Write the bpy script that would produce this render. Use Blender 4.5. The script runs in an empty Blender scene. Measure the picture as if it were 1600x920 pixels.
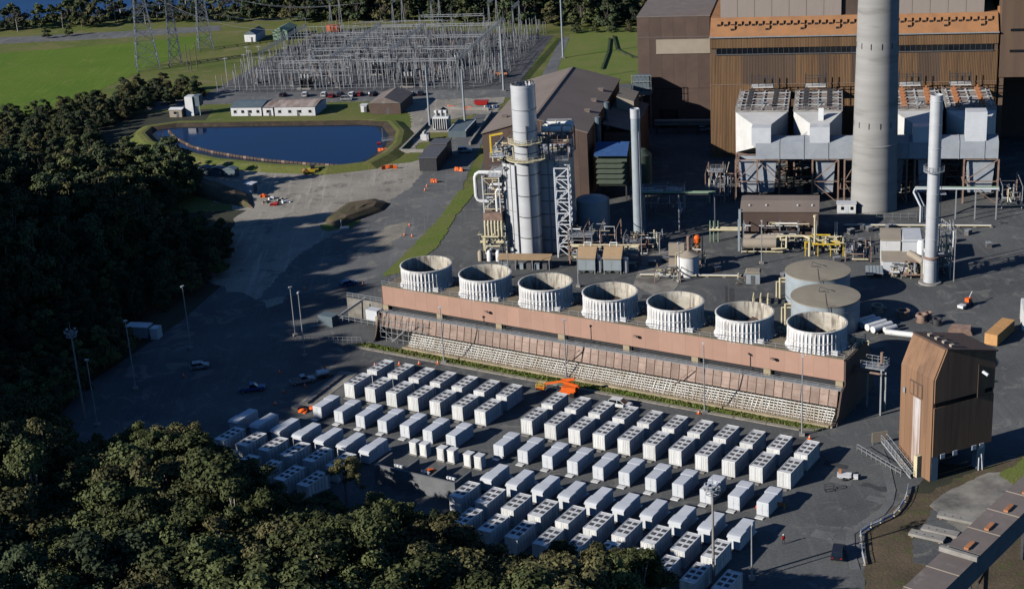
import bpy, math, random
import numpy as np
from mathutils import Vector, Matrix
random.seed(7); rng = np.random.default_rng(7)
R = math.radians
scene = bpy.context.scene
col = scene.collection
# ---------------------------------------------------------------- camera
cam_d = bpy.data.cameras.new('camera'); cam = bpy.data.objects.new('camera', cam_d); col.objects.link(cam)
cam_d.sensor_fit = 'HORIZONTAL'; cam_d.sensor_width = 36.0; cam_d.lens = 54.0
cam_d.clip_start = 1.0; cam_d.clip_end = 12000.0
PITCH, ROLL, CAMH = R(19.87), R(-3.46), 122.5
_f = Vector((0, math.cos(PITCH), -math.sin(PITCH))); _u0 = Vector((0, math.sin(PITCH), math.cos(PITCH))); _r0 = Vector((1, 0, 0))
_r = _r0*math.cos(ROLL) + _u0*math.sin(ROLL); _u = -_r0*math.sin(ROLL) + _u0*math.cos(ROLL)
cam.matrix_world = Matrix(((_r.x, _u.x, -_f.x, 0), (_r.y, _u.y, -_f.y, 0), (_r.z, _u.z, -_f.z, CAMH), (0, 0, 0, 1)))
scene.camera = cam
# ---------------------------------------------------------------- sky, sun, exposure
SUN_EL, SHADOW_AZ = R(23.6), R(67.0)            # shadows fall to the right and away from the camera
w = bpy.data.worlds.new('World'); scene.world = w; w.use_nodes = True
nt = w.node_tree; nt.nodes.clear()
sky = nt.nodes.new('ShaderNodeTexSky'); sky.sky_type = 'NISHITA'; sky.sun_disc = False
sky.sun_elevation = SUN_EL; sky.sun_rotation = SHADOW_AZ + math.pi; sky.altitude = 50; sky.air_density = 1.0; sky.dust_density = 0.0; sky.ozone_density = 9.0
bg = nt.nodes.new('ShaderNodeBackground'); bg.inputs[1].default_value = 0.062
out = nt.nodes.new('ShaderNodeOutputWorld'); nt.links.new(sky.outputs[0], bg.inputs[0]); nt.links.new(bg.outputs[0], out.inputs[0])
sun_d = bpy.data.lights.new('sun', 'SUN'); sun_d.energy = 4.8; sun_d.angle = R(0.5); sun_d.color = (1.0, 0.955, 0.88)
sun = bpy.data.objects.new('sun', sun_d); col.objects.link(sun)
_sd = Vector((math.sin(SHADOW_AZ)*math.cos(SUN_EL), math.cos(SHADOW_AZ)*math.cos(SUN_EL), -math.sin(SUN_EL)))
sun.rotation_euler = _sd.to_track_quat('-Z', 'Y').to_euler(); sun.location = (-300, 0, 300)
scene.view_settings.view_transform = 'Standard'; scene.view_settings.look = 'None'
scene.view_settings.exposure = 0.22; scene.view_settings.gamma = 1.0; scene.view_settings.use_curve_mapping = False
scene.render.engine = 'CYCLES'; scene.cycles.diffuse_bounces = 0   # hard winter light: no fill bounced from the ground
# ---------------------------------------------------------------- frames of the place
# battery yard and cooling tower share one grid (u, v); the station and the switchyard another (s, t)
GA = R(-32.7); GO = (0.17, 262.28)
def G(u, v): return (GO[0] + u*math.cos(GA) - v*math.sin(GA), GO[1] + u*math.sin(GA) + v*math.cos(GA))
TA = R(-12.5); TOR = (62.0, 450.0)
def T(s, t): return (TOR[0] + s*math.cos(TA) - t*math.sin(TA), TOR[1] + s*math.sin(TA) + t*math.cos(TA))
# ---------------------------------------------------------------- mesh builder
class MB:
    def __init__(self): self.v = []; self.f = []
    def add(self, vs, fs):
        b = len(self.v); self.v += [tuple(p) for p in vs]; self.f += [tuple(i + b for i in f) for f in fs]; return self
    def box(self, x0, x1, y0, y1, z0, z1):
        vs = [(x0,y0,z0),(x1,y0,z0),(x1,y1,z0),(x0,y1,z0),(x0,y0,z1),(x1,y0,z1),(x1,y1,z1),(x0,y1,z1)]
        return self.add(vs, [(0,3,2,1),(4,5,6,7),(0,1,5,4),(1,2,6,5),(2,3,7,6),(3,0,4,7)])
    def cbox(self, cx, cy, z0, sx, sy, sz, rz=0):
        c, s = math.cos(rz), math.sin(rz); vs = []
        for z in (z0, z0+sz):
            for a, b in ((-1,-1),(1,-1),(1,1),(-1,1)):
                x, y = a*sx/2, b*sy/2; vs.append((cx + x*c - y*s, cy + x*s + y*c, z))
        return self.add(vs, [(0,3,2,1),(4,5,6,7),(0,1,5,4),(1,2,6,5),(2,3,7,6),(3,0,4,7)])
    def bar(self, p0, p1, w, h=None):
        h = h or w; p0, p1 = Vector(p0), Vector(p1); d = (p1-p0)
        if d.length < 1e-6: return self
        d.normalize(); up = Vector((0,0,1)) if abs(d.z) < .95 else Vector((1,0,0))
        a = d.cross(up).normalized()*(w/2); b = a.normalized().cross(d).normalized()*(h/2)
        vs = [p0-a-b, p0+a-b, p0+a+b, p0-a+b, p1-a-b, p1+a-b, p1+a+b, p1-a+b]
        return self.add(vs, [(0,1,2,3),(7,6,5,4),(0,4,5,1),(1,5,6,2),(2,6,7,3),(3,7,4,0)])
    def cyl(self, p0, p1, r0, r1=None, n=12, cap=True):
        r1 = r0 if r1 is None else r1; p0, p1 = Vector(p0), Vector(p1); d = (p1-p0).normalized()
        up = Vector((0,0,1)) if abs(d.z) < .95 else Vector((1,0,0))
        a = d.cross(up).normalized(); b = a.cross(d).normalized(); vs = []
        for p, r in ((p0, r0), (p1, r1)):
            for i in range(n):
                t = 2*math.pi*i/n; vs.append(p + a*(r*math.cos(t)) - b*(r*math.sin(t)))
        fs = [(i, (i+1) % n, n+(i+1) % n, n+i) for i in range(n)]
        if cap: fs += [tuple(range(n-1, -1, -1)), tuple(range(n, 2*n))]
        return self.add(vs, fs)
    def tube(self, pts, r, n=8):
        pts = [Vector(p) for p in pts]; vs = []
        for i, p in enumerate(pts):
            d = (pts[min(i+1, len(pts)-1)] - pts[max(i-1, 0)]).normalized()
            up = Vector((0,0,1)) if abs(d.z) < .9 else Vector((1,0,0))
            if i == 0: a = d.cross(up).normalized()
            else: a = (a - d*a.dot(d)).normalized()
            b = a.cross(d)
            for k in range(n):
                t = 2*math.pi*k/n; vs.append(p + a*(r*math.cos(t)) - b*(r*math.sin(t)))
        fs = [(i*n+k, i*n+(k+1) % n, (i+1)*n+(k+1) % n, (i+1)*n+k) for i in range(len(pts)-1) for k in range(n)]
        fs += [tuple(range(n-1, -1, -1)), tuple(range((len(pts)-1)*n, len(pts)*n))]
        return self.add(vs, fs)
    def lathe(self, prof, n=32, c=(0,0,0), cap=False):
        vs = []; m = len(prof)
        for r, z in prof:
            for i in range(n):
                t = 2*math.pi*i/n; vs.append((c[0]+r*math.cos(t), c[1]+r*math.sin(t), c[2]+z))
        fs = [(j*n+i, j*n+(i+1) % n, (j+1)*n+(i+1) % n, (j+1)*n+i) for j in range(m-1) for i in range(n)]
        if cap: fs += [tuple(range((m-1)*n, m*n))]
        return self.add(vs, fs)
    def prism(self, poly, z0, z1):
        n = len(poly); a = sum(poly[i][0]*poly[(i+1) % n][1]-poly[(i+1) % n][0]*poly[i][1] for i in range(n))
        if a < 0: poly = poly[::-1]
        vs = [(x,y,z0) for x, y in poly] + [(x,y,z1) for x, y in poly]
        return self.add(vs, [tuple(range(n-1,-1,-1)), tuple(range(n, 2*n))] + [(i, (i+1) % n, n+(i+1) % n, n+i) for i in range(n)])
    def extr(self, prof, y0, y1):                      # profile in x, z pushed along y
        n = len(prof); a = sum(prof[i][0]*prof[(i+1) % n][1]-prof[(i+1) % n][0]*prof[i][1] for i in range(n))
        if a < 0: prof = prof[::-1]
        vs = [(x,y0,z) for x, z in prof] + [(x,y1,z) for x, z in prof]
        return self.add(vs, [tuple(range(n)), tuple(range(2*n-1, n-1, -1))] + [((i+1) % n, i, n+i, n+(i+1) % n) for i in range(n)])
    def exts(self, prof, x0, x1):                      # profile in y, z pushed along x
        n = len(prof); a = sum(prof[i][0]*prof[(i+1) % n][1]-prof[(i+1) % n][0]*prof[i][1] for i in range(n))
        if a < 0: prof = prof[::-1]
        vs = [(x0,y,z) for y, z in prof] + [(x1,y,z) for y, z in prof]
        return self.add(vs, [tuple(range(n-1,-1,-1)), tuple(range(n, 2*n))] + [(i, (i+1) % n, n+(i+1) % n, n+i) for i in range(n)])
    def blob(self, c, r, n=10, m=6, jit=.12, sz=1.0):
        vs = [(c[0], c[1], c[2]-r*sz)]
        for j in range(1, m):
            th = math.pi*j/m
            for i in range(n):
                t = 2*math.pi*i/n; k = r*(1+random.uniform(-jit, jit))
                vs.append((c[0]+k*math.sin(th)*math.cos(t), c[1]+k*math.sin(th)*math.sin(t), c[2]-k*sz*math.cos(th)))
        vs.append((c[0], c[1], c[2]+r*sz)); L = len(vs)-1
        fs = [(0, 1+(i+1) % n, 1+i) for i in range(n)]
        for j in range(m-2):
            for i in range(n): a = 1+j*n; fs.append((a+i, a+(i+1) % n, a+n+(i+1) % n, a+n+i))
        fs += [(L, L-n+i, L-n+(i+1) % n) for i in range(n)]
        return self.add(vs, fs)
    def mesh(self, name, m, smooth=False):
        me = bpy.data.meshes.new(name); me.from_pydata(self.v, [], self.f)
        if m: me.materials.append(m)
        if smooth:
            me.polygons.foreach_set('use_smooth', [True]*len(me.polygons))
            try: me.set_sharp_from_angle(angle=R(35))
            except Exception: pass
        me.update(); return me
    def build(self, name, m, parent=None, smooth=False, loc=None, rz=None):
        return mob(name, self.mesh(name, m, smooth), parent, loc, rz)
def mob(name, me, parent=None, loc=None, rz=None):
    o = bpy.data.objects.new(name, me); col.objects.link(o)
    if parent is not None: o.parent = parent
    if loc is not None: o.location = loc
    if rz is not None: o.rotation_euler = (0, 0, rz)
    return o
def tag(o, label=None, cat=None, group=None, kind=None):
    for k, x in (('label', label), ('category', cat), ('group', group), ('kind', kind)):
        if x: o[k] = x
    return o
def thing(name, label, cat, loc=(0,0,0), rz=0, group=None):
    o = bpy.data.objects.new(name, None); col.objects.link(o); o.empty_display_size = .3
    o.location = (loc[0], loc[1], loc[2] if len(loc) > 2 else 0); o.rotation_euler = (0, 0, rz)
    return tag(o, label, cat, group)
def copy_tree(root, loc, rz=None, label=None, parent=None, scale=None):
    c = root.copy(); col.objects.link(c); c.parent = parent
    if loc is not None: c.location = (loc[0], loc[1], loc[2] if len(loc) > 2 else 0)
    if rz is not None: c.rotation_euler = (0, 0, rz)
    if scale is not None: c.scale = (scale, scale, scale) if not hasattr(scale, '__len__') else scale
    if label: c['label'] = label
    for ch in root.children: copy_tree(ch, None, parent=c)
    return c
ORD = 'first second third fourth fifth sixth seventh eighth ninth tenth eleventh twelfth thirteenth'.split()
# ---------------------------------------------------------------- materials
def mat(name, c, rough=.7, c2=None, scale=1.0, amt=.5, bump=0., bscale=None, metal=0., wave=None, rnd=0., spec=.5, dirt=None, stretch=None, lo=.35, hi=.65, detail=6):
    """noise-mottled paint or ground; c2 = second tone, wave = (axis, scale, depth) ribs, rnd = variation between objects, dirt = (colour, scale, stretch_z, low) streaks"""
    m = bpy.data.materials.new(name); m.use_nodes = True; t = m.node_tree; N = t.nodes; L = t.links
    b = N['Principled BSDF']; b.inputs['Roughness'].default_value = rough; b.inputs['Metallic'].default_value = metal
    b.inputs['Specular IOR Level'].default_value = spec
    tc = N.new('ShaderNodeTexCoord'); mp = N.new('ShaderNodeMapping'); L.new(tc.outputs['Object'], mp.inputs[0])
    if stretch: mp.inputs['Scale'].default_value = stretch
    c2 = c2 or tuple(x*.72 for x in c)
    nz = N.new('ShaderNodeTexNoise'); nz.inputs['Scale'].default_value = scale; nz.inputs['Detail'].default_value = detail; nz.inputs['Roughness'].default_value = .62
    L.new(mp.outputs[0], nz.inputs[0])
    if rnd:
        oi = N.new('ShaderNodeObjectInfo'); cm = N.new('ShaderNodeVectorMath'); cm.operation = 'ADD'; sc = N.new('ShaderNodeVectorMath'); sc.operation = 'SCALE'
        sc.inputs[0].default_value = (97, 53, 31); L.new(oi.outputs['Random'], sc.inputs['Scale']); L.new(mp.outputs[0], cm.inputs[0]); L.new(sc.outputs[0], cm.inputs[1]); L.new(cm.outputs[0], nz.inputs[0])
    mr = N.new('ShaderNodeMapRange'); mr.inputs[1].default_value = lo; mr.inputs[2].default_value = hi; mr.inputs[4].default_value = amt*2 if amt < .5 else 1.0
    L.new(nz.outputs[0], mr.inputs[0])
    mx = N.new('ShaderNodeMix'); mx.data_type = 'RGBA'; mx.inputs[6].default_value = (*c, 1); mx.inputs[7].default_value = (*c2, 1); L.new(mr.outputs[0], mx.inputs[0])
    cur = mx.outputs[2]
    if dirt:
        dc, ds, dz, dl = dirt; mp2 = N.new('ShaderNodeMapping'); mp2.inputs['Scale'].default_value = (1, 1, dz); L.new(tc.outputs['Object'], mp2.inputs[0])
        n2 = N.new('ShaderNodeTexNoise'); n2.inputs['Scale'].default_value = ds; n2.inputs['Detail'].default_value = 5; L.new(mp2.outputs[0], n2.inputs[0])
        m2 = N.new('ShaderNodeMapRange'); m2.inputs[1].default_value = dl; m2.inputs[2].default_value = dl+.14; m2.inputs[4].default_value = .85; L.new(n2.outputs[0], m2.inputs[0])
        x2 = N.new('ShaderNodeMix'); x2.data_type = 'RGBA'; x2.inputs[7].default_value = (*dc, 1); L.new(m2.outputs[0], x2.inputs[0]); L.new(cur, x2.inputs[6]); cur = x2.outputs[2]
    if rnd:
        hs = N.new('ShaderNodeHueSaturation'); m3 = N.new('ShaderNodeMapRange'); m3.inputs[3].default_value = 1-rnd; m3.inputs[4].default_value = 1+rnd
        L.new(oi.outputs['Random'], m3.inputs[0]); L.new(m3.outputs[0], hs.inputs['Value']); L.new(cur, hs.inputs['Color']); cur = hs.outputs[0]
    L.new(cur, b.inputs['Base Color'])
    hgt = None
    if bump:
        bz = N.new('ShaderNodeTexNoise'); bz.inputs['Scale'].default_value = bscale or scale*6; bz.inputs['Detail'].default_value = 4; L.new(mp.outputs[0], bz.inputs[0])
        bp = N.new('ShaderNodeBump'); bp.inputs['Strength'].default_value = bump; bp.inputs['Distance'].default_value = .1; L.new(bz.outputs[0], bp.inputs['Height']); L.new(bp.outputs[0], b.inputs['Normal']); hgt = bp
    if wave:
        ax, ws, wd = wave; wv = N.new('ShaderNodeTexWave'); wv.bands_direction = ax; wv.inputs['Scale'].default_value = ws; L.new(tc.outputs['Object'], wv.inputs[0])
        wb = N.new('ShaderNodeBump'); wb.inputs['Strength'].default_value = wd; wb.inputs['Distance'].default_value = .08; L.new(wv.outputs['Fac'], wb.inputs['Height'])
        if hgt: L.new(hgt.outputs[0], wb.inputs['Normal'])
        L.new(wb.outputs[0], b.inputs['Normal'])
    return m
M = {}
def groundmat(name, c, c2, c3, s1=.04, s2=.22, s3=2.5, thr=.55, bump=.4, streak=.0, ang=0.):
    """layered ground: broad tone drift, ragged patches of a third tone, fine grain, and long faint streaks worn by wheels"""
    m = bpy.data.materials.new(name); m.use_nodes = True; t = m.node_tree; N = t.nodes; L = t.links; b = N['Principled BSDF']; b.inputs['Roughness'].default_value = .93; b.inputs['Specular IOR Level'].default_value = .25
    tc = N.new('ShaderNodeTexCoord')
    def noise(sc, det=7, dist=0., stretch=None, rot=0.):
        n = N.new('ShaderNodeTexNoise'); n.inputs['Scale'].default_value = sc; n.inputs['Detail'].default_value = det; n.inputs['Distortion'].default_value = dist; n.inputs['Roughness'].default_value = .64
        if stretch:
            mp = N.new('ShaderNodeMapping'); mp.inputs['Scale'].default_value = stretch; mp.inputs['Rotation'].default_value = (0, 0, rot); L.new(tc.outputs['Object'], mp.inputs[0]); L.new(mp.outputs[0], n.inputs[0])
        else: L.new(tc.outputs['Object'], n.inputs[0])
        return n.outputs[0]
    def rng_(x, lo, hi, a=0., b_=1.):
        r = N.new('ShaderNodeMapRange'); r.inputs[1].default_value = lo; r.inputs[2].default_value = hi; r.inputs[3].default_value = a; r.inputs[4].default_value = b_; L.new(x, r.inputs[0]); return r.outputs[0]
    def mix(f, A, B):
        x = N.new('ShaderNodeMix'); x.data_type = 'RGBA'; L.new(f, x.inputs[0])
        for k, v in ((6, A), (7, B)):
            if isinstance(v, tuple): x.inputs[k].default_value = (*v, 1)
            else: L.new(v, x.inputs[k])
        return x.outputs[2]
    cur = mix(rng_(noise(s1), .36, .64), c, c2)
    cur = mix(rng_(noise(s2, 8, 1.2), thr, thr+.09, 0, .75), cur, c3)
    if streak:
        for r_ in (ang, ang+1.1): cur = mix(rng_(noise(1.0, 5, .6, (.55, .03, 1), r_), .56, .68, 0, streak), cur, tuple(min(1, x*1.55) for x in c))
        cur = mix(rng_(noise(.5, 6, 2.0), .64, .7, 0, .7), cur, tuple(x*.5 for x in c2))
    h = N.new('ShaderNodeHueSaturation'); L.new(cur, h.inputs['Color']); fine = noise(s3, 4); L.new(rng_(fine, .3, .7, .8, 1.2), h.inputs['Value']); L.new(h.outputs[0], b.inputs['Base Color'])
    bp = N.new('ShaderNodeBump'); bp.inputs['Strength'].default_value = bump; bp.inputs['Distance'].default_value = .15; L.new(fine, bp.inputs['Height']); L.new(bp.outputs[0], b.inputs['Normal'])
    return m
M['asphalt'] = groundmat('asphalt', (.135,.137,.135), (.084,.086,.088), (.2,.192,.175), .045, .16, 2.2, .545, .3, .2, .9)
M['asphalt2'] = groundmat('road_asphalt', (.165,.167,.165), (.115,.118,.12), (.235,.22,.195), .06, .2, 2.2, .55, .3, .3, 1.9)
M['patch_light'] = groundmat('worn_asphalt', (.17,.17,.168), (.13,.132,.134), (.21,.2,.18), .2, .5, 3, .56, .3); M['patch_dark'] = groundmat('new_asphalt', (.07,.072,.076), (.055,.057,.06), (.1,.1,.1), .2, .5, 3, .58, .3)
M['gravel'] = groundmat('gravel', (.37,.335,.28), (.25,.228,.196), (.15,.143,.132), .05, .14, 1.6, .54, .6, .35, .4)
M['subgravel'] = groundmat('switchyard_gravel', (.12,.12,.122), (.075,.075,.08), (.16,.155,.15), .06, .25, 3, .56, .5)
M['dirt'] = groundmat('dirt', (.15,.11,.07), (.08,.065,.042), (.075,.1,.028), .1, .25, 2, .54, .7)
M['sand'] = groundmat('pale_sand', (.33,.295,.24), (.22,.2,.168), (.16,.15,.135), .15, .4, 2.5, .55, .5)
M['grass'] = groundmat('grass', (.12,.175,.028), (.17,.18,.05), (.21,.175,.08), .1, .35, 2.2, .57, .9)
M['field'] = groundmat('field_grass', (.09,.16,.012), (.12,.18,.018), (.16,.19,.035), .03, .12, 1.4, .56, .8, .5, .35)
M['drygrass'] = groundmat('dry_grass', (.17,.165,.05), (.1,.135,.025), (.21,.175,.09), .035, .12, 1.5, .55, .8)
M['shade_scrub'] = mat('shade_darkened_scrub_floor', (.04,.042,.022), .95, (.024,.026,.015), .15, .9, .8, 3)  # low albedo: the dark of the left shade is put into the floor colour
M['concrete'] = mat('concrete', (.33,.31,.28), .85, (.23,.215,.195), .35, .8, .2, 4)
M['oldconcrete'] = mat('stained_concrete', (.31,.29,.25), .9, (.12,.11,.1), .22, .9, .3, 4)
M['chimney'] = mat('chimney_concrete', (.35,.34,.325), .9, (.27,.262,.25), .09, .9, .12, 6, stretch=(.25,.25,3.2), dirt=((.2,.19,.175), .06, 5, .55))
M['white'] = mat('white_paint', (.76,.76,.75), .45, (.68,.68,.67), .8, .6, rnd=.1, dirt=((.42,.4,.37), 1.3, .2, .6))
M['grey_white'] = mat('light_grey_paint', (.64,.66,.69), .4, (.57,.59,.62), .5, .6, rnd=.05)
M['bodygrey'] = mat('container_shadow_gap', (.3,.295,.285), .7, (.24,.235,.23), 1)
M['joint'] = mat('dark_joint', (.16,.155,.15), .7)
M['ventgrey'] = mat('vent_grey', (.14,.14,.15), .6, (.07,.07,.075), 3, .6)
M['black'] = mat('black_void', (.012,.012,.014), .8)
M['darkmetal'] = mat('dark_steel', (.06,.06,.065), .5, (.04,.04,.045), 2)
M['steel'] = mat('galvanised_steel', (.36,.375,.39), .5, (.27,.285,.3), 1.5, .6, metal=.15)
M['silver'] = mat('silver_cladding', (.66,.67,.69), .38, (.56,.57,.59), .12, .7, metal=.25, stretch=(1,1,2.5), dirt=((.36,.35,.36), .5, .15, .64))
M['pink'] = mat('pink_fascia', (.42,.255,.19), .8, (.36,.215,.16), .12, .7, rnd=.07, dirt=((.3,.2,.15), .3, .2, .62))
M['pinkpanel'] = mat('pink_louvre', (.37,.275,.225), .8, (.25,.175,.14), .5, .8, rnd=.22, dirt=((.5,.43,.35), .7, .25, .58))
M['lining'] = mat('stained_shade_lining', (.55,.51,.43), .8, (.34,.3,.24), .6, .85, dirt=((.14,.11,.09), 1.8, .1, .52))  # stains, plus the shade inside the stacks put into the base colour
M['deck'] = mat('tower_deck', (.27,.225,.155), .9, (.2,.165,.115), .4, .8, .2, 4)
M['lattice'] = mat('pale_slats', (.8,.78,.72), .7, (.5,.43,.33), .3, .9, rnd=.05, dirt=((.26,.2,.14), .9, .4, .6))
M['tanbasin'] = mat('basin_concrete', (.42,.34,.22), .9, (.27,.22,.14), .3, .8, .3, 4)
M['fanstack'] = mat('fan_stack_fibreglass', (.82,.81,.8), .6, (.66,.65,.64), 1.2, .85, dirt=((.3,.24,.2), 2.6, .06, .56), stretch=(1,1,.25))
M['fanstack2'] = M['fanstack']
M['tankroof'] = mat('tank_roof', (.32,.28,.215), .85, (.26,.225,.17), .25, .7, dirt=((.2,.18,.15), .2, 1, .66))
M['tankwall'] = mat('tank_wall', (.34,.385,.415), .5, (.28,.32,.345), .4, .7, dirt=((.22,.25,.26), .8, .15, .62))
M['tanroof'] = mat('tan_roof', (.44,.3,.17), .8, (.36,.245,.14), .4, .7)
M['ochre'] = mat('ochre_container', (.62,.34,.13), .7, (.48,.25,.1), .6, .8)
M['rust'] = mat('rusted_cladding', (.245,.14,.066), .75, (.18,.1,.05), .35, .9, wave=('X', 3.0, .35), rnd=.2, stretch=(1.6,1.6,.1), dirt=((.12,.075,.045), 1.1, .05, .57))
M['rustdark'] = mat('dark_cladding', (.15,.095,.062), .75, (.115,.073,.05), .3, .9, wave=('X', 3.0, .35), rnd=.14, stretch=(1.6,1.6,.1))
M['rustorange'] = mat('orange_roof_sheet', (.4,.19,.08), .8, (.31,.15,.068), .25, .8, wave=('X', 2.2, .3), dirt=((.27,.12,.05), .1, .6, .62))
M['boilerwall'] = mat('boiler_house_wall', (.36,.3,.26), .8, (.3,.25,.215), .15, .8, wave=('X', 1.4, .6), stretch=(1,1,.15))
M['brown'] = mat('brown_cladding', (.115,.075,.058), .75, (.085,.055,.044), .15, .9, wave=('X', 4, .3), rnd=.1)
M['brownroof'] = mat('brown_roof', (.24,.19,.16), .8, (.2,.16,.135), .1, .8, wave=('X', 2.5, .3), dirt=((.23,.18,.15), .06, 1, .6))
M['beige'] = mat('beige_cladding', (.38,.32,.25), .8, (.32,.27,.21), .2, .7)
M['greybrownroof'] = mat('grey_brown_roof', (.21,.17,.15), .8, (.165,.135,.12), .25, .8, dirt=((.3,.26,.23), .3, .3, .62))
M['corten'] = mat('weathered_rust_steel', (.27,.15,.082), .8, (.18,.1,.058), .22, .9, wave=('X', 5, .3), stretch=(2,2,.12), dirt=((.13,.075,.048), .35, .12, .61))
M['duct'] = mat('blue_grey_duct', (.42,.45,.49), .55, (.34,.37,.41), .4, .7, wave=('X', 2.0, .5))
M['espwhite'] = mat('precipitator_white', (.68,.67,.65), .6, (.58,.57,.55), .3, .7, dirt=((.4,.34,.28), .6, .2, .66))
M['espdeck'] = mat('precipitator_deck', (.5,.46,.41), .8, (.3,.27,.24), .7, .8)
M['rustframe'] = mat('rusty_frame', (.33,.22,.17), .8, (.2,.13,.1), .8, .8)
M['orange'] = mat('orange_plastic', (.85,.15,.015), .5, (.75,.12,.015), 1, .5)
M['copper'] = mat('orange_brown_paint', (.5,.21,.09), .7, (.36,.15,.07), .8, .7)
M['yellow'] = mat('yellow_paint', (.72,.5,.04), .5, (.6,.4,.04), 1, .5)
M['cream'] = mat('cream_pipe', (.66,.58,.38), .6, (.54,.47,.3), .7, .6)
M['red'] = mat('red_paint', (.42,.02,.015), .4)
M['bluepaint'] = mat('blue_paint', (.04,.1,.26), .5, (.03,.075,.19), 1)
M['greenpaint'] = mat('green_cladding', (.055,.075,.05), .7, (.042,.058,.04), .6)
M['paleGreen'] = mat('pale_green_cladding', (.22,.31,.21), .7, (.18,.26,.18), .6)
M['slate'] = mat('slate_roof', (.12,.16,.185), .7, (.095,.13,.15), .5)
M['bluetarp'] = mat('blue_tarp', (.035,.1,.26), .6, (.025,.07,.2), .6)
M['water'] = mat('pond_water', (.004,.013,.07), .07, (.006,.014,.045), .02, .9, .05, .8, spec=.35)
M['lake'] = mat('lake_water', (.015,.06,.18), .35, (.012,.05,.15), .01, .8, .1, .3, spec=.3)
M['glass'] = mat('dark_glass', (.01,.013,.017), .08, spec=.8)
M['tyre'] = mat('tyre_rubber', (.018,.018,.018), .85)
M['rim'] = mat('wheel_rim', (.4,.4,.41), .4, metal=.6)
M['carwhite'] = mat('white_car_paint', (.8,.8,.8), .25); M['carsilver'] = mat('silver_car_paint', (.42,.43,.45), .3, metal=.3)
M['cardark'] = mat('dark_car_paint', (.018,.022,.035), .25); M['carred'] = mat('red_car_paint', (.3,.02,.025), .25); M['carblue'] = mat('blue_car_paint', (.03,.09,.26), .25)
M['lamp'] = mat('lamp_glass', (.75,.75,.72), .3)
M['bark'] = mat('bark', (.2,.17,.135), .9, (.1,.085,.068), 1.5, .8, .5, 8)
M['palebark'] = mat('pale_bark', (.42,.38,.32), .85, (.25,.22,.185), 1.2, .8, .4, 8)
def leafmat(name, c, c2, rnd=.35, trans=.12):
    m = mat(name, c, .75, c2, .35, .9, rnd=rnd, spec=.2, lo=.38, hi=.62, detail=3)
    return m
M['leaf'] = leafmat('olive_leaves', (.1,.115,.042), (.062,.075,.027))
M['leafb'] = leafmat('brown_olive_leaves', (.12,.108,.046), (.075,.075,.031))
M['leafg'] = leafmat('bright_leaves', (.24,.22,.035), (.14,.15,.03))
M['leafd'] = leafmat('dark_leaves', (.06,.077,.036), (.036,.05,.024))
M['leafgrey'] = leafmat('bare_grey_twigs', (.12,.1,.08), (.08,.07,.055))
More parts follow.
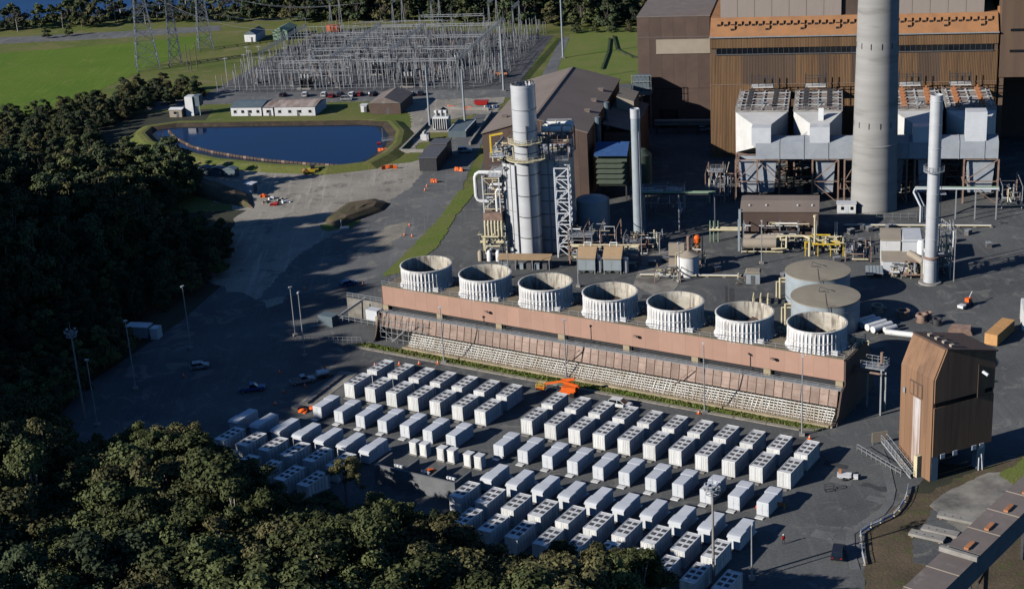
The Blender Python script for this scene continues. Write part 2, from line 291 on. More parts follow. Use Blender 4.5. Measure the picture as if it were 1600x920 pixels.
# ---------------------------------------------------------------- the setting: terrain, yards, roads, water
ZN = {
'access_road': [(-8.4,471.5),(-1.8,522.6),(-8.5,526.3),(-19.7,478.3),(-28.1,435.4),(-41.1,406.1),(-54.2,380.5),(-61.0,345.3),(-30.9,353.7),(-18.0,404.3),(-12.7,430.6)],
'gravel_yard': [(-105.6,476.9),(-73.4,464.9),(-45.1,461.5),(-29.5,467.0),(-17.5,471.3),(-10.4,464.1),(-27.2,412.4),(-38.8,374.9),(-57.3,340.3),(-80.2,367.5),(-75.2,422.4),(-101.5,455.1)],
'grass_bank': [(-9.5,434.7),(-13.9,428.9),(-18.1,405.6),(-25.7,377.6),(-31.8,357.6),(-26.8,359.6),(-18.4,377.8),(-13.8,406.5),(-8.2,429.0)],
'switchyard': [(-113.9,584.3),(-97.5,652.4),(-81.0,707.8),(-51.7,711.1),(24.6,666.0),(6.0,562.0)],
'switchyard_road': [(-135.8,579.1),(-107.7,587.1),(6.0,562.0),(7.8,548.4),(-37.9,554.6),(-108.3,568.4),(-132.3,562.1)],
'car_park': [(-46.1,554.7),(2.0,550.0),(-1.8,522.6),(-8.5,526.3),(-20.6,518.0),(-29.9,476.6),(-35.1,477.9),(-30.6,520.5),(-32.4,535.6)],
'field': [(-254.2,578.3),(-177.0,564.5),(-163.0,595.6),(-150.7,638.7),(-136.0,684.9),(-133.5,722.1),(-170.3,711.4),(-301.4,697.6)],
'far_road': [(-310.8,721.5),(-235.4,730.9),(-179.9,727.5),(-130.5,731.2),(-132.8,745.9),(-184.0,745.8),(-240.8,749.4),(-320.9,747.0)],
'lawn': [(32.8,669.5),(62.2,662.7),(52.2,562.3),(30.6,577.8),(20.3,583.2)],
'lawn_path': [(16.3,582.0),(27.6,658.9),(31.5,660.7),(21.8,582.8)],
'dirt_lot': [(54.0,216.4),(65.0,229.9),(67.7,229.0),(74.3,234.1),(95.8,245.1),(77.9,195.1),(48.3,193.2)],
'lot_asphalt': [(60.7,213.5),(66.2,222.4),(69.3,224.3),(69.6,211.4),(62.6,204.3),(59.3,206.7)],
'apron': [(66.5,224.6),(70.1,228.7),(79.6,235.1),(83.0,234.6),(83.5,228.1),(69.4,213.9)],
'sand': [(-39.6,377.2),(-36.1,392.8),(-30.5,401.0),(-26.5,400.7),(-28.0,391.2),(-31.5,380.9),(-36.8,375.0)],
'grass_corner': [(80.9,234.0),(87.2,239.8),(97.0,242.3),(91.9,228.2),(82.9,227.1)],
'tank_slab': [(33.1,361.2),(43.2,369.5),(39.1,338.6),(34.9,328.4),(28.7,340.5)],
'pondw': [(-121.4,523.1),(-121.1,530.4),(-114.9,532.7),(-99.7,529.7),(-81.2,526.0),(-63.0,522.2),(-49.4,519.7),(-41.0,515.7),(-37.8,502.2),(-38.0,486.8),(-41.0,474.5),(-44.5,466.7),(-53.4,464.9),(-70.1,471.1),(-90.2,482.9),(-106.4,498.3),(-116.4,511.0)],
'boom': [(-116.2,526.4),(-111.7,515.2),(-103.9,501.9),(-96.0,493.2),(-86.4,485.2),(-74.9,476.9),(-61.9,469.9),(-51.4,465.2),(-44.9,463.7)],
'brown_ridge': [(-102.9,460.4),(-97.0,462.8),(-86.3,451.7),(-74.5,436.6),(-72.2,424.3),(-82.2,431.6),(-93.5,442.8)],
'mound': [(-51.0,408.1),(-46.0,423.9),(-37.0,425.9),(-32.7,421.1),(-34.4,413.9),(-41.1,406.1),(-46.7,399.5)],
'grass_mound': [(-51.5,404.0),(-44.6,406.2),(-40.2,405.9),(-42.7,399.9),(-49.1,397.7)],
}
def sstep(a, b, x): x = min(1, max(0, (x-a)/(b-a))); return x*x*(3-2*x)
def hill(x, y):
    h = 40*sstep(-108, -162, x)*sstep(-300, -225, x)*sstep(402, 345, y)*sstep(120, 215, y)
    h += 8*sstep(-122, -165, x)*sstep(500, 435, y)*sstep(330, 400, y)*sstep(-330, -260, x)
    return h
def terrain():
    xs = [-5000,-2500,-1200,-700,-450] + list(range(-340, 241, 6)) + [320,500,900,2000,5000]
    ys = [-3000,-1200,-400,-100] + list(range(0, 720, 8)) + [760,900,1200,2000,3500,7000]
    m = MB(); nx = len(xs)
    for y in ys:
        for x in xs: m.v.append((x, y, hill(x, y)))
    for j in range(len(ys)-1):
        for i in range(nx-1): a = j*nx+i; m.f.append((a, a+1, a+nx+1, a+nx))
    me = m.mesh('ground', M['drygrass']); me.materials.append(M['shade_scrub'])
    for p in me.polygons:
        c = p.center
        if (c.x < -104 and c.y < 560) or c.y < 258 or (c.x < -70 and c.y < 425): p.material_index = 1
    o = mob('ground', me); tag(o, kind='structure'); return o
terrain()
def ragged(poly, amp, step=3.0, seed=1):
    r_ = random.Random(seed); res = []; n = len(poly)
    for i in range(n):
        (x0, y0), (x1, y1) = poly[i], poly[(i+1) % n]; L = math.hypot(x1-x0, y1-y0); k = max(1, int(L/step))
        for j in range(k):
            f = j/k; d = r_.uniform(-amp, amp); res.append((x0+(x1-x0)*f-(y1-y0)/L*d, y0+(y1-y0)*f+(x1-x0)/L*d))
    return res
RAG = {'gravel_yard': 1.6, 'sand_patch': .9, 'grass_bank': .35, 'field': 1.2, 'lawn': .5, 'dirt_lot': .5, 'lot_paving': .4, 'grass_corner': .5, 'mound_grass': .8, 'car_park': .8, 'tower_verge': .18, 'tower_apron': .15, 'switchyard_ground': .5, 'switchyard_road': .4, 'access_road': .5, 'far_road': .6}
def sheet(name, poly, z, m, th=.5):
    if name in RAG: poly = ragged(poly, RAG[name], max(.8, RAG[name]*2.2), len(name))
    me = MB().prism(poly, z-th, z).mesh(name, M[m])
    return tag(mob(name, me), kind='structure')
sheet('site_yard', [(-77,334),(-90,300),(-94,272),(-82,246),(-45,228),(0,200),(30,186),(47,188),(54,216),(66,231),(72,240),(84,236),(100,243),(190,262),(260,380),(260,470),(90,560),(26,560),(-2,520),(-8,440),(-12,425),(-30,362),(-58,395),(-66,380)], .02, 'asphalt')
sheet('gravel_yard', ZN['gravel_yard'], .04, 'gravel')
sheet('access_road', ZN['access_road'], .06, 'asphalt2')
sheet('sand_patch', ZN['sand'], .08, 'sand')
sheet('switchyard_ground', ZN['switchyard'], .04, 'subgravel')
sheet('switchyard_road', ZN['switchyard_road'], .06, 'asphalt2')
sheet('car_park', ZN['car_park'], .08, 'gravel')
sheet('field', ZN['field'], .05, 'field')
sheet('far_road', ZN['far_road'], .05, 'asphalt2')
sheet('lawn', ZN['lawn'], .05, 'grass')
sheet('lawn_path', ZN['lawn_path'], .09, 'asphalt2')
sheet('dirt_lot', ZN['dirt_lot'], .05, 'dirt')
sheet('lot_paving', ZN['lot_asphalt'], .08, 'asphalt')
sheet('tower_apron', ZN['apron'], .10, 'oldconcrete')
sheet('grass_corner', ZN['grass_corner'], .12, 'grass')
sheet('tank_slab', ZN['tank_slab'], .06, 'oldconcrete')
sheet('lake', [(-4800,800),(-125,800),(140,775),(260,740),(4800,760),(4800,6500),(-4800,6500)], .2, 'lake')
# raised grass bank beside the cooling tower
def mound(name, poly, h, m, inset=.55, kind='structure', z0=0.0):
    cx = sum(p[0] for p in poly)/len(poly); cy = sum(p[1] for p in poly)/len(poly); b = MB(); n = len(poly)
    rings = [(1, z0), (.85, z0+h*.45), (inset, z0+h*.92), (inset*.4, z0+h)]
    for k, z in rings:
        for x, y in poly: b.v.append((cx+(x-cx)*k + random.uniform(-.2,.2), cy+(y-cy)*k + random.uniform(-.2,.2), z + (random.uniform(-.1,.1)*h if k < 1 else 0)))
    for j in range(3):
        for i in range(n): b.f.append((j*n+i, j*n+(i+1) % n, (j+1)*n+(i+1) % n, (j+1)*n+i))
    b.f.append(tuple(range(3*n, 4*n)))
    return tag(b.build(name, M[m]), kind=kind)
sheet('grass_bank', ZN['grass_bank'], .12, 'grass')
mound('earth_mound', ZN['mound'], 1.8, 'dirt'); sheet('mound_grass', ZN['grass_mound'], .12, 'grass')
mound('brown_ridge', ZN['brown_ridge'], 2.2, 'dirt')
# pond: sloped bank ring and water
pw = ZN['pondw']; pcx = sum(p[0] for p in pw)/len(pw); pcy = sum(p[1] for p in pw)/len(pw)
def off(poly, d):
    n = len(poly); res = []
    for i in range(n):
        x0, y0 = poly[i-1]; x1, y1 = poly[(i+1) % n]; tx, ty = x1-x0, y1-y0; L = math.hypot(tx, ty)
        nx, ny = ty/L, -tx/L
        if (poly[i][0]-pcx)*nx + (poly[i][1]-pcy)*ny < 0: nx, ny = -nx, -ny
        res.append((poly[i][0]+nx*d, poly[i][1]+ny*d))
    return res
def ring(name, rings, m):
    b = MB(); n = len(rings[0][0])
    for poly, z in rings: b.v += [(x, y, z) for x, y in poly]
    for j in range(len(rings)-1):
        for i in range(n): b.f.append((j*n+i, j*n+(i+1) % n, (j+1)*n+(i+1) % n, (j+1)*n+i))
    return tag(b.build(name, M[m]), kind='structure')
M['mud'] = groundmat('bank_mud', (.075,.055,.038), (.04,.032,.024), (.11,.085,.055), .2, .6, 3, .56, .6)
ring('pond_slope', [(off(pw, -3), -.2), (off(pw, 0), .25), (off(pw, 2.4), 1.3)], 'mud')
ring('pond_bank', [(off(pw, 2.4), 1.3), (off(pw, 3.6), 1.45), (off(pw, 5.2), 1.3), (off(pw, 8.5), .06)], 'drygrass')
sheet('pond', off(pw, .2), .22, 'water', .1)
M['shallow'] = mat('murky_shallows', (.03,.032,.03), .35, (.012,.02,.04), .3, .9, .3, 1.2, spec=.25)
shi = [(x+prw.uniform(-.7,.7), y+prw.uniform(-.7,.7)) for prw in (random.Random(8),) for x, y in off(pw, -1.5)]
ring('pond_shallows', [(shi, .226), (off(pw, .1), .228)], 'shallow')
# verge, kerb and basin edge along the cooling tower
def gpoly(pts): return [G(u, v) for u, v in pts]
sheet('tower_verge', gpoly([(-58,23.2),(-48,23.0),(0,22.9),(47,23.2),(49.6,24.2),(50.5,25.4),(-54,25.4)]), .12, 'grass')
kb = MB()
for a, b_ in (((-62,22.6),(-48,22.5)),((-48,22.5),(0,22.4)),((0,22.4),(46.4,22.7)),((46.4,22.7),(50,24.6))):
    n = max(1, int(math.hypot(b_[0]-a[0], b_[1]-a[1])/6))
    for i in range(n):
        p = [a[0]+(b_[0]-a[0])*(i+k)/n for k in (.01, .99)]; q = [a[1]+(b_[1]-a[1])*(i+k)/n for k in (.01, .99)]
        kb.bar((*G(p[0], q[0]), .12), (*G(p[1], q[1]), .12), .8, .26)
tag(kb.build('tower_kerb', M['sand']), kind='structure')

# repairs and worn areas in the asphalt, drain lids
prs = random.Random(77)
for k in range(46):
    if k < 20: u, v = prs.uniform(-60,75), prs.choice((-14.4,15.5,18.5,-5.5)) + prs.uniform(-1.2,1.2); x, y = G(u, v)
    elif k < 30: x, y = prs.uniform(44,62), prs.uniform(206,246)
    else: x, y = T(prs.uniform(-12,95), prs.uniform(-125,-62))
    w_, h_ = prs.uniform(1.5,7), prs.uniform(.8,3.2); a = GA if k < 30 else TA
    pts = [(x+math.cos(a)*p-math.sin(a)*q, y+math.sin(a)*p+math.cos(a)*q) for p, q in ((-w_/2,-h_/2),(w_/2,-h_/2),(w_/2,h_/2),(-w_/2,h_/2))]
    tag(MB().prism(ragged(pts, .08 if k % 3 else .4, .9, k), -.1, .026+.0007*k).build('asphalt_patch', M['patch_dark' if k % 3 == 0 else 'patch_light']), kind='structure')
# ---------------------------------------------------------------- battery yard
def vented_container():
    o = thing('battery_container', 'x', 'container', (0,0,0), GA, 'white battery containers with six roof fans')
    W_, L_, H_ = 2.44, 6.06, 2.94
    MB().box(.06, W_-.06, .06, L_-.06, .18, H_-.12).build('body', M['bodygrey'], o); MB().box(.1, W_-.1, .1, L_-.1, H_-.12, H_-.06).build('roof_panel', M['white'], o)
    r = MB().box(0, W_, 0, .1, H_-.16, H_).box(0, W_, L_-.1, L_, H_-.16, H_).box(0, .1, .1, L_-.1, H_-.16, H_).box(W_-.1, W_, .1, L_-.1, H_-.16, H_)
    for x in (0, W_-.12):
        for y in (0, L_-.12): r.box(x, x+.12, y, y+.12, .18, H_-.16)
    r.box(0, W_, 0, L_, .05, .2); r.build('frame', M['white'], o)
    MB().box(-.1, W_+.1, -.1, L_+.1, 0, .05).build('plinth', M['concrete'], o)
    vm = MB().box(-.37, .37, -.4, .4, 0, .05).mesh('roof_vent', M['ventgrey']); fm = MB()
    for k in range(5): fm.box(-.34, .34, -.34+k*.16, -.28+k*.16, .05, .075)
    fme = fm.mesh('grille', M['darkmetal'])
    for j in range(3):
        for i in range(2):
            q = mob('roof_vent', vm, o, (W_/2-.56+i*1.12, 1.35+j*1.5, H_-.06)); mob('grille', fme, q)
    dm = MB().box(0, .035, 0, .8, .26, H_-.22).box(.035, .05, .08, .78, 1.9, 2.5).box(.035, .06, .1, .14, .9, 1.7).mesh('side_door', M['white'])
    for k in range(6):
        mob('side_door', dm, o, (W_-.06, .32+k*.91, 0)); q = mob('side_door', dm, o, (.06, 1.18+k*.91, 0)); q.rotation_euler = (0, 0, math.pi)
    em = MB().box(0, 1.03, -.035, 0, .26, H_-.22).box(.3, .34, -.07, -.035, .3, 2.6).box(.75, .79, -.07, -.035, .3, 2.6).box(.34, .75, -.06, -.035, 1.2, 1.26).mesh('end_door', M['white'])
    for x in (.13, 1.23): mob('end_door', em, o, (x, .06, 0))
    for x in (.13, 1.23): q = mob('end_door', em, o, (x+1.08, L_-.06, 0)); q.rotation_euler = (0, 0, math.pi)
    MB().box(.3, 2.1, -1.0, -.14, 0, .13).build('step_slab', M['concrete'], o)
    return o
def smooth_container():
    o = thing('power_unit', 'x', 'container', (0,0,0), GA, 'plain grey power conversion units')
    W_, L_, H_ = 2.1, 6.1, 2.62
    MB().extr([(0,.2),(W_,.2),(W_,H_-.08),(W_-.1,H_),(.1,H_),(0,H_-.08)], 0, 6.0).build('body', M['grey_white'], o)
    MB().exts([(3.6,H_-.4),(6.3,H_-.4),(6.3,H_-.26),(5.85,H_+.02),(5.3,H_+.06),(3.75,H_+.06),(3.6,H_+.0)], -.13, W_+.05).build('hood', M['grey_white'], o)
    lm = MB().box(0, .1, 0, .3, 0, .42).mesh('lug', M['white'])
    for k in range(4): mob('lug', lm, o, (W_, 3.4+k*.62, 1.76)); mob('lug', lm, o, (-.1, 3.4+k*.62, 1.76))
    pm = MB().box(0, .03, 0, .95, .35, 2.4).mesh('access_panel', M['grey_white'])
    for k in range(3): mob('access_panel', pm, o, (W_, .3+k*1.15, 0)); mob('access_panel', pm, o, (-.03, .3+k*1.15, 0))
    dm = MB().box(0, .92, -.03, 0, .3, 2.35).box(.78, .84, -.06, -.03, 1.1, 1.4).mesh('end_door', M['grey_white'])
    for x in (.1, 1.08): mob('end_door', dm, o, (x, 0, 0))
    MB().box(-.1, W_+.1, -.1, L_+.1, 0, .2).build('base_frame', M['ventgrey'], o)
    MB().box(.1, 1.5, -1.1, -.12, 0, .14).build('step_slab', M['white'], o)
    return o
vc, sc_ = vented_container(), smooth_container()
first = {'v': True, 's': True}
def put(kind, u, v, label, flip=False):
    src = vc if kind == 'v' else sc_
    wd, ln = (2.44, 6.06) if kind == 'v' else (2.1, 6.1)
    x, y = G(u, v) if not flip else G(u+wd, v+ln)
    rz = GA + (math.pi if flip else 0)
    if first[kind]: o = src; first[kind] = False; o.location = (x, y, .03); o.rotation_euler = (0,0,rz); o['label'] = label
    else: o = copy_tree(src, (x, y, .03), rz, label)
    return o
def vl(k, row, blk): return 'white battery container with six roof fans, %s from left in %s row, %s block' % (ORD[k], row, blk)
def sl(k, row, blk): return 'plain grey power unit, %s from left in %s row, %s block' % (ORD[k], row, blk)
for k in range(7):
    put('v', -41.35+5.2*k, 7.55, vl(k, 'farthest', 'left')); put('v', -41.35+5.2*k, -.2, vl(k, 'second', 'left')); put('s', -40.75+5.22*k, -11.1, sl(k, 'upper', 'left'))
    put('s', -51.6+5.22*k, -23.3, sl(k, 'lower', 'left'), True)
for k in range(11):
    put('v', .05+5.11*k, 7.65, vl(k, 'farthest', 'right')); put('v', .05+5.11*k, 0, vl(k, 'second', 'right')); put('s', .85+5.12*k, -10.95, sl(k, 'upper', 'right'))
for k in range(10):
    put('s', 5.95+5.15*k, -23.2, sl(k, 'lower', 'right'), True)
    put('v', 5.0+5.18*k, -31.6, vl(k, 'third', 'right'), True); put('v', 10.6+5.15*k, -39.5, vl(k, 'nearest', 'right'), True)
for k in range(6): put('v', -47.9+5.26*k, -31.5, vl(k, 'third', 'left'), True)
for k in range(5): put('v', -42.6+5.24*k, -39.6, vl(k, 'nearest', 'left'), True)
# small cabinets in front of the firewalls
cab = thing('switch_cabinet', 'x', 'cabinet', (0,0,0), GA, 'small pale cabinets in a row')
MB().box(0, 1.45, 0, 1.5, .15, 2.45).build('body', M['white'], cab)
MB().box(-.08, 1.53, -.08, 1.58, 2.45, 2.55).build('lid', M['white'], cab)
MB().box(-.15, 1.6, -.25, 1.65, 0, .15).build('plinth', M['concrete'], cab)
MB().box(.1, 1.35, -.04, 0, .3, 2.3).build('door', M['white'], cab)
for k, u in enumerate((-14.0, -11.8, -7.9, -5.7, -2.1, .1)):
    lab = 'small pale switch cabinet, %s from left of the six beside the firewalls' % ORD[k]
    if k == 0: cab.location = (*G(u, -16.4), .03); cab['label'] = lab
    else: copy_tree(cab, (*G(u, -16.4+.1*(k % 2)), .03), GA, lab)
# concrete firewalls with transformers between them
M['firewall'] = mat('firewall_shade_concrete', (.17,.175,.185), .9, (.12,.125,.13), .4, .8)  # tree shade on the walls is put into this dark bluish grey
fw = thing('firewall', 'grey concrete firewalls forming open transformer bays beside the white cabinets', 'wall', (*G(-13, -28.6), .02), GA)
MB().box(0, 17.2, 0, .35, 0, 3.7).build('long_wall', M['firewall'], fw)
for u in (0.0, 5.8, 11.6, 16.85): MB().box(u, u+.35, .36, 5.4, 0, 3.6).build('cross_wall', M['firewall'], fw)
def transformer(name, label, loc, rz, sc=1.0, m='steel'):
    o = thing(name, label, 'transformer', loc, rz); s = sc
    MB().box(-1.3*s, 1.3*s, -.8*s, .8*s, .3*s, 2.3*s).build('tank', M[m], o)
    for sg in (-1, 1):
        for k in range(7): MB().box((-1.15+k*.36)*s, (-1.05+k*.36)*s, sg*.84*s, sg*1.35*s, .5*s, 2.1*s).build('radiator_fin', M[m], o)
    for k in range(3):
        b = MB().cyl(((-.8+.8*k)*s, 0, 2.3*s), ((-.8+.8*k)*s, 0, 3.3*s), .12*s, .09*s, 8)
        for j in range(4): b.cyl(((-.8+.8*k)*s, 0, (2.45+.2*j)*s), ((-.8+.8*k)*s, 0, (2.53+.2*j)*s), .2*s, .2*s, 10)
        b.build('bushing', M['lamp'], o)
    MB().cyl((-1.2*s, .3*s, 2.9*s), (1.0*s, .3*s, 2.9*s), .32*s, .32*s, 12).bar((-.6*s,.3*s,2.3*s), (-.6*s,.3*s,2.7*s), .12*s).build('conservator', M[m], o)
    MB().box(-1.7*s, 1.7*s, -1.5*s, 1.5*s, 0, .3*s).build('plinth', M['concrete'], o)
    return o
for k, u in enumerate((-9.8, -4.0, 1.4)): transformer('yard_transformer', 'small transformer in the %s bay between the concrete firewalls' % ('left', 'middle', 'right')[k], (*G(u, -25.6), .03), GA, .85, 'grey_white')
# orange covers lying beside the firewalls
tag(MB().prism([(-.9,-.5),(.8,-.7),(1.1,.5),(-.5,.8)], .05, .5).prism([(-.6,-.4),(.5,-.5),(.7,.3),(-.4,.5)], .5, .8).build('tarp_heap', M['orange'], loc=(*G(-6.2, -21.2), 0)), 'crumpled orange barrier heap beside the concrete firewalls', 'barrier')
# ---------------------------------------------------------------- cooling tower
ct = thing('cooling_tower', 'long pink cooling tower with seven round white fan stacks on its deck', 'cooling tower', (*G(0,0), .02), GA)
U0, U1 = -53.6, 51.6; ZR = 11.5; VF = 31.0; VB = 42.6; VS = 26.6
MB().box(U0, U1, VF, VB, ZR-.5, ZR).build('roof_deck', M['deck'], ct)
# fascia panels
npan = 36; pw_ = (U1-U0)/npan
fp = MB().box(.008, pw_-.008, 0, .22, 0, 4.3).mesh('fascia_panel', M['pink'])
for k in range(npan): mob('fascia_panel', fp, ct, (U0+k*pw_, VF-.22, ZR-4.15))
MB().box(U0, U1, VF-.25, VF+.1, ZR+.15, ZR+.27).build('coping', M['deck'], ct)
# posts between the dark slots
nb = 7; bw = (U1-U0)/nb
pm = MB().box(-.7, .7, 0, .6, 0, 1.25).mesh('post', M['tanbasin'])
for k in range(nb+1): mob('post', pm, ct, (min(max(U0+k*bw, U0+.75), U1-.75), VF-.52, 6.2))
MB().box(U0+.1, U1-.1, VF+1.4, VF+1.6, 2, ZR-.6).build('inner_screen', M['darkmetal'], ct)
sm = MB()
for k in range(3): sm.box(0, bw-1.5, 0, .12, .15+k*.36, .3+k*.36)
sme = sm.mesh('louvre_blades', M['darkmetal'])
for k in range(nb): mob('louvre_blades', sme, ct, (U0+k*bw+.75, VF+.25, 6.2))
# walkway under the fascia with handrail
MB().box(U0, U1, VF-1.7, VF-.3, 6.02, 6.16).build('walkway', M['steel'], ct)
def rail(p0, p1, step=2.2, h=1.05, t=.06):
    b = MB(); p0, p1 = Vector(p0), Vector(p1); n = max(1, int((p1-p0).length/step))
    for i in range(n+1): q = p0.lerp(p1, i/n); b.bar(q, q+Vector((0,0,h)), t)
    for z in (h, h*.5): b.bar(p0+Vector((0,0,z)), p1+Vector((0,0,z)), t)
    return b
rail((U0, VF-1.6, 6.16), (U1, VF-1.6, 6.16), 2.2, .8, .05).build('walkway_rail', M['steel'], ct)
# sloping pink panels
nq = 58; qw = (U1-U0-1)/nq; y0_, y1_ = VF-.9, VF-2.2
qm = MB().add([(.04,0,0),(qw-.04,0,0),(qw-.04,.16,0),(.04,.16,0),(.04,.75,3.1),(qw-.04,.75,3.1),(qw-.04,.91,3.1),(.04,.91,3.1)], [(0,3,2,1),(4,5,6,7),(0,1,5,4),(1,2,6,5),(2,3,7,6),(3,0,4,7)]).mesh('louvre_panel', M['pinkpanel'])
jm = MB().bar((0,-.03,0), (0,.72,3.1), .1).mesh('mullion', M['rustframe'])
for k in range(nq):
    mob('louvre_panel', qm, ct, (U0+.5+k*qw, VF-2.3, 2.95)); mob('mullion', jm, ct, (U0+.5+k*qw, VF-2.35, 2.95))
for z in (3.5, 5.0): MB().bar((U0+.4, VF-2.42+(z-2.95)*.24, z+.02), (U1-.4, VF-2.42+(z-2.95)*.24, z+.02), .06).build('purlin', M['rustframe'], ct)
# white inlet slats: a tilted lattice in bays
lat = MB(); nl = 6
for j in range(nl):
    yy = VF-2.75 - j*.31; zz = 2.75 - j*.42
    lat.add([(U0+9,yy-.1,zz-.08),(U1-.6,yy-.1,zz-.08),(U1-.6,yy-.02,zz+.02),(U0+9,yy-.02,zz+.02),(U0+9,yy-.13,zz-.14),(U1-.6,yy-.13,zz-.14),(U1-.6,yy-.02,zz-.02),(U0+9,yy-.02,zz-.02)],[(0,1,2,3),(7,6,5,4),(0,4,5,1),(1,5,6,2),(2,6,7,3),(3,7,4,0)])
lo = lat.build('inlet_slats', M['lattice'], ct)
st_ = MB(); k = 0; x = U0+9.5
while x < U1-.8:
    st_.bar((x, VF-2.7, 2.9), (x+random.uniform(-.25,.5), VF-4.75, .25), .08)
    st_.bar((x+.45, VF-4.75, .2), (x+.1+random.uniform(-.3,.7), VF-3.2, 2.2), .11, .06); x += .8
tag(st_.build('inlet_struts', M['lattice'], ct), kind='stuff')
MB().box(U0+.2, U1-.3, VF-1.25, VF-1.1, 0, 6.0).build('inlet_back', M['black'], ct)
MB().box(U0+8, U1-.2, VF-5.4, VF-4.75, 0, .42).box(U0+8, U1-.2, VF-4.75, VF-3.0, 0, .12).build('basin_wall', M['tanbasin'], ct)
MB().box(U0+9, U1-.4, VF-4.95, VF-4.88, 1.15, 1.2).box(U0+9, U1-.4, VF-4.95, VF-4.88, .75, .79).build('inlet_rail', M['rustframe'], ct)
pb = MB()
x = U0+9
while x < U1: pb.bar((x, VF-4.92, .2), (x, VF-4.92, 1.2), .06); x += 2.3
pb.build('inlet_rail_posts', M['rustframe'], ct)
# scaffold grid over the left bay
sc2 = MB()
for i in range(9): sc2.bar((U0+.6+i*1.5, VF-3.0, 0), (U0+.6+i*1.5, VF-2.6, 5.8), .09)
for z in (.9, 2.2, 3.6, 5.0): sc2.bar((U0+.4, VF-3.02, z), (U0+13, VF-3.02, z), .09)
sc2.bar((U0+4, VF-3.5, .4), (U0+9.5, VF-3.5, 5.2), .14).bar((U0+5, VF-3.5, .4), (U0+1, VF-3.5, 3.5), .1)
sc2.build('bay_framework', M['steel'], ct)
br = MB()
for u in (U0+47, U0+72): br.bar((u, VF-3.3, 2.3), (u+3.5, VF-2.5, 5.6), .14)
br.build('brace', M['rustframe'], ct)
# end walls
for x0, x1 in ((U0-.35, U0-.02), (U1+.02, U1+.35)):
    MB().exts([(VF-4.4, .0), (VF-1.9, 6.0), (VF-.2, 6.6), (VF-.2, ZR-.1), (VB, ZR-.1), (VB+3, 5.8), (VB+4, 0)], x0, x1).build('end_wall', M['brown'], ct)
MB().exts([(VB, ZR-.6), (VB+.2, ZR-.6), (VB+3.8, 0), (VB+3.4, 0)], U0, U1).build('back_louvres', M['pinkpanel'], ct)
rail((U0, VF-.1, ZR+.25), (U1, VF-.1, ZR+.25)).build('deck_rail', M['steel'], ct)
rail((U0, VB-.1, ZR), (U1, VB-.1, ZR)).build('deck_rail', M['steel'], ct)
rail((U1-.1, VF, ZR), (U1-.1, VB, ZR)).build('deck_rail', M['steel'], ct)
rail((U0+.1, VF, ZR), (U0+.1, VB, ZR)).build('deck_rail', M['steel'], ct)
# fan stacks: fluted flaring cylinders
def fan_stack():
    n = 176; prof = [(5.85,0),(5.6,.3),(5.46,.8),(5.4,2.2),(5.42,3.2),(5.5,4.35),(5.55,4.5)]; b = MB(); m = len(prof)
    for r, z in prof:
        fl = .19 if z < 4.3 else .01
        for i in range(n): t = 2*math.pi*i/n; rr = r + fl*(1 if i % 4 == 0 else -.2 if i % 4 in (1,3) else -.35); b.v.append((rr*math.cos(t), rr*math.sin(t), z))
    for j in range(m-1):
        for i in range(n): b.f.append((j*n+i, j*n+(i+1) % n, (j+1)*n+(i+1) % n, (j+1)*n+i))
    return b.mesh('fan_stack', M['fanstack'])
fs = fan_stack(); lining = MB().lathe([(5.56,4.49),(5.42,4.5),(5.3,4.3),(5.18,3.0),(5.15,1.6),(5.25,.1)], 72).mesh('inner_lining', M['lining'], True)
fan = MB().cyl((0,0,1.1), (0,0,1.9), .8, .6, 14)
for k in range(8):
    a = k*math.pi/4; d = Vector((math.cos(a), math.sin(a), 0)); p = Vector((-d.y, d.x, 0))
    fan.add([d*.5-p*.3+Vector((0,0,1.3)), d*5.0-p*.5+Vector((0,0,1.25)), d*5.0+p*.5+Vector((0,0,1.6)), d*.5+p*.3+Vector((0,0,1.6))], [(0,1,2,3)])
fanme = fan.mesh('fan', M['rustframe'])
flo = MB().cyl((0,0,.03), (0,0,.1), 5.2, 5.2, 40).mesh('fan_throat', M['black'])
ringme = MB().lathe([(5.47,1.95),(5.58,1.98),(5.58,2.1),(5.47,2.13)], 60).lathe([(5.55,4.3),(5.72,4.32),(5.72,4.46),(5.55,4.5)], 60).mesh('stiffener_ring', M['fanstack'])
fu = [-45.5, -30.2, -15.3, -.1, 14.6, 29.4, 44.1]
mot = MB().cyl((0,-.5,.7), (0,.5,.7), .42, .42, 12).box(-.5,.5,-.7,.7,0,.25).bar((0,-.5,.7), (0,-2.2,.9), .16).cyl((.1,.9,.2), (.1,.9,1.7), .12, .12, 8).mesh('fan_motor', M['ventgrey'])
pip = MB().tube([(0,0,.2),(0,0,1.1),(1.2,0,1.1),(1.2,0,.2)], .14, 6).tube([(2.0,.3,.2),(2.0,.3,1.0),(3.2,.3,1.0),(3.2,.3,.2)], .14, 6).tube([(.4,.8,.6),(3.4,.8,.6)], .12, 6).mesh('deck_pipework', M['cream'])
for k, u in enumerate(fu):
    q = mob('fan_stack', fs, ct, (u, 36.6, ZR)); q.rotation_euler = (0,0,k*1.1); fs_lab = q
    mob('fan', fanme, q); mob('inner_lining', lining, q); mob('fan_throat', flo, q); mob('stiffener_ring', ringme, q)
    mob('fan_motor', mot, ct, (u+6.7, 37.8, ZR)); mob('deck_pipework', pip, ct, (u+5.9, 39.2, ZR)); 
    mob('deck_box', MB().box(-.6,.6,-.3,.3,0,.8).mesh('deck_box', M['white']), ct, (u+5.0, 32.8, ZR))
for p in (ringme,): p.polygons.foreach_set('use_smooth', [True]*len(p.polygons)); p.set_sharp_from_angle(angle=R(30))
lightme = MB().bar((0,0,0), (0,0,2.4), .09).box(-.35,.35,-.12,.12,2.4,2.55).mesh('deck_light', M['steel'])
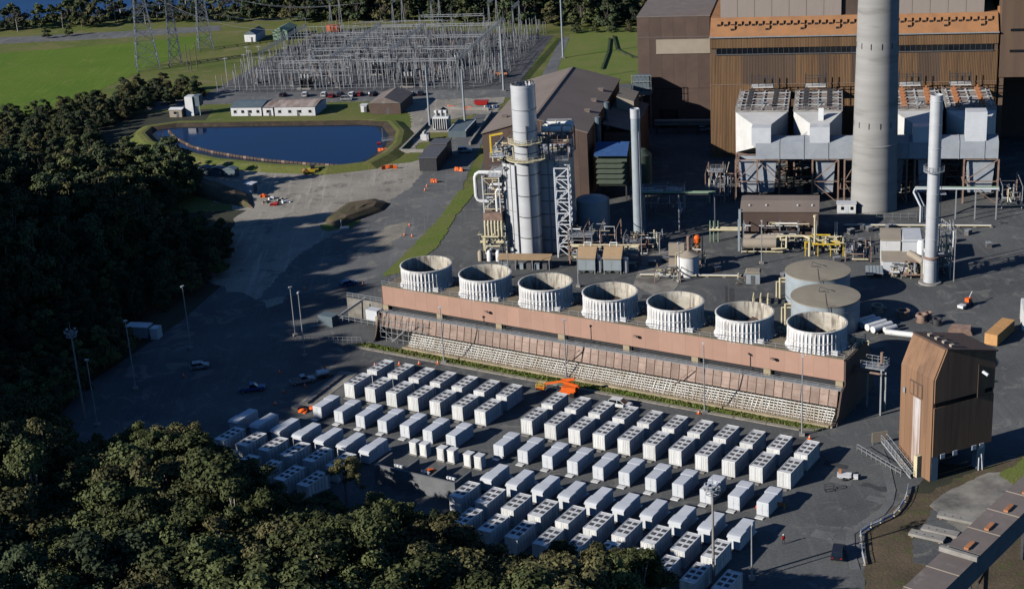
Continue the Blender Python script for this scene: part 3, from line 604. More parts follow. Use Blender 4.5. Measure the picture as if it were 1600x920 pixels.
for u in (-37.8, -22.6, -7.6, 7.3, 22, 36.8): mob('deck_light', lightme, ct, (u, 41.6, ZR))
for u in (U0+28, U0+63, U0+92): MB().bar((u,VF-.3,ZR-2.2), (u-.4,VF-1.0,ZR-1.5), .14).box(u-.9,u-.2,VF-1.3,VF-.9,ZR-1.7,ZR-1.3).build('floodlight', M['rustframe'], ct)
# steel platform at the right end of the tower
pl = thing('pipe_platform', 'rusty steel platform on a leg beside the right end of cooling tower', 'platform', (*G(55.5, 36.0), .02), GA)
MB().box(-2,2.5,-1.6,1.6,9.2,9.4).build('deck', M['steel'], pl)
for x, y in ((1.9,-1.3),(-1.6,1.3),(1.9,1.3)): MB().bar((x,y,0), (x,y,9.2), .28).build('leg', M['steel'], pl)
for a, b_ in (((-2,-1.6,9.4),(2.5,-1.6,9.4)),((2.5,-1.6,9.4),(2.5,1.6,9.4)),((-2,1.6,9.4),(2.5,1.6,9.4))): rail(a, b_, 1.1, 1.2, .08).build('rail', M['steel'], pl)
MB().tube([(-4,.3,8.6),(0,.3,8.6),(1.4,.3,9.9),(1.4,.3,12)], .3, 8).tube([(-4,-.6,8.0),(2.2,-.6,8.0),(2.2,-.6,5)], .22, 8).build('pipe', M['rustframe'], pl)
# ---------------------------------------------------------------- two big water tanks
def big_tank(label, c, r, h):
    o = thing('storage_tank', label, 'tank', (*c, .02), TA, 'two big flat tanks')
    prof = [(r, 0)]
    for k in range(1, 5): z = h*k/4; prof += [(r, z-.06), (r+.05, z-.04), (r+.05, z), (r, z+.01)] if k < 4 else [(r, z)]
    MB().lathe(prof, 64).build('shell', M['tankwall'], o, True)
    MB().lathe([(r+.1, h-.15), (r+.12, h+.05), (r*.5, h+.3), (.01, h+.5)], 64).build('roof', M['tankroof'], o, True)
    MB().bar((-1.4,1.0,h+.5), (-1.1,1.1,h+1.6), .1).bar((-1.1,1.1,h+1.55), (.9,.6,h+1.0), .1).bar((-1.4,1.0,h+.5), (0,0.2,h+.9), .1).build('roof_davit', M['darkmetal'], o)
    MB().bar((0,-.2,h+.5), (.35,-r+.3,h+.14), .09).build('roof_cable', M['ventgrey'], o)
    l = MB()
    for s in (-.22,.22): l.bar((s+.6,-r-.25,0), (s+.6,-r-.25,h+.9), .07)
    for k in range(int(h/.4)): l.bar((.38,-r-.25,.4*k+.2), (.82,-r-.25,.4*k+.2), .05)
    l.build('ladder', M['ventgrey'], o)
    MB().tube([(-r-1.1,-1,0),(-r-1.1,-1,h*.75),(-r+.1,-1,h*.75)], .28, 8).tube([(-r-1.9,.4,0),(-r-1.9,.4,h*.55),(-r+.1,.4,h*.55)], .22, 8).build('pipe', M['cream'], o)
    pr = MB().tube([(r*math.cos(a), r*math.sin(a), 1.2) for a in [math.pi*(.85+.1*k) for k in range(8)]], .13, 6).build('ring_pipe', M['ventgrey'], o)
    return o
big_tank('nearer of the two big tan roofed tanks, just behind the cooling tower', (66.9, 307.6), 7.25, 6.8)
big_tank('farther of the two big tan roofed tanks behind the cooling tower', (68.7, 324.2), 7.15, 6.7)
# ---------------------------------------------------------------- powerhouse
ph = thing('powerhouse', 'huge rust brown boiler house with orange roof strip and dark window slot', 'building', (*T(0,0), 0), TA)
MB().box(.7, 82.3, .5, 60, 0, 36.0).build('core_wall', M['rustdark'], ph)
ncol = 26; cw = (82.4-.7)/ncol
tiers = ((0, 22.2), (22.3, 31.3), (33.1, 36.2))
pms = {}
for ti, (z0, z1) in enumerate(tiers):
    for mn in ('rust', 'rustdark'):
        b = MB().box(.0, cw-.03, .1, .5, 0, z1-z0)
        for k in range(7): b.box(.08+k*.44, .24+k*.44, .02, .1, 0, z1-z0)
        pms[ti, mn] = b.mesh('cladding_panel', M[mn])
for ti, (z0, z1) in enumerate(tiers):
    for k in range(ncol):
        s = .7+k*cw; dark = (ti == 1 and (9.5 < s < 23 or s in () or k in (10, 13, 19, 20)))
        mob('cladding_panel', pms[ti, 'rustdark' if dark else 'rust'], ph, (s, 0, z0))
MB().box(2.5, 81, .25, .45, 31.35, 33.05).build('window_slot', M['glass'], ph)
b = MB()
for k in range(53): b.box(2.6+k*1.5, 2.75+k*1.5, .12, .25, 31.35, 33.05)
b.build('slot_mullions', M['darkmetal'], ph)
MB().box(2.4, 81.1, -.25, .1, 31.1, 31.34).build('slot_sill', M['ventgrey'], ph)
MB().box(.5, 82.5, -.5, .3, 36.22, 36.5).build('gutter', M['steel'], ph)
MB().box(.6, 82.4, -.1, .0, 22.2, 22.34).build('wall_flashing', M['rustframe'], ph)
MB().exts([(-.1, 36.5), (5.2, 41.2), (60, 41.2), (60, 36.05), (-.1, 36.05)], .7, 82.3).build('strip_roof', M['rustorange'], ph)
MB().exts([(5.2,41.2),(6.6,42.6),(6.6,36.2),(5.2,36.2)], 82.3, 84.0).build('roof_hip', M['rustorange'], ph)
vm = MB().exts([(0,0),(1.0,0),(1.0,1.5),(.65,1.55),(0,.8)], -.62, .62).mesh('roof_vent', M['rustorange'])
vd = MB().box(-.5,.5,-.02,.0,.1,.7).mesh('vent_mouth', M['black'])
for k in range(39):
    s = 3.2+k*2.02; q = mob('roof_vent', vm, ph, (s, 2.75, 38.95)); mob('vent_mouth', vd, q)
    if k % 5 == 2: q = mob('roof_vent', vm, ph, (s, 1.5, 37.85)); mob('vent_mouth', vd, q)
bwm = MB()
bwm.box(0, 4.9, 0, .4, 0, 44).box(4.9, 5.0, .1, .4, 0, 44)
bme = bwm.mesh('boiler_wall_panel', M['boilerwall'])
for k in range(15):
    if k in (7,): continue
    mob('boiler_wall_panel', bme, ph, (3.6+k*5.0, 5.3, 41.2))
MB().box(3.6, 78.6, 6.2, 58, 41.2, 85).build('boiler_block', M['brown'], ph)
MB().box(82.9, 125, .3, 60, 23.3, 58).build('side_block', M['rustdark'], ph)
MB().box(82.9, 125, 24, 60, 0, 23.3).build('side_block_shade_bay', M['brown'], ph)  # open bay invented so the lower part stays dark, in place of a shadow
for z in (30.5, 36.5): MB().box(85.5, 124, .1, .35, z, z+.7).build('window_slot', M['glass'], ph)
MB().bar((89.5, -2, 47), (97, -4, 31), 3.2, 2.6).build('chute', M['boilerwall'], ph)
for s in (83.1, 98, 112): MB().box(s, s+1.2, .6, 1.8, 0, 23.3).build('column', M['rustdark'], ph)
# brown wing to the left
wg = thing('brown_wing', 'tall plain brown block with a beige band, left of the rust boiler house', 'building', (*T(0,0), 0), TA)
MB().box(-25.3, -2.1, 36.4, 70, 0, 36.3).build('core_wall', M['brown'], wg)
for k in range(6):
    for z0, z1 in ((13.3, 36.4), (.0, 13.2)):
        zz = 6.4 if k in (2,) and z0 == 0 else z0
        MB().box(-25.3+k*3.86, -25.3+(k+1)*3.86-.03, 36.0, 36.4, zz, z1).build('cladding_panel', M['brown'], wg)
MB().box(-19.3, -2.12, 35.7, 36.0, 24.6, 29.2).build('beige_band', M['beige'], wg)
MB().box(-25.3, -2.1, 35.85, 36.0, 29.9, 30.05).build('flashing', M['greybrownroof'], wg)
MB().box(-18.8, -12.6, 36.0, 36.35, 0, 6.3).build('doorway', M['black'], wg)
MB().box(-25.4, -2.0, 35.9, 70.1, 36.4, 36.7).build('roof', M['greybrownroof'], wg)
MB().box(-26.8, -20.2, 28, 35.8, 13.0, 14.0).build('platform', M['concrete'], wg)
for x in (-26.4, -23.5, -20.6): MB().bar((x, 28.4, 0), (x, 28.4, 13.0), .5).build('platform_leg', M['rustframe'], wg)
b = MB()
for i in range(6): b.bar((-26.6+i*1.25, 28.2, 14), (-26.6+i*1.25, 28.2, 19.5), .12)
for z in (15.2, 17.4, 19.3): b.bar((-26.7, 28.2, z), (-20.3, 28.2, z), .12)
b.build('platform_frame', M['steel'], wg)
MB().box(-26.2, -21, 29, 34, 14.0, 18.6).build('platform_plant', M['slate'], wg)
# pipe bridge in front of the wing
pbr = thing('pipe_bridge', 'dark pipe bridge crossing in front of the tall brown block', 'bridge', (*T(0,0), 0), TA)
MB().box(-19.5, -1, 27.5, 30.5, 3.3, 3.7).build('deck', M['concrete'], pbr)
for y in (28, 29.2, 30): MB().cyl((-19.5, y, 4.3), (-1, y, 4.3), .35, .35, 8).build('pipe', M['cream' if y == 29.2 else 'rustframe'], pbr)
for x in (-19, -12, -6, -1.6):
    for y in (27.8, 30.2): MB().bar((x, y, 0), (x, y, 3.3), .35).build('leg', M['darkmetal'], pbr)
rail((-19.5, 27.6, 3.7), (-1, 27.6, 3.7), 1.5, 1.1, .07).build('rail', M['steel'], pbr)
# ---------------------------------------------------------------- chimney
ch = thing('chimney', 'very tall round grey concrete chimney in front of the boiler house', 'chimney', (*T(47.5,-51.5), 0), TA)
prof = [(6.05, 0)]
for k in range(1, 41):
    z = 3*k; r = 6.0 - .0165*z; prof += [(r, z)]
MB().lathe(prof, 72, cap=True).build('shaft', M['chimney'], ch, True)
sl_ = MB().box(-.12, .12, -.03, .12, 0, 1.5).mesh('slot', M['black'])
for z, a0 in ((22.6, -.32), (43.1, -.32)):
    for k in range(12):
        a = a0 + k*math.pi/6 - math.pi/2; r = 6.0-.0165*z; q = mob('slot', sl_, ch, (r*math.cos(a), r*math.sin(a), z)); q.rotation_euler = (0, 0, a+math.pi/2)
MB().lathe([(5.72,17.6),(5.8,17.7),(5.8,18.1),(5.7,18.2)], 72).build('band', M['chimney'], ch, True)
# ---------------------------------------------------------------- precipitators
def frame(b, xs, y, z0, z1, nz, t=.45, bt=.22):
    for i, x in enumerate(xs):
        b.bar((x, y, z0), (x, y, z1), t)
    for i in range(len(xs)-1):
        for k in range(nz):
            za, zb = z0+(z1-z0)*k/nz, z0+(z1-z0)*(k+1)/nz
            b.bar((xs[i], y, zb), (xs[i+1], y, zb), bt*1.2)
            if (i+k) % 2: b.bar((xs[i], y, za), (xs[i+1], y, zb), bt)
            else: b.bar((xs[i], y, zb), (xs[i+1], y, za), bt)
    return b
def precipitator(s0, s1, label, boxm, orange=False):
    o = thing('precipitator', label, 'precipitator', (*T(s0, 0), 0), TA, 'four precipitators in front of the boiler house'); w_ = s1-s0
    MB().box(0, w_, -33, -9, 10.2, 21.9).build('casing', M['espwhite'], o)
    # funnel towards the front duct
    c = w_*.38; d = c+4.6
    MB().add([(0,-33.02,10.4),(w_,-33.02,10.4),(w_,-33.02,21.8),(0,-33.02,21.8),(c,-43.5,14.4),(d,-43.5,14.4),(d,-43.5,20.8),(c,-43.5,20.8)], [(0,1,5,4),(1,2,6,5),(2,3,7,6),(3,0,4,7),(4,5,6,7)]).build('funnel', M['espwhite'], o)
    MB().box(-.15, w_+.15, -33.2, -8.8, 21.9, 22.15).build('deck', M['espdeck'], o)
    for k in range(2): 
        for j in range(3): MB().add([(k*w_/2+.3,-32+j*8,10.1),((k+1)*w_/2-.3,-32+j*8,10.1),((k+1)*w_/2-.3,-24.6+j*8,10.1),(k*w_/2+.3,-24.6+j*8,10.1),(k*w_/2+w_/4-.4,-28.5+j*8,4.4),(k*w_/2+w_/4+.4,-28.5+j*8,4.4),(k*w_/2+w_/4+.4,-27.8+j*8,4.4),(k*w_/2+w_/4-.4,-27.8+j*8,4.4)], [(1,0,4,5),(2,1,5,6),(3,2,6,7),(0,3,7,4),(7,6,5,4)]).build('hopper', M['duct'], o)
    rb = MB().box(-.75,.75,-.55,.55,0,1.1).box(-.2,.2,-.2,.2,1.1,1.7).mesh('rapper_box', M[boxm])
    for k in range(2):
        for j in range(6): mob('rapper_box', rb, o, (w_*(.24+.5*k), -31+j*3.9, 22.15))
    for k in range(5): MB().bar((w_*.08+k*w_*.21, -32.5, 22.35), (w_*.08+k*w_*.21, -9.5, 22.35), .3, .3).build('deck_beam', M['espwhite'], o)
    for j in range(7): MB().bar((.3, -32+j*3.7, 22.7), (w_-.3, -32+j*3.7, 22.7), .16, .16).build('deck_cable_tray', M['espwhite' if j % 2 else 'rustframe'], o)
    rail((0,-33.1,22.15), (w_,-33.1,22.15), 1.4, 1.1, .07).build('rail', M['steel'], o); rail((0,-33,22.15), (0,-9,22.15), 1.6, 1.1, .07).build('rail', M['steel'], o)
    MB().bar((w_*.5, -30, 22.2), (w_*.62, -33.5, 24.6), .35).bar((w_*.62, -33.5, 24.6), (w_*.42, -34, 24.9), .35).bar((w_*.5,-30,22.2), (w_*.5,-30,24.8), .4).build('deck_crane', M['steel'], o)
    rq = random.Random(int(s0)); 
    for k in range(26):                                 # ash pipes and walkways below the hoppers
        x, y, z = rq.uniform(.3,w_-.3), rq.uniform(-32,-12), rq.uniform(.4,8.5); ax = rq.randrange(3); q1 = [x,y,z]; q1[ax] = rq.uniform(*(((.2,w_-.2),(-33,-11),(.2,9))[ax])); q2 = list(q1); q2[2] = rq.uniform(.2,9)
        MB().tube([(x,y,z),tuple(q1),tuple(q2)], rq.uniform(.1,.3), 6).build('ash_pipe', M[rq.choice(('rustframe','steel','cream','ventgrey','duct'))], o)
    for z in (3.4, 7.0): MB().box(.4,w_-.4,-34.2,-33.0,z,z+.14).build('walkway', M['steel'], o); rail((.4,-34.1,z+.14),(w_-.4,-34.1,z+.14),1.4,1.0,.06).build('walkway_rail', M['rustframe'], o)
    for k in range(3): MB().box(1+k*4,2.8+k*4,-37.5,-36.2,0,rq.uniform(1.4,3.2)).build('control_box', M[rq.choice(('tankwall','espwhite','rustframe'))], o)
    # steel platform against the facade
    MB().box(w_*.2, w_*.65, -6.5, -2.5, 22.6, 22.85).build('rear_platform', M['espwhite'], o)
    fr = MB()
    for x in (.2, .35, .5, .65):
        for y in (-6.4, -2.6): fr.bar((w_*x, y, 20.5), (w_*x, y, 26), .18)
    for z in (23.9, 25.2, 26): fr.bar((w_*.2, -6.4, z), (w_*.65, -6.4, z), .16)
    fr.build('rear_frame', M['darkmetal'], o)
    xs = [.2, w_*.48, w_-.2]
    for yy in (-33.5, -22, -10): frame(MB(), xs, yy, 0, 10.2, 2).build('support_frame', M['rustframe'], o)
    return o
precipitator(10.2, 24.4, 'white precipitator with cluttered deck, leftmost of four before the boiler house', 'darkmetal')
precipitator(26.0, 39.0, 'white precipitator just left of the tall concrete chimney', 'darkmetal')
precipitator(52.4, 65.6, 'white precipitator with orange deck boxes just right of the chimney', 'copper')
precipitator(66.6, 79.4, 'white precipitator with orange deck boxes at the right end of the row', 'copper')
# plenum ducts with trestle frames
def plenum(label, s0, s1, prof, boxes, cols):
    o = thing('flue_duct', label, 'duct', (*T(0,0), 0), TA)
    x = s0; k = 0
    while x < s1-.1:
        x2 = min(x+6.4, s1); MB().exts(prof, x, x2-.06).build('duct_section', M['duct'], o)
        MB().exts([(y+(.12 if y > -44 else -.12), z+(.1 if z > 16 else -.1)) for y, z in prof], x2-.3, x2-.06).build('flange', M['duct'], o); x = x2
    for bx in boxes: MB().box(*bx).build('duct_box', M['grey_white'], o)
    for a in cols:
        f = frame(MB(), a, -47.2, 0, 12, 2, .42, .2); frame(f, a, -41.5, 0, 12, 2, .42, .2)
        for x in a:
            for z in (5.8, 11.9): f.bar((x, -47.2, z), (x, -41.5, z), .3)
        f.build('trestle', M['rustframe'], o)
    for a in cols:
        if a[-1]-a[0] < 4: continue
        MB().add([(a[0]+.8,-46,11.8),(a[-1]-.8,-46,11.8),(a[-1]-.8,-42,11.8),(a[0]+.8,-42,11.8),(a[0]+1.4,-45.4,2.5),(a[-1]-1.4,-45.4,2.5),(a[-1]-1.4,-43,2.5),(a[0]+1.4,-43,2.5)], [(1,0,4,5),(2,1,5,6),(3,2,6,7),(0,3,7,4),(7,6,5,4)]).build('hopper', M['duct'], o)
    return o
pf = [(-47.5, 12.3), (-41.0, 12.3), (-41.0, 17.2), (-44.2, 17.8), (-47.5, 16.6)]
plenum('long blue grey flue duct on rusty trestles left of the chimney', 16.4, 44.0, pf, [(15.3, 20.4, -47.3, -43.6, 16.0, 20.9), (30.6, 35.8, -47.3, -43.6, 16.0, 20.9)], [(11, 16.8, 22.6), (31.4, 38.2), (39.8, 43.2)])
plenum('long blue grey flue duct on rusty trestles right of the chimney', 50.0, 79.0, pf, [(70.6, 75.8, -47.0, -42.5, 16.4, 24.6), (57.2, 62, -47.3, -43.6, 16.0, 20.9)], [(52.0, 56.0), (58, 63), (70.5, 79.2)])
wd = thing('white_duct', 'white sloping duct elbow between the two left precipitators', 'duct', (*T(27, -39.5), 0), TA)
MB().bar((-.6,-1,14.8), (6.4,-1,20.6), 1.5, 1.2).build('sloping_leg', M['white'], wd); MB().bar((6.4,-1,20.4), (6.4,2.4,23.4), 1.4, 1.2).build('upper_leg', M['white'], wd)
# ---------------------------------------------------------------- gable hall
hl = thing('gable_hall', 'big brown gable roofed hall behind the silver boiler', 'building', (*T(-58.6, -47.8), 0), TA)
HW, HD, HE, HR = 29.4, 67.0, 20.0, 24.0
for k in range(12):
    x0, x1 = HW*k/12, HW*(k+1)/12; zt = lambda x: HE + (HR-HE)*(1-abs(x-HW/2)/(HW/2)) - .1
    MB().extr([(x0,0),(x1-.03,0),(x1-.03,zt(x1)),(x0,zt(x0))], 0, .3).build('cladding_panel', M['brown'], hl)
MB().extr([(.1,0),(HW-.1,0),(HW-.1,HE-.3),(HW/2,HR-.4),(.1,HE-.3)], .32, HD).build('hall_wall', M['brown'], hl)
MB().extr([(-.3,HE-.05),(HW/2,HR),(HW/2,HR+.3),(-.3,HE+.25)], -.4, HD+.3).build('roof_slope', M['brownroof'], hl)
MB().extr([(HW+.3,HE-.05),(HW/2+.01,HR),(HW/2+.01,HR+.3),(HW+.3,HE+.25)], -.4, HD+.3).build('roof_slope', M['brownroof'], hl)
MB().bar((HW/2,-.4,HR+.38), (HW/2,HD+.3,HR+.38), .7, .14).build('ridge_cap', M['brownroof'], hl)
rv = MB().box(-.7,.7,-.5,.5,0,1.3).box(-.9,.9,-.7,.7,1.3,1.5).mesh('roof_vent', M['brownroof'])
for x, y in ((26.5,20),(26.5,33),(26.5,47),(4,12),(5,24)): mob('roof_vent', rv, hl, (x, y, HE+.4 if x > 20 else HE+.8))
for y in (12, 30): MB().cyl((HW+1.2,y,HE-8), (HW+1.2,y,HE+1.5), .8, .8, 12).build('flue', M['slate'], hl)
MB().box(9,14,-.25,-.02,0,5.5).build('door', M['darkmetal'], hl)
# dark annex, shaded sheds and air intake to the right of the hall
an = thing('lean_to_annex', 'brown annex with pale sloping roof between hall and tall brown block', 'building', (*T(-28.6, 0), 0), TA)
MB().box(0, 9.0, -22, 12, 0, 13.5).build('wall', M['brown'], an)
MB().extr([(-.2,16),(9.3,13.6),(9.3,13.9),(-.2,16.3)], -22.3, 12.3).build('roof', M['greybrownroof'], an)
MB().extr([(1.3,15.2),(6.5,14.5),(6.5,18.0),(1.3,19.6)], -2, 11).build('upper_hood', M['beige'], an)
ai = thing('air_intake', 'dark green louvred air intake house with blue roof beside the hall', 'building', (*T(-27.3, -46), 0), TA)
for k in range(6): MB().extr([(0,0),(8.6,0),(8.6,1.2),(0,1.2)], 0, .6).build('louvre', M['greenpaint'], ai, loc=(0, -.7+.0*k, 5.2+k*1.5)).rotation_euler = (R(-28), 0, 0)
MB().box(0, 8.6, 0, 9, 4.5, 14.2).build('housing', M['greenpaint'], ai)
MB().exts([(-1.6,13.6),(4,16.0),(9.4,14.2),(9.4,13.9),(4,15.7),(-1.6,13.3)], -.3, 8.9).build('roof', M['bluepaint'], ai)
for x in (.5, 8.1):
    for y in (.5, 8.5): MB().bar((x,y,0), (x,y,4.5), .4).build('leg', M['darkmetal'], ai)
MB().lathe([(2.8,3.5),(2.8,12.5),(1.2,14)], 20, (12.2,3.5,0), True).build('silencer', M['greenpaint'], ai, True)
ts = thing('thin_stack', 'slender grey blue exhaust stack standing in the shaded gap', 'stack', (*T(-10.9, -86), 0), TA)
MB().cyl((0,0,0), (0,0,35.4), 1.25, 1.1, 24).build('shaft', M['tankwall'], ts, True); MB().lathe([(1.1,33.2),(1.2,33.3),(1.2,35.6),(1.0,35.7),(1.0,34)], 24).build('cap', M['silver'], ts, True)
MB().box(-1.6,1.6,-1.6,1.6,0,4).build('plinth', M['rustframe'], ts); MB().cyl((.9,-.9,3), (.9,-.9,30), .09, .09, 6).build('pipe', M['steel'], ts)
dt = thing('dark_tank', 'round blue grey tank in the shade beside the silver boiler', 'tank', (*T(-23.2, -81), 0), TA)
MB().lathe([(4.1,0),(4.1,11.2),(3.9,11.4),(.02,12.2)], 36).build('shell', M['tankwall'], dt, True); MB().tube([(4.3,0,0),(4.3,0,11.5),(2.5,0,12.3)], .15).build('pipe', M['steel'], dt)
# ---------------------------------------------------------------- heat recovery boiler with its stack
hb = thing('recovery_boiler', 'silver recovery boiler with tall round stack and pipework on its sides', 'boiler', (*T(-37.1, -93.2), 0), TA)
prof = [(3.0, 0)]
for k in range(1, 9): z = 5.4*k; prof += [(3.0, z-.1), (3.07, z-.07), (3.07, z+.07), (3.0, z+.1)]
for k in range(1, 8): MB().lathe([(3.02,5.4*k-.1),(3.14,5.4*k-.08),(3.14,5.4*k+.08),(3.02,5.4*k+.1)], 40).build('stack_ring', M['ventgrey' if k < 6 else 'steel'], hb)
prof = [p for p in prof if p[1] < 43.4] + [(3.0, 43.8), (2.75, 43.8), (2.7, 38)]
MB().lathe(prof, 40).build('stack', M['silver'], hb, True)
b = MB()
for k in range(14): a = k*2*math.pi/14; b.box(2.6*math.cos(a)-.14, 2.6*math.cos(a)+.14, 2.6*math.sin(a)-.14, 2.6*math.sin(a)+.14, 43.4, 44.3)
b.build('stack_crown', M['darkmetal'], hb)
MB().cyl((0,0,42.2),(0,0,42.3),2.7,2.7,30).build('stack_throat', M['black'], hb)
MB().bar((.9,-3.05,0), (.9,-3.05,34), .35, .25).build('seam_conduit', M['ventgrey'], hb)
# casing panels
pm1 = MB().box(.03, 2.1, 0, .12, .05, 3.3).mesh('casing_panel', M['silver']); 
for x0, n in ((-6.2, 2), (2.9, 2)):
    for i in range(n):
        for j in range(7): mob('casing_panel', pm1, hb, (x0+i*2.15-(.9 if x0 < 0 else 0)+.4, 1.9, j*3.4))
MB().box(-6.2, 6.6, 2.05, 30, 0, 24.0).build('casing', M['silver'], hb)
for i in range(3):                                    # canted panels between the casing's left edge and the stack
    xa, ya, xb, yb = -6.3+i*1.2, .2-i*.85, -6.3+(i+1)*1.2, .2-(i+1)*.85
    for j in range(4): MB().prism([(xa,ya),(xb-.03,yb+.05),(xb+.2,yb+.2),(xa+.25,ya+.2)], j*6.0+.05, j*6.0+5.95).build('canted_panel', M['silver'], hb)
    MB().bar((xa-.05,ya-.05,0),(xa-.05,ya-.05,24),.14).build('panel_rib', M['steel'], hb)
for x in (-6.25, -4.4, 4.9, 6.65): MB().bar((x, 1.75, 0), (x, 1.75, 24.2), .35).build('buckstay', M['steel'], hb)
for j in range(7): MB().box(2.8, 6.7, 1.7, 1.85, 3.4*j, 3.4*j+.14).build('stiffener', M['ventgrey'], hb)
# lattice stair tower
lt = MB(); x0, x1, y0, y1 = 7.0, 10.4, -1.5, 1.6
for x in (x0, x1):
    for y in (y0, y1): lt.bar((x, y, 0), (x, y, 23.0), .32)
for k in range(8):
    z = 23.0*(k+1)/8; za = 23.0*k/8
    for y in (y0, y1): lt.bar((x0, y, z), (x1, y, z), .26); lt.bar(*(((x0, y, za), (x1, y, z)) if k % 2 else ((x1, y, za), (x0, y, z))), .22)
    for x in (x0, x1): lt.bar((x, y0, z), (x, y1, z), .24); lt.bar((x, y0, za), (x, y1, z), .18)
lt.build('lattice_tower', M['grey_white'], hb)
# platforms and clutter round the stack and on the casing roof
for z, r0, r1 in ((25.2, 3.1, 5.0), (29.4, 3.1, 4.4)):
    MB().lathe([(r0, z), (r1, z), (r1, z+.18), (r0, z+.18)], 24).build('ring_platform', M['cream'], hb)
    b = MB()
    for k in range(24):
        a = k*math.pi/12; p = (r1*.98*math.cos(a), r1*.98*math.sin(a)); q = (r1*.98*math.cos(a+math.pi/12), r1*.98*math.sin(a+math.pi/12))
        b.bar((*p, z+.18), (*p, z+1.3), .08); b.bar((*p, z+1.25), (*q, z+1.25), .07); b.bar((*p, z+.75), (*q, z+.75), .06)
    b.build('ring_rail', M['cream'], hb)
rr = random.Random(3)
def clutter(o, n, bx, name='pipe', ms=('steel','cream','ventgrey','rustframe','white'), r=(.1,.32)):
    x0, x1, y0, y1, z0, z1 = bx
    for k in range(n):
        x, y, z = rr.uniform(x0,x1), rr.uniform(y0,y1), rr.uniform(z0+.3,z1); ax = rr.randrange(3); L = rr.uniform(.25,.6)
        q = [x, y, z]; q[ax] += L*(x1-x0 if ax == 0 else y1-y0 if ax == 1 else (z1-z0))*rr.choice((-1,1)); lim = ((x0,x1),(y0,y1),(z0,z1))[ax]; q[ax] = min(max(q[ax], lim[0]), lim[1])
        p2 = list(q); ax2 = (ax+rr.choice((1,2))) % 3; l2 = ((x0,x1),(y0,y1),(z0,z1))[ax2]; p2[ax2] = rr.uniform(*l2)
        MB().tube([(x,y,z), tuple(q), tuple(p2)], rr.uniform(*r), 6).build(name, M[rr.choice(ms)], o)
def platform(o, x0, x1, y0, y1, z, m='steel', legs=True, h=1.1):
    MB().box(x0,x1,y0,y1,z,z+.15).build('platform', M[m], o)
    b = MB()
    for a, c in (((x0,y0),(x1,y0)),((x1,y0),(x1,y1)),((x0,y1),(x1,y1)),((x0,y0),(x0,y1))):
        n = max(1, int(math.dist(a, c)/1.2))
        for i in range(n+1): px, py = a[0]+(c[0]-a[0])*i/n, a[1]+(c[1]-a[1])*i/n; b.bar((px,py,z+.15),(px,py,z+h),.07)
        for zz in (h, h*.55): b.bar((*a, z+zz), (*c, z+zz), .07)
    if legs:
        for x in (x0+.1, x1-.1):
            for y in (y0+.1, y1-.1): b.bar((x,y,0),(x,y,z),.18)
    b.build('platform_frame', M[m], o)
platform(hb, -9.0, -5.5, -1.5, 8, 25.8, 'grey_white', False); platform(hb, 2.5, 10.2, 1, 12, 24.3, 'steel', False); platform(hb, 3, 10, 0.5, 12, 28.6, 'rustframe', False); platform(hb, -9.5, -6.4, -2, 5, 21.0, 'grey_white', False)
for k in range(3): MB().cyl((3.2, 5+k*2.6, 31.2), (10.4, 5+k*2.6, 31.2), .8, .8, 14).build('steam_drum', M['white'], hb, True)
clutter(hb, 46, (2.2, 10.4, 1.5, 12, 24.2, 32.2)); clutter(hb, 30, (-9.4, -3, -1.5, 8, 22.5, 28.5), ms=('cream','steel','ventgrey'))
MB().bar((-9.2,-1.6,21), (-6.2,1.8,18.2), .3).bar((-9.2,4,21), (-6.2,1.8,18.2), .3).build('platform_brace', M['grey_white'], hb)
b = MB(); b.bar((-8.6,-1,26),(-8.6,-1,31.4),.45); b.bar((-8.6,-1,31.2),(-5.4,-1,31.8),.4); b.build('yellow_davit', M['yellow'], hb)
for x in (3.2, 5.4, 7.6, 10.2):
    for y in (1.6, 11.8): MB().bar((x,y,24.2), (x,y,30.4), .25).build('post', M['rustframe'], hb)
# side pipework on the left
sp = thing('side_pipe_rack', 'white pipe loops and brown ducts on a rack left of the silver boiler', 'pipe rack', (*T(-37.1, -93.2), 0), TA)
MB().tube([(-6.5,1,21.3),(-12.6,1,21.3),(-13.3,1,20.8),(-13.6,1,20),(-13.6,1,15.2),(-13.2,1,14.3),(-12.4,1,13.9),(-6.5,1,13.9)], .5, 10).build('large_loop', M['white'], sp, True)
MB().tube([(-6.5,-.4,18.6),(-9.2,-.4,18.6),(-9.8,-.4,18),(-9.8,-.4,12.5)], .4, 10).build('small_loop', M['white'], sp, True)
MB().tube([(-6.5,-1.4,17.6),(-7.5,-1.4,17.6),(-7.9,-1.4,17),(-7.9,-1.4,12)], .35, 10).build('small_loop', M['white'], sp, True)
for x in (-11.2, -7): 
    for y in (-1.6, 2.6): MB().bar((x,y,0),(x,y,21.2),.28).build('post', M['grey_white'], sp)
f = MB()
for z in (4, 8.5, 12.6, 16.5, 20.5):
    for y in (-1.6, 2.6): f.bar((-11.2,y,z),(-7,y,z),.22)
    for x in (-11.2,-7): f.bar((x,-1.6,z),(x,2.6,z),.2)
f.bar((-11.2,-1.6,12.6),(-7,-1.6,16.5),.16); f.bar((-7,-1.6,16.5),(-11.2,-1.6,20.5),.16); f.build('beams', M['cream'], sp)
MB().box(-11.4,-6.6,-2.2,2.4,9.4,11.6).build('brown_duct', M['rustframe'], sp)
for k in range(6): MB().tube([(-11.0+k*.85,-2.3,9.8),(-11.0+k*.85,-2.6,9.0),(-11.0+k*.85,-2.6,4.6)], .28, 8).build('riser', M['cream'], sp, True)
MB().cyl((-12.4,-2.6,4.3),(-6.4,-2.6,4.3),.42,.42,10).build('header', M['cream'], sp, True)
clutter(sp, 26, (-12.8,-5.8,-4.5,1,.4,6.5), ms=('cream','steel','ventgrey','cream'))
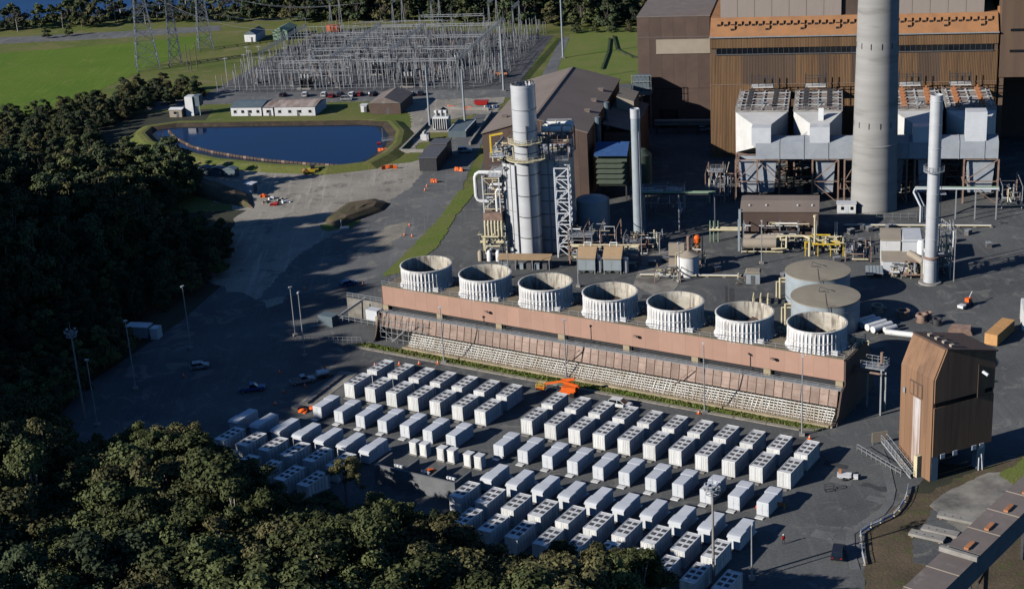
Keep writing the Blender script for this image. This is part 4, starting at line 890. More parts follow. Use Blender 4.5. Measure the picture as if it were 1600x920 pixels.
for k in range(3): MB().lathe([(.7,0),(.7,2.2),(.3,2.8)], 12, (-12.2+k*2.3,-4.6,0), True).build('vessel', M['white' if k else 'beige'], sp, True)
clutter(sp, 14, (-11.2,-6.6,-1.2,2.4,12.6,21), ms=('white','cream','grey_white'), r=(.12,.22))
# low tan roofs and packaged units
lr = thing('low_shelter', 'long low shelter with tan roof in front of the silver boiler', 'shelter', (*T(-43.4, -103.5), 0), TA)
MB().exts([(-1.3,2.7),(1.6,3.2),(1.6,3.4),(-1.3,2.9)], 0, 13.2).build('roof', M['tanroof'], lr)
for x in (.3, 4.4, 8.6, 12.8):
    for y in (-1.1, 1.4): MB().bar((x,y,0),(x,y,2.7),.18).build('post', M['steel'], lr)
for k in range(6): MB().box(1+k*2,2.2+k*2,-.6,.8,0,1.4).build('pump', M['ventgrey' if k % 2 else 'tankwall'], lr)
for k, s in enumerate((-23.2, -16.9)):
    o = thing('fan_coil_house', '%s of the two grey units with tan sloping roofs near the boiler' % ('left', 'right')[k], 'unit', (*T(s, -107), 0), TA)
    MB().box(0,4.3,0,4,1.0,4.4).build('body', M['tankwall'], o); MB().exts([(-.3,4.2),(3.2,6.0),(4.2,6.0),(4.2,5.7),(3.2,5.7),(-.3,3.95)], -.15, 4.45).build('roof', M['tanroof'], o)
    for x in (.5, 2.6): MB().add([(x-.3,.05,1),(x+1.5,.05,1),(x+1.5,2,1),(x-.3,2,1),(x+.4,.8,0),(x+.8,.8,0),(x+.8,1.2,0),(x+.4,1.2,0)], [(1,0,4,5),(2,1,5,6),(3,2,6,7),(0,3,7,4),(7,6,5,4)]).build('hopper', M['tankwall'], o)
    MB().cyl((5.2,1.4,.2),(5.2,1.4,3.8),.75,.75,14).build('side_vessel', M['silver'], o, True)
    MB().tube([(1.2,3.6,5.9),(1.2,4.4,6.6),(2.9,4.4,6.6),(2.9,3.6,5.9)], .2, 8).build('pipe', M['white'], o)
    for x in (.15, 4.15): MB().bar((x,.1,0),(x,.1,1),.2).build('leg', M['steel'], o)
pr1 = thing('pipe_rack', 'cluttered cream pipe rack running behind the two tan roofed units', 'pipe rack', (*T(-26, -101), 0), TA)
for z in (3.2, 5.0): 
    for y in (0, .7, 1.4): MB().cyl((0,y,z),(17,y,z),.2,.2,8).build('pipe', M['cream' if z > 4 else 'steel'], pr1)
for x in (0, 4, 8.5, 13, 17): MB().bar((x,-.3,0),(x,-.3,5.4),.24).bar((x,1.8,0),(x,1.8,5.4),.24).bar((x,-.3,5),(x,1.8,5),.2).build('trestle', M['rustframe'], pr1)
clutter(pr1, 22, (0,17,-1.5,3,.2,4.5))

# dense pipework and steel around the boiler and the shaded yard
for k, (nm, lb, st0, bx, n, pls) in enumerate((
    ('pipe_rack', 'dark steel pipe rack filling the gap right of the lattice stair tower', (-27, -97), (0, 12, 0, 9, .3, 8), 34, ((0,6,0,5,6.0),)),
    ('pipe_rack', 'pipes and valves at the foot of the thin grey stack', (-14, -92), (0, 9, 0, 7, .3, 4.5), 24, ((0,4,1,4,2.6),)),
    ('pipe_rack', 'shaded pipe rack between air intake and the overhead pipe bridge', (-16, -62), (0, 14, 0, 8, .3, 8), 28, ((0,14,2,5,7.0),)),
    ('pipe_rack', 'tangle of pale pipes between the gas vessels and the brown shed', (15, -82), (0, 18, 0, 3, .4, 5), 26, ()),
    ('pipe_rack', 'low pipe manifold between the two big tanks and yellow pipework', (40, -96), (0, 6, 0, 12, .2, 2.6), 22, ((0,2,2,6,1.6),)),
    ('pipe_rack', 'pipework and platforms clinging to the back of the slim silver stack', (60.6, -109), (0, 3.6, 0, 9, .3, 12), 26, ((0,3,1,4,5.5),(0,3,2,5,10.0))),
    ('pipe_rack', 'steel stairs and pipes at the left foot of the precipitators', (3, -50), (0, 8, 0, 12, .3, 9), 26, ((0,5,2,6,4.5),(1,5,3,7,8.5))),
    ('pipe_rack', 'pipes and trays at the right foot of the precipitators', (80, -52), (0, 5, 0, 14, .3, 6), 18, ()),
    ('pipe_rack', 'cream valves and risers left of the small white tank', (-4, -112), (0, 6, 0, 6, .2, 2.6), 18, ()))):
    o = thing(nm, lb, 'pipe rack', (*T(*st0), .02), TA)
    clutter(o, n, bx, r=(.07,.24))
    for p_ in pls: platform(o, *p_, m='steel')
    x0, x1, y0, y1, z0, z1 = bx
    for i in range(max(2, int((x1-x0)/4)+1)):
        x = x0+(x1-x0)*i/max(1, int((x1-x0)/4)); MB().bar((x,y0,0),(x,y0,z1),.2).bar((x,y1,0),(x,y1,z1),.2).bar((x,y0,z1),(x,y1,z1),.16).build('portal', M[('rustframe','steel')[k % 2]], o)
# ---------------------------------------------------------------- silver stack with its turbine package
ss = thing('silver_stack', 'tall slim silver exhaust stack with ring platform, right of the big chimney', 'stack', (*T(58.9, -110.0), 0), TA)
prof = [(1.5, 0)]
for k in range(1, 9): z = 5.3*k; prof += [(1.38, z-.08), (1.45, z-.05), (1.45, z+.05), (1.38, z+.08)]
MB().lathe(prof + [(1.36, 43.8), (1.25, 43.8), (1.2, 40)], 32).build('shaft', M['silver'], ss, True)
MB().cyl((0,0,43),(0,0,43.1),1.22,1.22,24).build('throat', M['black'], ss)
MB().lathe([(1.4,26.4),(2.3,26.4),(2.3,26.6),(1.4,26.6)], 24).build('ring_platform', M['steel'], ss)
b = MB()
for k in range(18):
    a = k*math.pi/9; p = (2.25*math.cos(a), 2.25*math.sin(a)); q = (2.25*math.cos(a+math.pi/9), 2.25*math.sin(a+math.pi/9))
    b.bar((*p,26.6), (*p,27.7), .07); b.bar((*p,27.7), (*q,27.7), .07); b.bar((*p,27.2), (*q,27.2), .06)
b.build('ring_rail', M['steel'], ss)
l = MB()
for s in (-.25,.25): l.bar((1.75,s,.2),(1.75,s,27),.08)
for k in range(50): l.bar((1.75,-.25,.5+.52*k),(1.75,.25,.5+.52*k),.05)
for k in range(3): l.box(1.5,2.8,-.9,.9,7.2+k*7,7.35+k*7)
l.build('caged_ladder', M['steel'], ss)
MB().cyl((0,0,-.01),(0,0,.35),2.6,2.5,24).build('footing', M['concrete'], ss)
MB().lathe([(1.42,5.9),(1.8,6),(1.8,6.4),(1.42,6.5)], 24).build('lower_ring', M['rustframe'], ss)
tp = thing('turbine_package', 'white and beige turbine enclosures clustered left of the slim silver stack', 'plant', (*T(48.0, -98), 0), TA)
MB().box(.2,4.6,-1,6,0,6.6).build('tall_enclosure', M['white'], tp); MB().exts([(-1.2,6.5),(6.2,7.0),(6.2,7.3),(-1.2,6.8)], 0, 4.8).build('enclosure_roof', M['beige'], tp)
MB().box(5,9.6,-1.5,7,0,6.4).build('grey_enclosure', M['grey_white'], tp); MB().extr([(4.8,6.4),(9.8,6.4),(9.4,7.0),(5.2,7.0)], -1.7, 7.2).build('grey_roof', M['grey_white'], tp)
MB().box(.6,8.2,-6,-1.1,0,3.2).build('low_enclosure', M['grey_white'], tp); MB().exts([(-6.3,3.1),(-1.1,3.7),(-1.1,3.95),(-6.3,3.35)], .2, 8.6).build('low_roof', M['beige'], tp)
MB().lathe([(1,0),(1,7.2),(.6,7.8)], 16, (9.2,-4.4,0), True).build('cylinder_filter', M['white'], tp, True)
MB().tube([(6.6,-3.5,4.2),(8.2,-6,4.0),(9.6,-8.4,3.6)], .8, 10).build('exhaust_elbow', M['beige'], tp, True)
MB().box(9.0,12.6,-10.5,-3,0,4.2).build('diffuser', M['beige'], tp)
for k in range(3): MB().lathe([(.8,.4),(1.0,1.0),(1.0,2.0),(.5,2.7)], 12, (3.4+k*2.2,-8.4,0), True).build('oil_vessel', M['beige'], tp, True)
for x in (2.4,4.6,6.8,9): MB().bar((x,-9.6,0),(x,-9.6,3.2),.18).build('post', M['steel'], tp)
MB().box(-3.4,.6,-9.5,-4,1.0,1.2).build('cooler_slab', M['steel'], tp)
b = MB()
for k in range(5): b.box(-3.3+k*.78,-2.65+k*.78,-9.4,-4.2,1.2,1.35)
b.build('cooler_grille', M['tankwall'], tp)
for x in (-3.2,.4):
    for y in (-9.3,-4.2): MB().bar((x,y,0),(x,y,1.0),.2).build('leg', M['steel'], tp)
clutter(tp, 22, (2,10,-10,-6,.2,3.4)); clutter(tp, 12, (9,12.5,-12,-2,.3,8), ms=('steel','red','white'))
# pale pipe bridge in front of the right precipitators
pb2 = thing('white_pipe_bridge', 'pale pipe bridge on thin posts behind the slim silver stack', 'bridge', (*T(57.5, -62), 0), TA)
for y in (0, .6, 1.2): MB().cyl((0,y,8.3),(20.6,y,8.3+.3*(y == .6)),.26,.26,8).build('pipe', M['paleGreen' if y == .6 else 'grey_white'], pb2)
MB().tube([(0,0,8.3),(-.4,-.6,7.6),(1.4,-2.2,4.2),(1.4,-2.2,0)], .26, 8).tube([(.8,1,8.3),(.4,.4,7.6),(2.2,-1.4,4.2),(2.2,-1.4,0)], .26, 8).build('down_pipe', M['grey_white'], pb2)
for x in (4.5, 10.2, 15, 20.2): MB().bar((x,.6,0),(x,.6,8.1),.3).bar((x,-.3,8),(x,1.6,8),.24).build('post', M['steel'], pb2)
# ---------------------------------------------------------------- brown shed and gas pipework
bs = thing('pipe_shed', 'long low brown shed with ribbed roof in front of the precipitators', 'shed', (*T(14.0, -78), 0), TA)
MB().box(.2,19.4,0,8.4,0,7.3).build('wall', M['brown'], bs)
MB().exts([(-.3,7.25),(4.2,8.7),(8.8,8.7),(8.8,8.4),(4.2,8.4),(-.3,6.95)], 0, 19.6).build('roof', M['brownroof'], bs)
for x in (2, 6.2, 14, 17.6): MB().box(x,x+.4,1.6,2,8.0,8.35).build('roof_vent', M['white'], bs)
MB().box(-.4,.2,-.35,.1,0,7.6).build('corner_column', M['tankwall'], bs)
gp = thing('gas_skid', 'two pale horizontal vessels on a frame in front of the brown shed', 'pipework', (*T(15, -88.5), 0), TA)
for k in range(2): 
    z = 1.6+k*0; y = k*3.4
    MB().cyl((0.4,y,2.0),(8.4,y,2.0),1.35,1.35,20).cyl((8.4,y,2.0),(9.2,y,2.0),1.35,.6,20).build('vessel', M['beige'], gp, True)
for x in (0,3,6,9): MB().bar((x,-1.6,0),(x,-1.6,1.6),.2).bar((x,-1.6,.9),(x,5.4,.9),.2).build('frame_post', M['steel'], gp)
MB().cyl((0,-1.8,.5),(10,-1.8,.5),.2,.2,8).build('pipe', M['cream'], gp)
clutter(gp, 16, (8,14,-1.5,5,.3,3.6), ms=('cream','steel','cream','darkmetal'))
MB().bar((-.7,0,0),(-.7,0,8.2),.5).build('post', M['tankwall'], gp)
yp = thing('yellow_pipework', 'tangle of yellow gas pipes behind the big tan roofed tanks', 'pipework', (*T(31.5, -90), 0), TA)
MB().cyl((1.2,-.5,0),(1.2,-.5,9.8),.28,.24,10).cyl((1.2,-.5,9.5),(1.2,-.5,10),.42,.42,10).build('vent_pipe', M['cream'], yp)
clutter(yp, 34, (-1,8,-2,5,.3,3.6), ms=('yellow','cream','cream'), r=(.16,.26))
MB().tube([(-8,4,3.2),(-1.5,4,3.2),(0,2,3.2),(0,-2,3.2),(0,-2,0)], .3, 8).tube([(-7,2,1),(-7,2,3.6),(-5.6,2,3.6),(-5.6,-1,1.6),(-6.6,-1,1.6),(-9.2,-1,1.4)], .28, 8).tube([(-1,5.5,2.6),(7,5.5,2.6),(8.6,3,2.6),(8.6,-2,1.4),(8.6,-2,0)], .28, 8).build('gas_main', M['cream'], yp, True)
for x in (-1,2,5,8): MB().bar((x,-2,0),(x,-2,2.4),.2).bar((x,5,0),(x,5,2.4),.2).bar((x,-2,2.3),(x,5,2.3),.18).build('support', M['yellow'], yp)
# overhead pipe bridge into the shade
ob = thing('overhead_pipes', 'green and cream overhead pipe bridge leading into the shaded yard', 'bridge', (*T(-11.5, -72), 0), TA)
MB().box(0,19,-.8,.8,9.8,10).build('tray', M['darkmetal'], ob)
for y in (-.6,-.1,.5): MB().cyl((0,y,10.3),(19,y,10.3),.2,.2,8).build('pipe', M['paleGreen'], ob)
for x in (.5, 9.5, 18.5):
    for y in (-.8,.8): MB().bar((x,y,0),(x,y,9.8),.3).build('leg', M['steel'], ob)
MB().cyl((18,-9,3.6),(26,-9,3.6),.3,.3,8).cyl((18,-10,3.4),(26,-10,3.4),.3,.3,8).build('cream_pipe', M['cream'], ob)
for x in (18.2,19.1,20.2): MB().cyl((x,-9.4,0),(x,-9.4,5.6),.16,.16,8).build('riser', M['paleGreen'], ob)
# small white tank, dosing gear and walls
wt = thing('white_tank', 'small white round tank with tan cone roof', 'tank', (42.3, 345.6, 0), TA)
MB().lathe([(2.6,0),(2.6,4.9)], 32).build('shell', M['white'], wt, True); MB().lathe([(2.7,4.85),(2.7,5.0),(.05,6.0)], 32).build('roof', M['beige'], wt, True)
MB().tube([(-2.9,-.6,0),(-2.9,-.6,5.4),(-1.4,-.4,5.8)], .12).build('pipe', M['cream'], wt)
for k in range(3): MB().cyl((-4+.9*k,-3.2,0),(-4+.9*k,-3.2,1.9),.1,.1,6).build('bollard_pipe', M['cream'], wt)
dz = thing('dosing_plant', 'rusty column and orange vessel on a frame behind the small white tank', 'plant', (*T(2.5, -101), 0), TA)
MB().box(-4.2,-.4,-1,.2,3.2,6.2).build('beige_screen', M['beige'], dz); MB().box(-4.2,-.4,-1,.2,.3,2.4).build('beige_screen', M['beige'], dz)
MB().cyl((.6,-.4,0),(.6,-.4,8.0),.5,.45,12).build('rusty_column', M['rustframe'], dz, True); MB().lathe([(.3,5.8),(.8,6.2),(.9,7.4),(.4,8.0)], 14, (2.6,.4,0), True).build('orange_vessel', M['orange'], dz, True)
MB().lathe([(.25,3.4),(.7,3.9),(.75,5.4),(.3,5.8)], 14, (2.6,.4,0)).build('lower_vessel', M['rustorange'], dz, True)
for x in (1.4,3.8):
    for y in (-.8,1.6): MB().bar((x,y,0),(x,y,7.6),.16).build('post', M['darkmetal'], dz)
clutter(dz, 12, (1,4.5,-1.4,2,.2,5))
kb_ = thing('pump_house', 'small beige kiosk standing between cooling tower and big tanks', 'kiosk', (56.4, 337.2, 0), TA)
MB().box(-1.6,1.6,-1.2,1.2,0,2.6).build('wall', M['tankwall'], kb_); MB().extr([(-1.8,2.6),(1.8,2.6),(1.5,3.1),(-1.5,3.1)],-1.4,1.4).build('roof', M['tankroof'], kb_); MB().box(-.5,.5,-1.24,-1.2,.1,2.1).build('door', M['ventgrey'], kb_)
clutter(kb_, 10, (-4,-1.8,-2,2,.1,2)); 
gpz = thing('valve_gear', 'pale green valve pipes beside the cooling tower and the nearer tank', 'pipework', (56, 322, 0), TA)
for k in range(3): MB().tube([(k*1.6-2,-2,0),(k*1.6-2,-2,2.2),(k*1.6-2,1.5,2.2),(k*1.6-2,1.5,0)], .22, 8).build('pipe', M['cream'], gpz, True)
MB().bar((-8,-1,0),(-8,-1,4.6),.5).box(-7.3,-6.2,-1.6,-1.3,0,4.4).build('sign_wall', M['darkmetal'], gpz)
cb = thing('site_cabin', 'small white site cabin at the foot of the tall chimney', 'cabin', (*T(40.4,-56.5), 0), TA)
MB().box(-2.4,2.4,-1.3,1.3,.3,2.9).build('wall', M['white'], cb); MB().box(-2.6,2.6,-1.5,1.5,2.9,3.1).build('roof', M['grey_white'], cb)
for x in (-1.4,1.0): MB().box(x,x+.8,-1.34,-1.3,1.3,2.2).build('window', M['glass'], cb)
MB().box(-.3,.5,-1.34,-1.3,.3,2.3).build('door', M['grey_white'], cb)
# pipes, drums and pale vessels behind the transfer tower
hv = thing('gas_vessels', 'four white horizontal cylinders lying beside the big tanks', 'vessels', (76.6, 304.2, 0), R(30))
for k in range(4): MB().cyl((-2.6,-2.4+k*1.7,1.0),(2.6,-2.4+k*1.7,1.0),.75,.75,16).build('cylinder', M['white'], hv, True)
for x in (-1.8,1.8): MB().box(x-.15,x+.15,-3.2,3.2,0,.4).build('cradle', M['rustframe'], hv)
lp = thing('white_pipe', 'long thick white pipe lying on the asphalt beside white cylinders', 'pipe', (82.4, 297.4, 0), R(-28))
MB().cyl((-5,0,.8),(4.6,0,.8),.62,.62,14).build('barrel', M['white'], lp, True); MB().cyl((-5.4,.8,.9),(-3.6,3.2,.9),.62,.62,14).build('elbow', M['white'], lp, True)
for k, (x, y, r, h, mm) in enumerate(((79.6,313.4,1.15,1.7,'beige'),(84.2,309.6,1.3,1.6,'rustframe'),(87.4,306.2,1.0,1.8,'rustframe'),(90.0,303.8,.9,1.5,'darkmetal'),(89.2,307.6,.7,1.6,'rustframe'))):
    o = thing('flanged_drum', ('beige flanged pipe piece nearest the big tanks', 'wide rusty flanged ring beside the beige one', 'rusty flanged pipe piece in the middle of the scrap row', 'dark flanged pipe piece at the end of the scrap row', 'narrow rusty pipe piece standing behind the scrap row')[k], 'scrap', (x, y, 0), k, 'rusty flanged pipe pieces on the asphalt')
    MB().lathe([(r,0),(r*1.2,.02),(r*1.2,.2),(r,.22),(r,h-.2),(r*1.2,h-.18),(r*1.2,h),(r*.8,h),(r*.8,.3)], 20).build('barrel', M[mm], o, True); MB().cyl((r,0,h*.5),(r*1.7,0,h*.5),r*.35,r*.35,10).build('branch', M[mm], o)
sk = thing('timber_stack', 'brown stack of timber and steel behind the rusty transfer tower', 'stack', (93.6, 298.8, 0), R(-20))
for j in range(3):
    for k in range(4): MB().box(-2.6+.3*j,2.4-.2*j,-1.6+k*.8,-.95+k*.8,.05+j*.45,.42+j*.45).build('beam', M['rustframe'], sk)
oc = thing('orange_container', 'rusty orange open container on the asphalt at the right', 'container', (100.4, 294.6, 0), R(52))
MB().box(-5,5,-1.3,1.3,.15,2.4).build('body', M['ochre'], oc); MB().box(-5.05,5.05,-1.35,1.35,2.4,2.55).build('roof', M['ochre'], oc)
for k in range(12): MB().box(-4.9+k*.83,-4.6+k*.83,-1.38,-1.3,.2,2.4).build('rib', M['ochre'], oc); MB().box(-4.9+k*.83,-4.6+k*.83,1.3,1.38,.2,2.4).build('rib', M['ochre'], oc)
wl = thing('white_ribbed_wall', 'white ribbed container end at the right edge of frame', 'container', (109.0, 303.0, 0), R(75))
MB().box(-6,2,-1.3,1.3,.1,4.4).build('body', M['white'], wl)
for k in range(9): MB().box(-5.8+k*.85,-5.4+k*.85,1.3,1.42,.1,4.4).build('rib', M['white'], wl)
wk = thing('work_machine', 'small orange and white machine parked on open asphalt near the slim stack', 'machine', (99.4, 313.6, 0), R(40))
MB().box(-1.4,1.2,-.6,.6,.5,1.1).build('chassis', M['ventgrey'], wk); MB().box(-.3,.9,-.5,.5,1.1,1.9).build('engine_cover', M['orange'], wk); MB().box(-2.9,-1.6,-.8,.6,.4,1.0).build('tray', M['white'], wk)
for x in (-1.1,.9):
    for y in (-.7,.7): MB().cyl((x,y-.12,.42),(x,y+.12,.42),.42,.42,14).build('wheel', M['tyre'], wk)
MB().bar((.6,0,1.8),(2.6,.6,2.6),.16).build('boom', M['white'], wk)
# ---------------------------------------------------------------- transfer tower at the right
TP = R(22.5); tt = thing('transfer_tower', 'tall narrow rust brown transfer tower with slanted top and drive-through base', 'tower', (69.2, 232.8, 0), TP)
TX, TY = 12.4, 9.0
ox0, ox1 = 1.4, 9.6
body = [(0,4.6),(TX,4.6),(TX,21.2),(2.2,23.6),(0,18.6)]
MB().extr(body, .35, TY).build('body', M['corten'], tt)
npn = 10
for k in range(npn):
    x0, x1 = TX*k/npn, TX*(k+1)/npn
    zt = lambda x: 18.6+(x/2.2)*5.0 if x < 2.2 else 23.6-(x-2.2)*2.4/10.2
    for z0, z1f in ((4.6, lambda x: 13.6), (14.5, zt)):
        pts = [(x0,z0),(x1-.03,z0),(x1-.03,z1f(x1-.03))] + ([(2.2, 23.6)] if x0 < 2.2 < x1 and z0 > 5 else []) + [(x0,z1f(x0))]
        MB().extr(pts, .12, .34).build('cladding_panel', M['corten'], tt)
MB().box(.2, 8.6, .2, .34, 13.7, 14.45).build('window_slot', M['glass'], tt); MB().box(10.4, 11.9, .08, .12, 14.2, 14.9).build('window', M['glass'], tt)
MB().box(8.8, 9.0, .02, .12, 13.6, 19.6).build('corner_trim', M['brown'], tt); MB().cyl((9.7,0,18.2),(9.9,-1.1,17.9),.28,.28,10).build('stub_pipe', M['grey_white'], tt)
# lit end face built from panels
for j in range(6):
    y0, y1 = .36+(TY-.4)*j/6, .36+(TY-.4)*(j+1)/6-.03
    MB().box(-.22, -.01, y0, y1, 0, 18.6).build('end_panel', M['corten'], tt)
    MB().add([(-.22,y0,18.62),(-.22,y1,18.62),(1.98,y1,23.65),(1.98,y0,23.65),(0,y0,18.62),(0,y1,18.62),(2.2,y1,23.65),(2.2,y0,23.65)], [(1,0,3,2),(4,5,6,7),(0,4,7,3),(5,1,2,6),(3,7,6,2),(0,1,5,4)]).build('end_panel', M['corten'], tt)
MB().box(-.27,-.23,3.4,5.4,1.5,14.0).build('dust_streak', mat('pale_dust', (.58,.56,.56), .9, (.3,.2,.15), .5, .9, stretch=(1,2.5,.18)), tt)
MB().box(-.3,-.23,3.0,6.4,14.2,16.8).build('hatch_frame', M['brown'], tt)
for y in (3.2,4.3,5.4): MB().box(-.34,-.3,y,y+.8,14.4,16.6).build('hatch', M['corten'], tt)
MB().box(-.5,-.23,7.4,7.9,13.8,14.8).build('wall_light', M['steel'], tt)
MB().extr([(2.1,23.68),(TX+.3,21.25),(TX+.3,21.5),(2.1,23.95)], -.05, TY+.2).build('roof', M['brown'], tt)
for k in range(4): MB().box(3.6,4.3,.9+k*1.9,1.5+k*1.9,23.3,24.0).build('roof_vent', M['beige'], tt)
MB().box(0,ox0,.35,1.4,0,4.6).build('base_pier', M['tankwall'], tt); MB().box(ox1,11.2,.35,1.6,0,4.6).build('base_pier', M['tankwall'], tt); MB().box(0,TX,TY-.4,TY,0,4.6).build('back_wall', M['brown'], tt)
for x in (1.6,4.2,8.2,9.8): MB().box(x,x+.9,.0,.1,4.0,4.8).build('lamp_box', M['grey_white'], tt)
MB().cyl((9.5,-.3,0),(9.5,-.3,2.4),.1,.1,8).cyl((10.2,-.5,0),(10.0,-.3,3),.1,.1,8).build('drain_pipe', M['grey_white'], tt)
MB().box(-1.2,-.24,2.6,3.5,0,4).build('duct_leg', M['cream'], tt)
# steel stairs and barrier rails beside the tower
str_ = thing('steel_stair', 'tangle of pale steel stairs and rails along the foot of transfer tower', 'stair', (67.2, 236.6, 0), TP)
for k in range(9): MB().box(-1.8+.0*k,-.7,6.5-k*.9,7.0-k*.9,3.4-k*.38,3.46-k*.38).build('tread', M['steel'], str_)
MB().bar((-1.8,7,3.6),(-1.8,-1.5,0),.12,.3).bar((-.7,7,3.6),(-.7,-1.5,0),.12,.3).build('stringer', M['steel'], str_)
rail((-1.8,7,3.7),(-1.8,-1.2,.2),1.1,1.1,.09).build('rail', M['steel'], str_); rail((-.7,7,3.7),(-.7,-1.2,.2),1.1,1.1,.09).build('rail', M['steel'], str_)
rail((-3.2,12,0),(-2.8,0,0),1.3,1.3,.09).build('rail', M['steel'], str_)
# conveyor gallery at the lower right
cga = R(48.8); cgl = 72.0; cg0 = Vector((58.45-24*math.cos(cga), 183.75-24*math.sin(cga)))
cg = thing('conveyor_gallery', 'long elevated brown conveyor gallery crossing the lower right corner', 'conveyor', (cg0.x, cg0.y, 0), cga)
ns = 11; seg = cgl/ns; CW = 2.25
for k in range(ns):
    MB().extr([(k*seg,14.0),((k+1)*seg-.1,14.0),((k+1)*seg-.1,14.2),(k*seg,14.2)], -CW-.1, CW+.1).build('roof_sheet', M['greybrownroof'], cg)
    MB().box((k+1)*seg-.14,(k+1)*seg+.04,-CW-.15,CW+.15,14.2,14.28).build('roof_joint', M['beige'], cg)
    if k in (4,5,6,7,8): MB().box((k+.05)*seg,(k+.38)*seg,-.5,.15,14.21,14.55).build('roof_box', M['copper'], cg)
    MB().box(k*seg,(k+1)*seg-.06,-CW,-CW+.2,10.6,14.0).build('side_panel', M['slate'], cg); MB().box(k*seg,(k+1)*seg-.06,CW-.2,CW,10.6,14.0).build('side_panel', M['slate'], cg)
MB().box(0,cgl,-CW+.21,CW-.21,10.4,13.99).build('gallery', M['darkmetal'], cg)
MB().box(24.2,24.8,-CW-.5,CW+.5,14.2,14.9).build('roof_upstand', M['concrete'], cg)
for x in (8, 30, 52, 68):
    for y in (-1.8,1.8): MB().bar((x,y,0),(x,y,10.4),.45).build('leg', M['darkmetal'], cg)
    MB().bar((x,-1.8,1),(x,1.8,10),.25).bar((x,1.8,1),(x,-1.8,10),.25).build('brace', M['darkmetal'], cg)
# concrete slabs lying on the dirt
for k, (x, y, L_, r) in enumerate(((63.2,214.0,5.6,-34),(65.6,215.2,5.8,-34),(68.6,211.2,3.6,-34),(69.4,219.2,6.0,-32),(81.2,210.6,3.0,-34))):
    o = thing('concrete_slab', ('pale concrete slab lying nearest the blue barrier', 'pale concrete slab lying in the middle of the row', 'short concrete slab lying end to end with the middle one', 'pale concrete slab lying beside the tower apron', 'pale concrete slab lying beyond the conveyor gallery')[k], 'slab', (x, y, .05), R(r), 'concrete slabs lying on the dirt')
    MB().box(-L_/2,L_/2,-.85,.85,.25,.7).build('slab', M['concrete'], o); MB().box(-L_/2+.4,-L_/2+.8,-.8,.8,0,.25).box(L_/2-.8,L_/2-.4,-.8,.8,0,.25).build('bearers', M['rustframe'], o)
    for j in range(3): MB().box(-L_/2+1+j*1.3,-L_/2+1.12+j*1.3,-.3,-.18,.7,.8).build('lifting_eye', M['darkmetal'], o)
# blue and white water barriers curving past the tower
bar_pts = [(51.6,206.8),(52.0,210.2),(52.6,213.4),(53.2,216.4),(55.2,218.4),(57.6,220.0),(59.8,221.6),(61.4,223.8),(62.8,226.2),(63.9,228.8),(64.8,231.4)]
for k in range(len(bar_pts)-1):
    a, b_ = Vector(bar_pts[k]), Vector(bar_pts[k+1]); m_ = (a+b_)/2; L_ = (b_-a).length
    o = thing('barrier', ('blue' if k % 2 else 'white') + ' plastic road barrier, %s from the near end of the curved line' % ORD[k], 'barrier', (m_.x, m_.y, .02), math.atan2(b_.y-a.y, b_.x-a.x), 'blue and white road barriers')
    MB().box(-L_/2+.05,L_/2-.05,-.07,.07,.35,.62).build('panel', M['bluepaint' if k % 2 else 'grey_white'], o); MB().bar((-L_/2+.1,0,.9),(L_/2-.1,0,.9),.06).build('top_rail', M['grey_white'], o)
    for q_ in (-L_/2+.3, L_/2-.3): MB().box(q_-.08,q_+.08,-.22,.22,0,.12).bar((q_,0,.1),(q_,0,.95),.09).build('foot', M['bluepaint' if k % 2 else 'cream'], o)
sg = thing('sign_board', 'pale square hoarding standing by the bend beside the transfer tower', 'sign', (64.2, 248.6, 0), R(10))
MB().box(-1.5,1.5,-.06,.06,.5,2.4).build('board', M['beige'], sg)
for x in (-1.3,1.3): MB().bar((x,.1,0),(x,.1,2.3),.12).build('post', M['steel'], sg)

# crates, covers and low pipes on the plant yard
cr_ = thing('crate', 'small grey crate standing on the plant yard between tank and stack', 'crate', (*T(44,-70), .03), TA, 'small grey crates on the plant yard')
MB().box(-.8,.8,-.6,.6,.12,1.2).build('body', M['ventgrey'], cr_); MB().box(-.85,.85,-.65,.65,1.2,1.28).build('lid', M['steel'], cr_); MB().box(-.8,-.6,-.6,.6,0,.12).box(.6,.8,-.6,.6,0,.12).build('skids', M['rustframe'], cr_)
for s_, t_ in ((46,-72),(41.5,-74),(49,-78),(44,-82),(51,-70),(-6,-100),(-3,-97),(10,-104),(26,-108),(38,-96),(66,-80),(70,-74),(74,-84),(63,-76)): copy_tree(cr_, (*T(s_, t_), .03), TA+s_)
for k, (a, b_) in enumerate((((40,-68),(76,-68)),((38,-66),(38,-90)),((-8,-108),(18,-108)),((60,-92),(60,-72)))):
    o = thing('ground_pipe', ('pale low pipe run in front of the right precipitators','pale low pipe run leading from the chimney foot towards the tanks','pale low pipe run before the pump kiosk','pale low pipe run behind the slim silver stack')[k], 'pipe', (*T(*a), .03), TA)
    dx, dy = b_[0]-a[0], b_[1]-a[1]; L_ = math.hypot(dx, dy)
    for q_ in (0,.5): MB().cyl((q_*(dy/L_),-q_*(dx/L_),.5),(dx+q_*(dy/L_),dy-q_*(dx/L_),.5),.16,.16,8).build('pipe', M['cream' if q_ else 'grey_white'], o)
    for i in range(int(L_/4)+1): MB().box(dx*i*4/L_-.4,dx*i*4/L_+.4,dy*i*4/L_-.4,dy*i*4/L_+.4,0,.34).build('sleeper', M['concrete'], o)
fn = thing('plant_fence', 'low wire fence running in front of the chimney foot', 'fence', (*T(36,-62), .02), TA); rail((0,0,0),(22,-.5,0),2.0,1.8,.05).build('mesh_panel', M['steel'], fn)
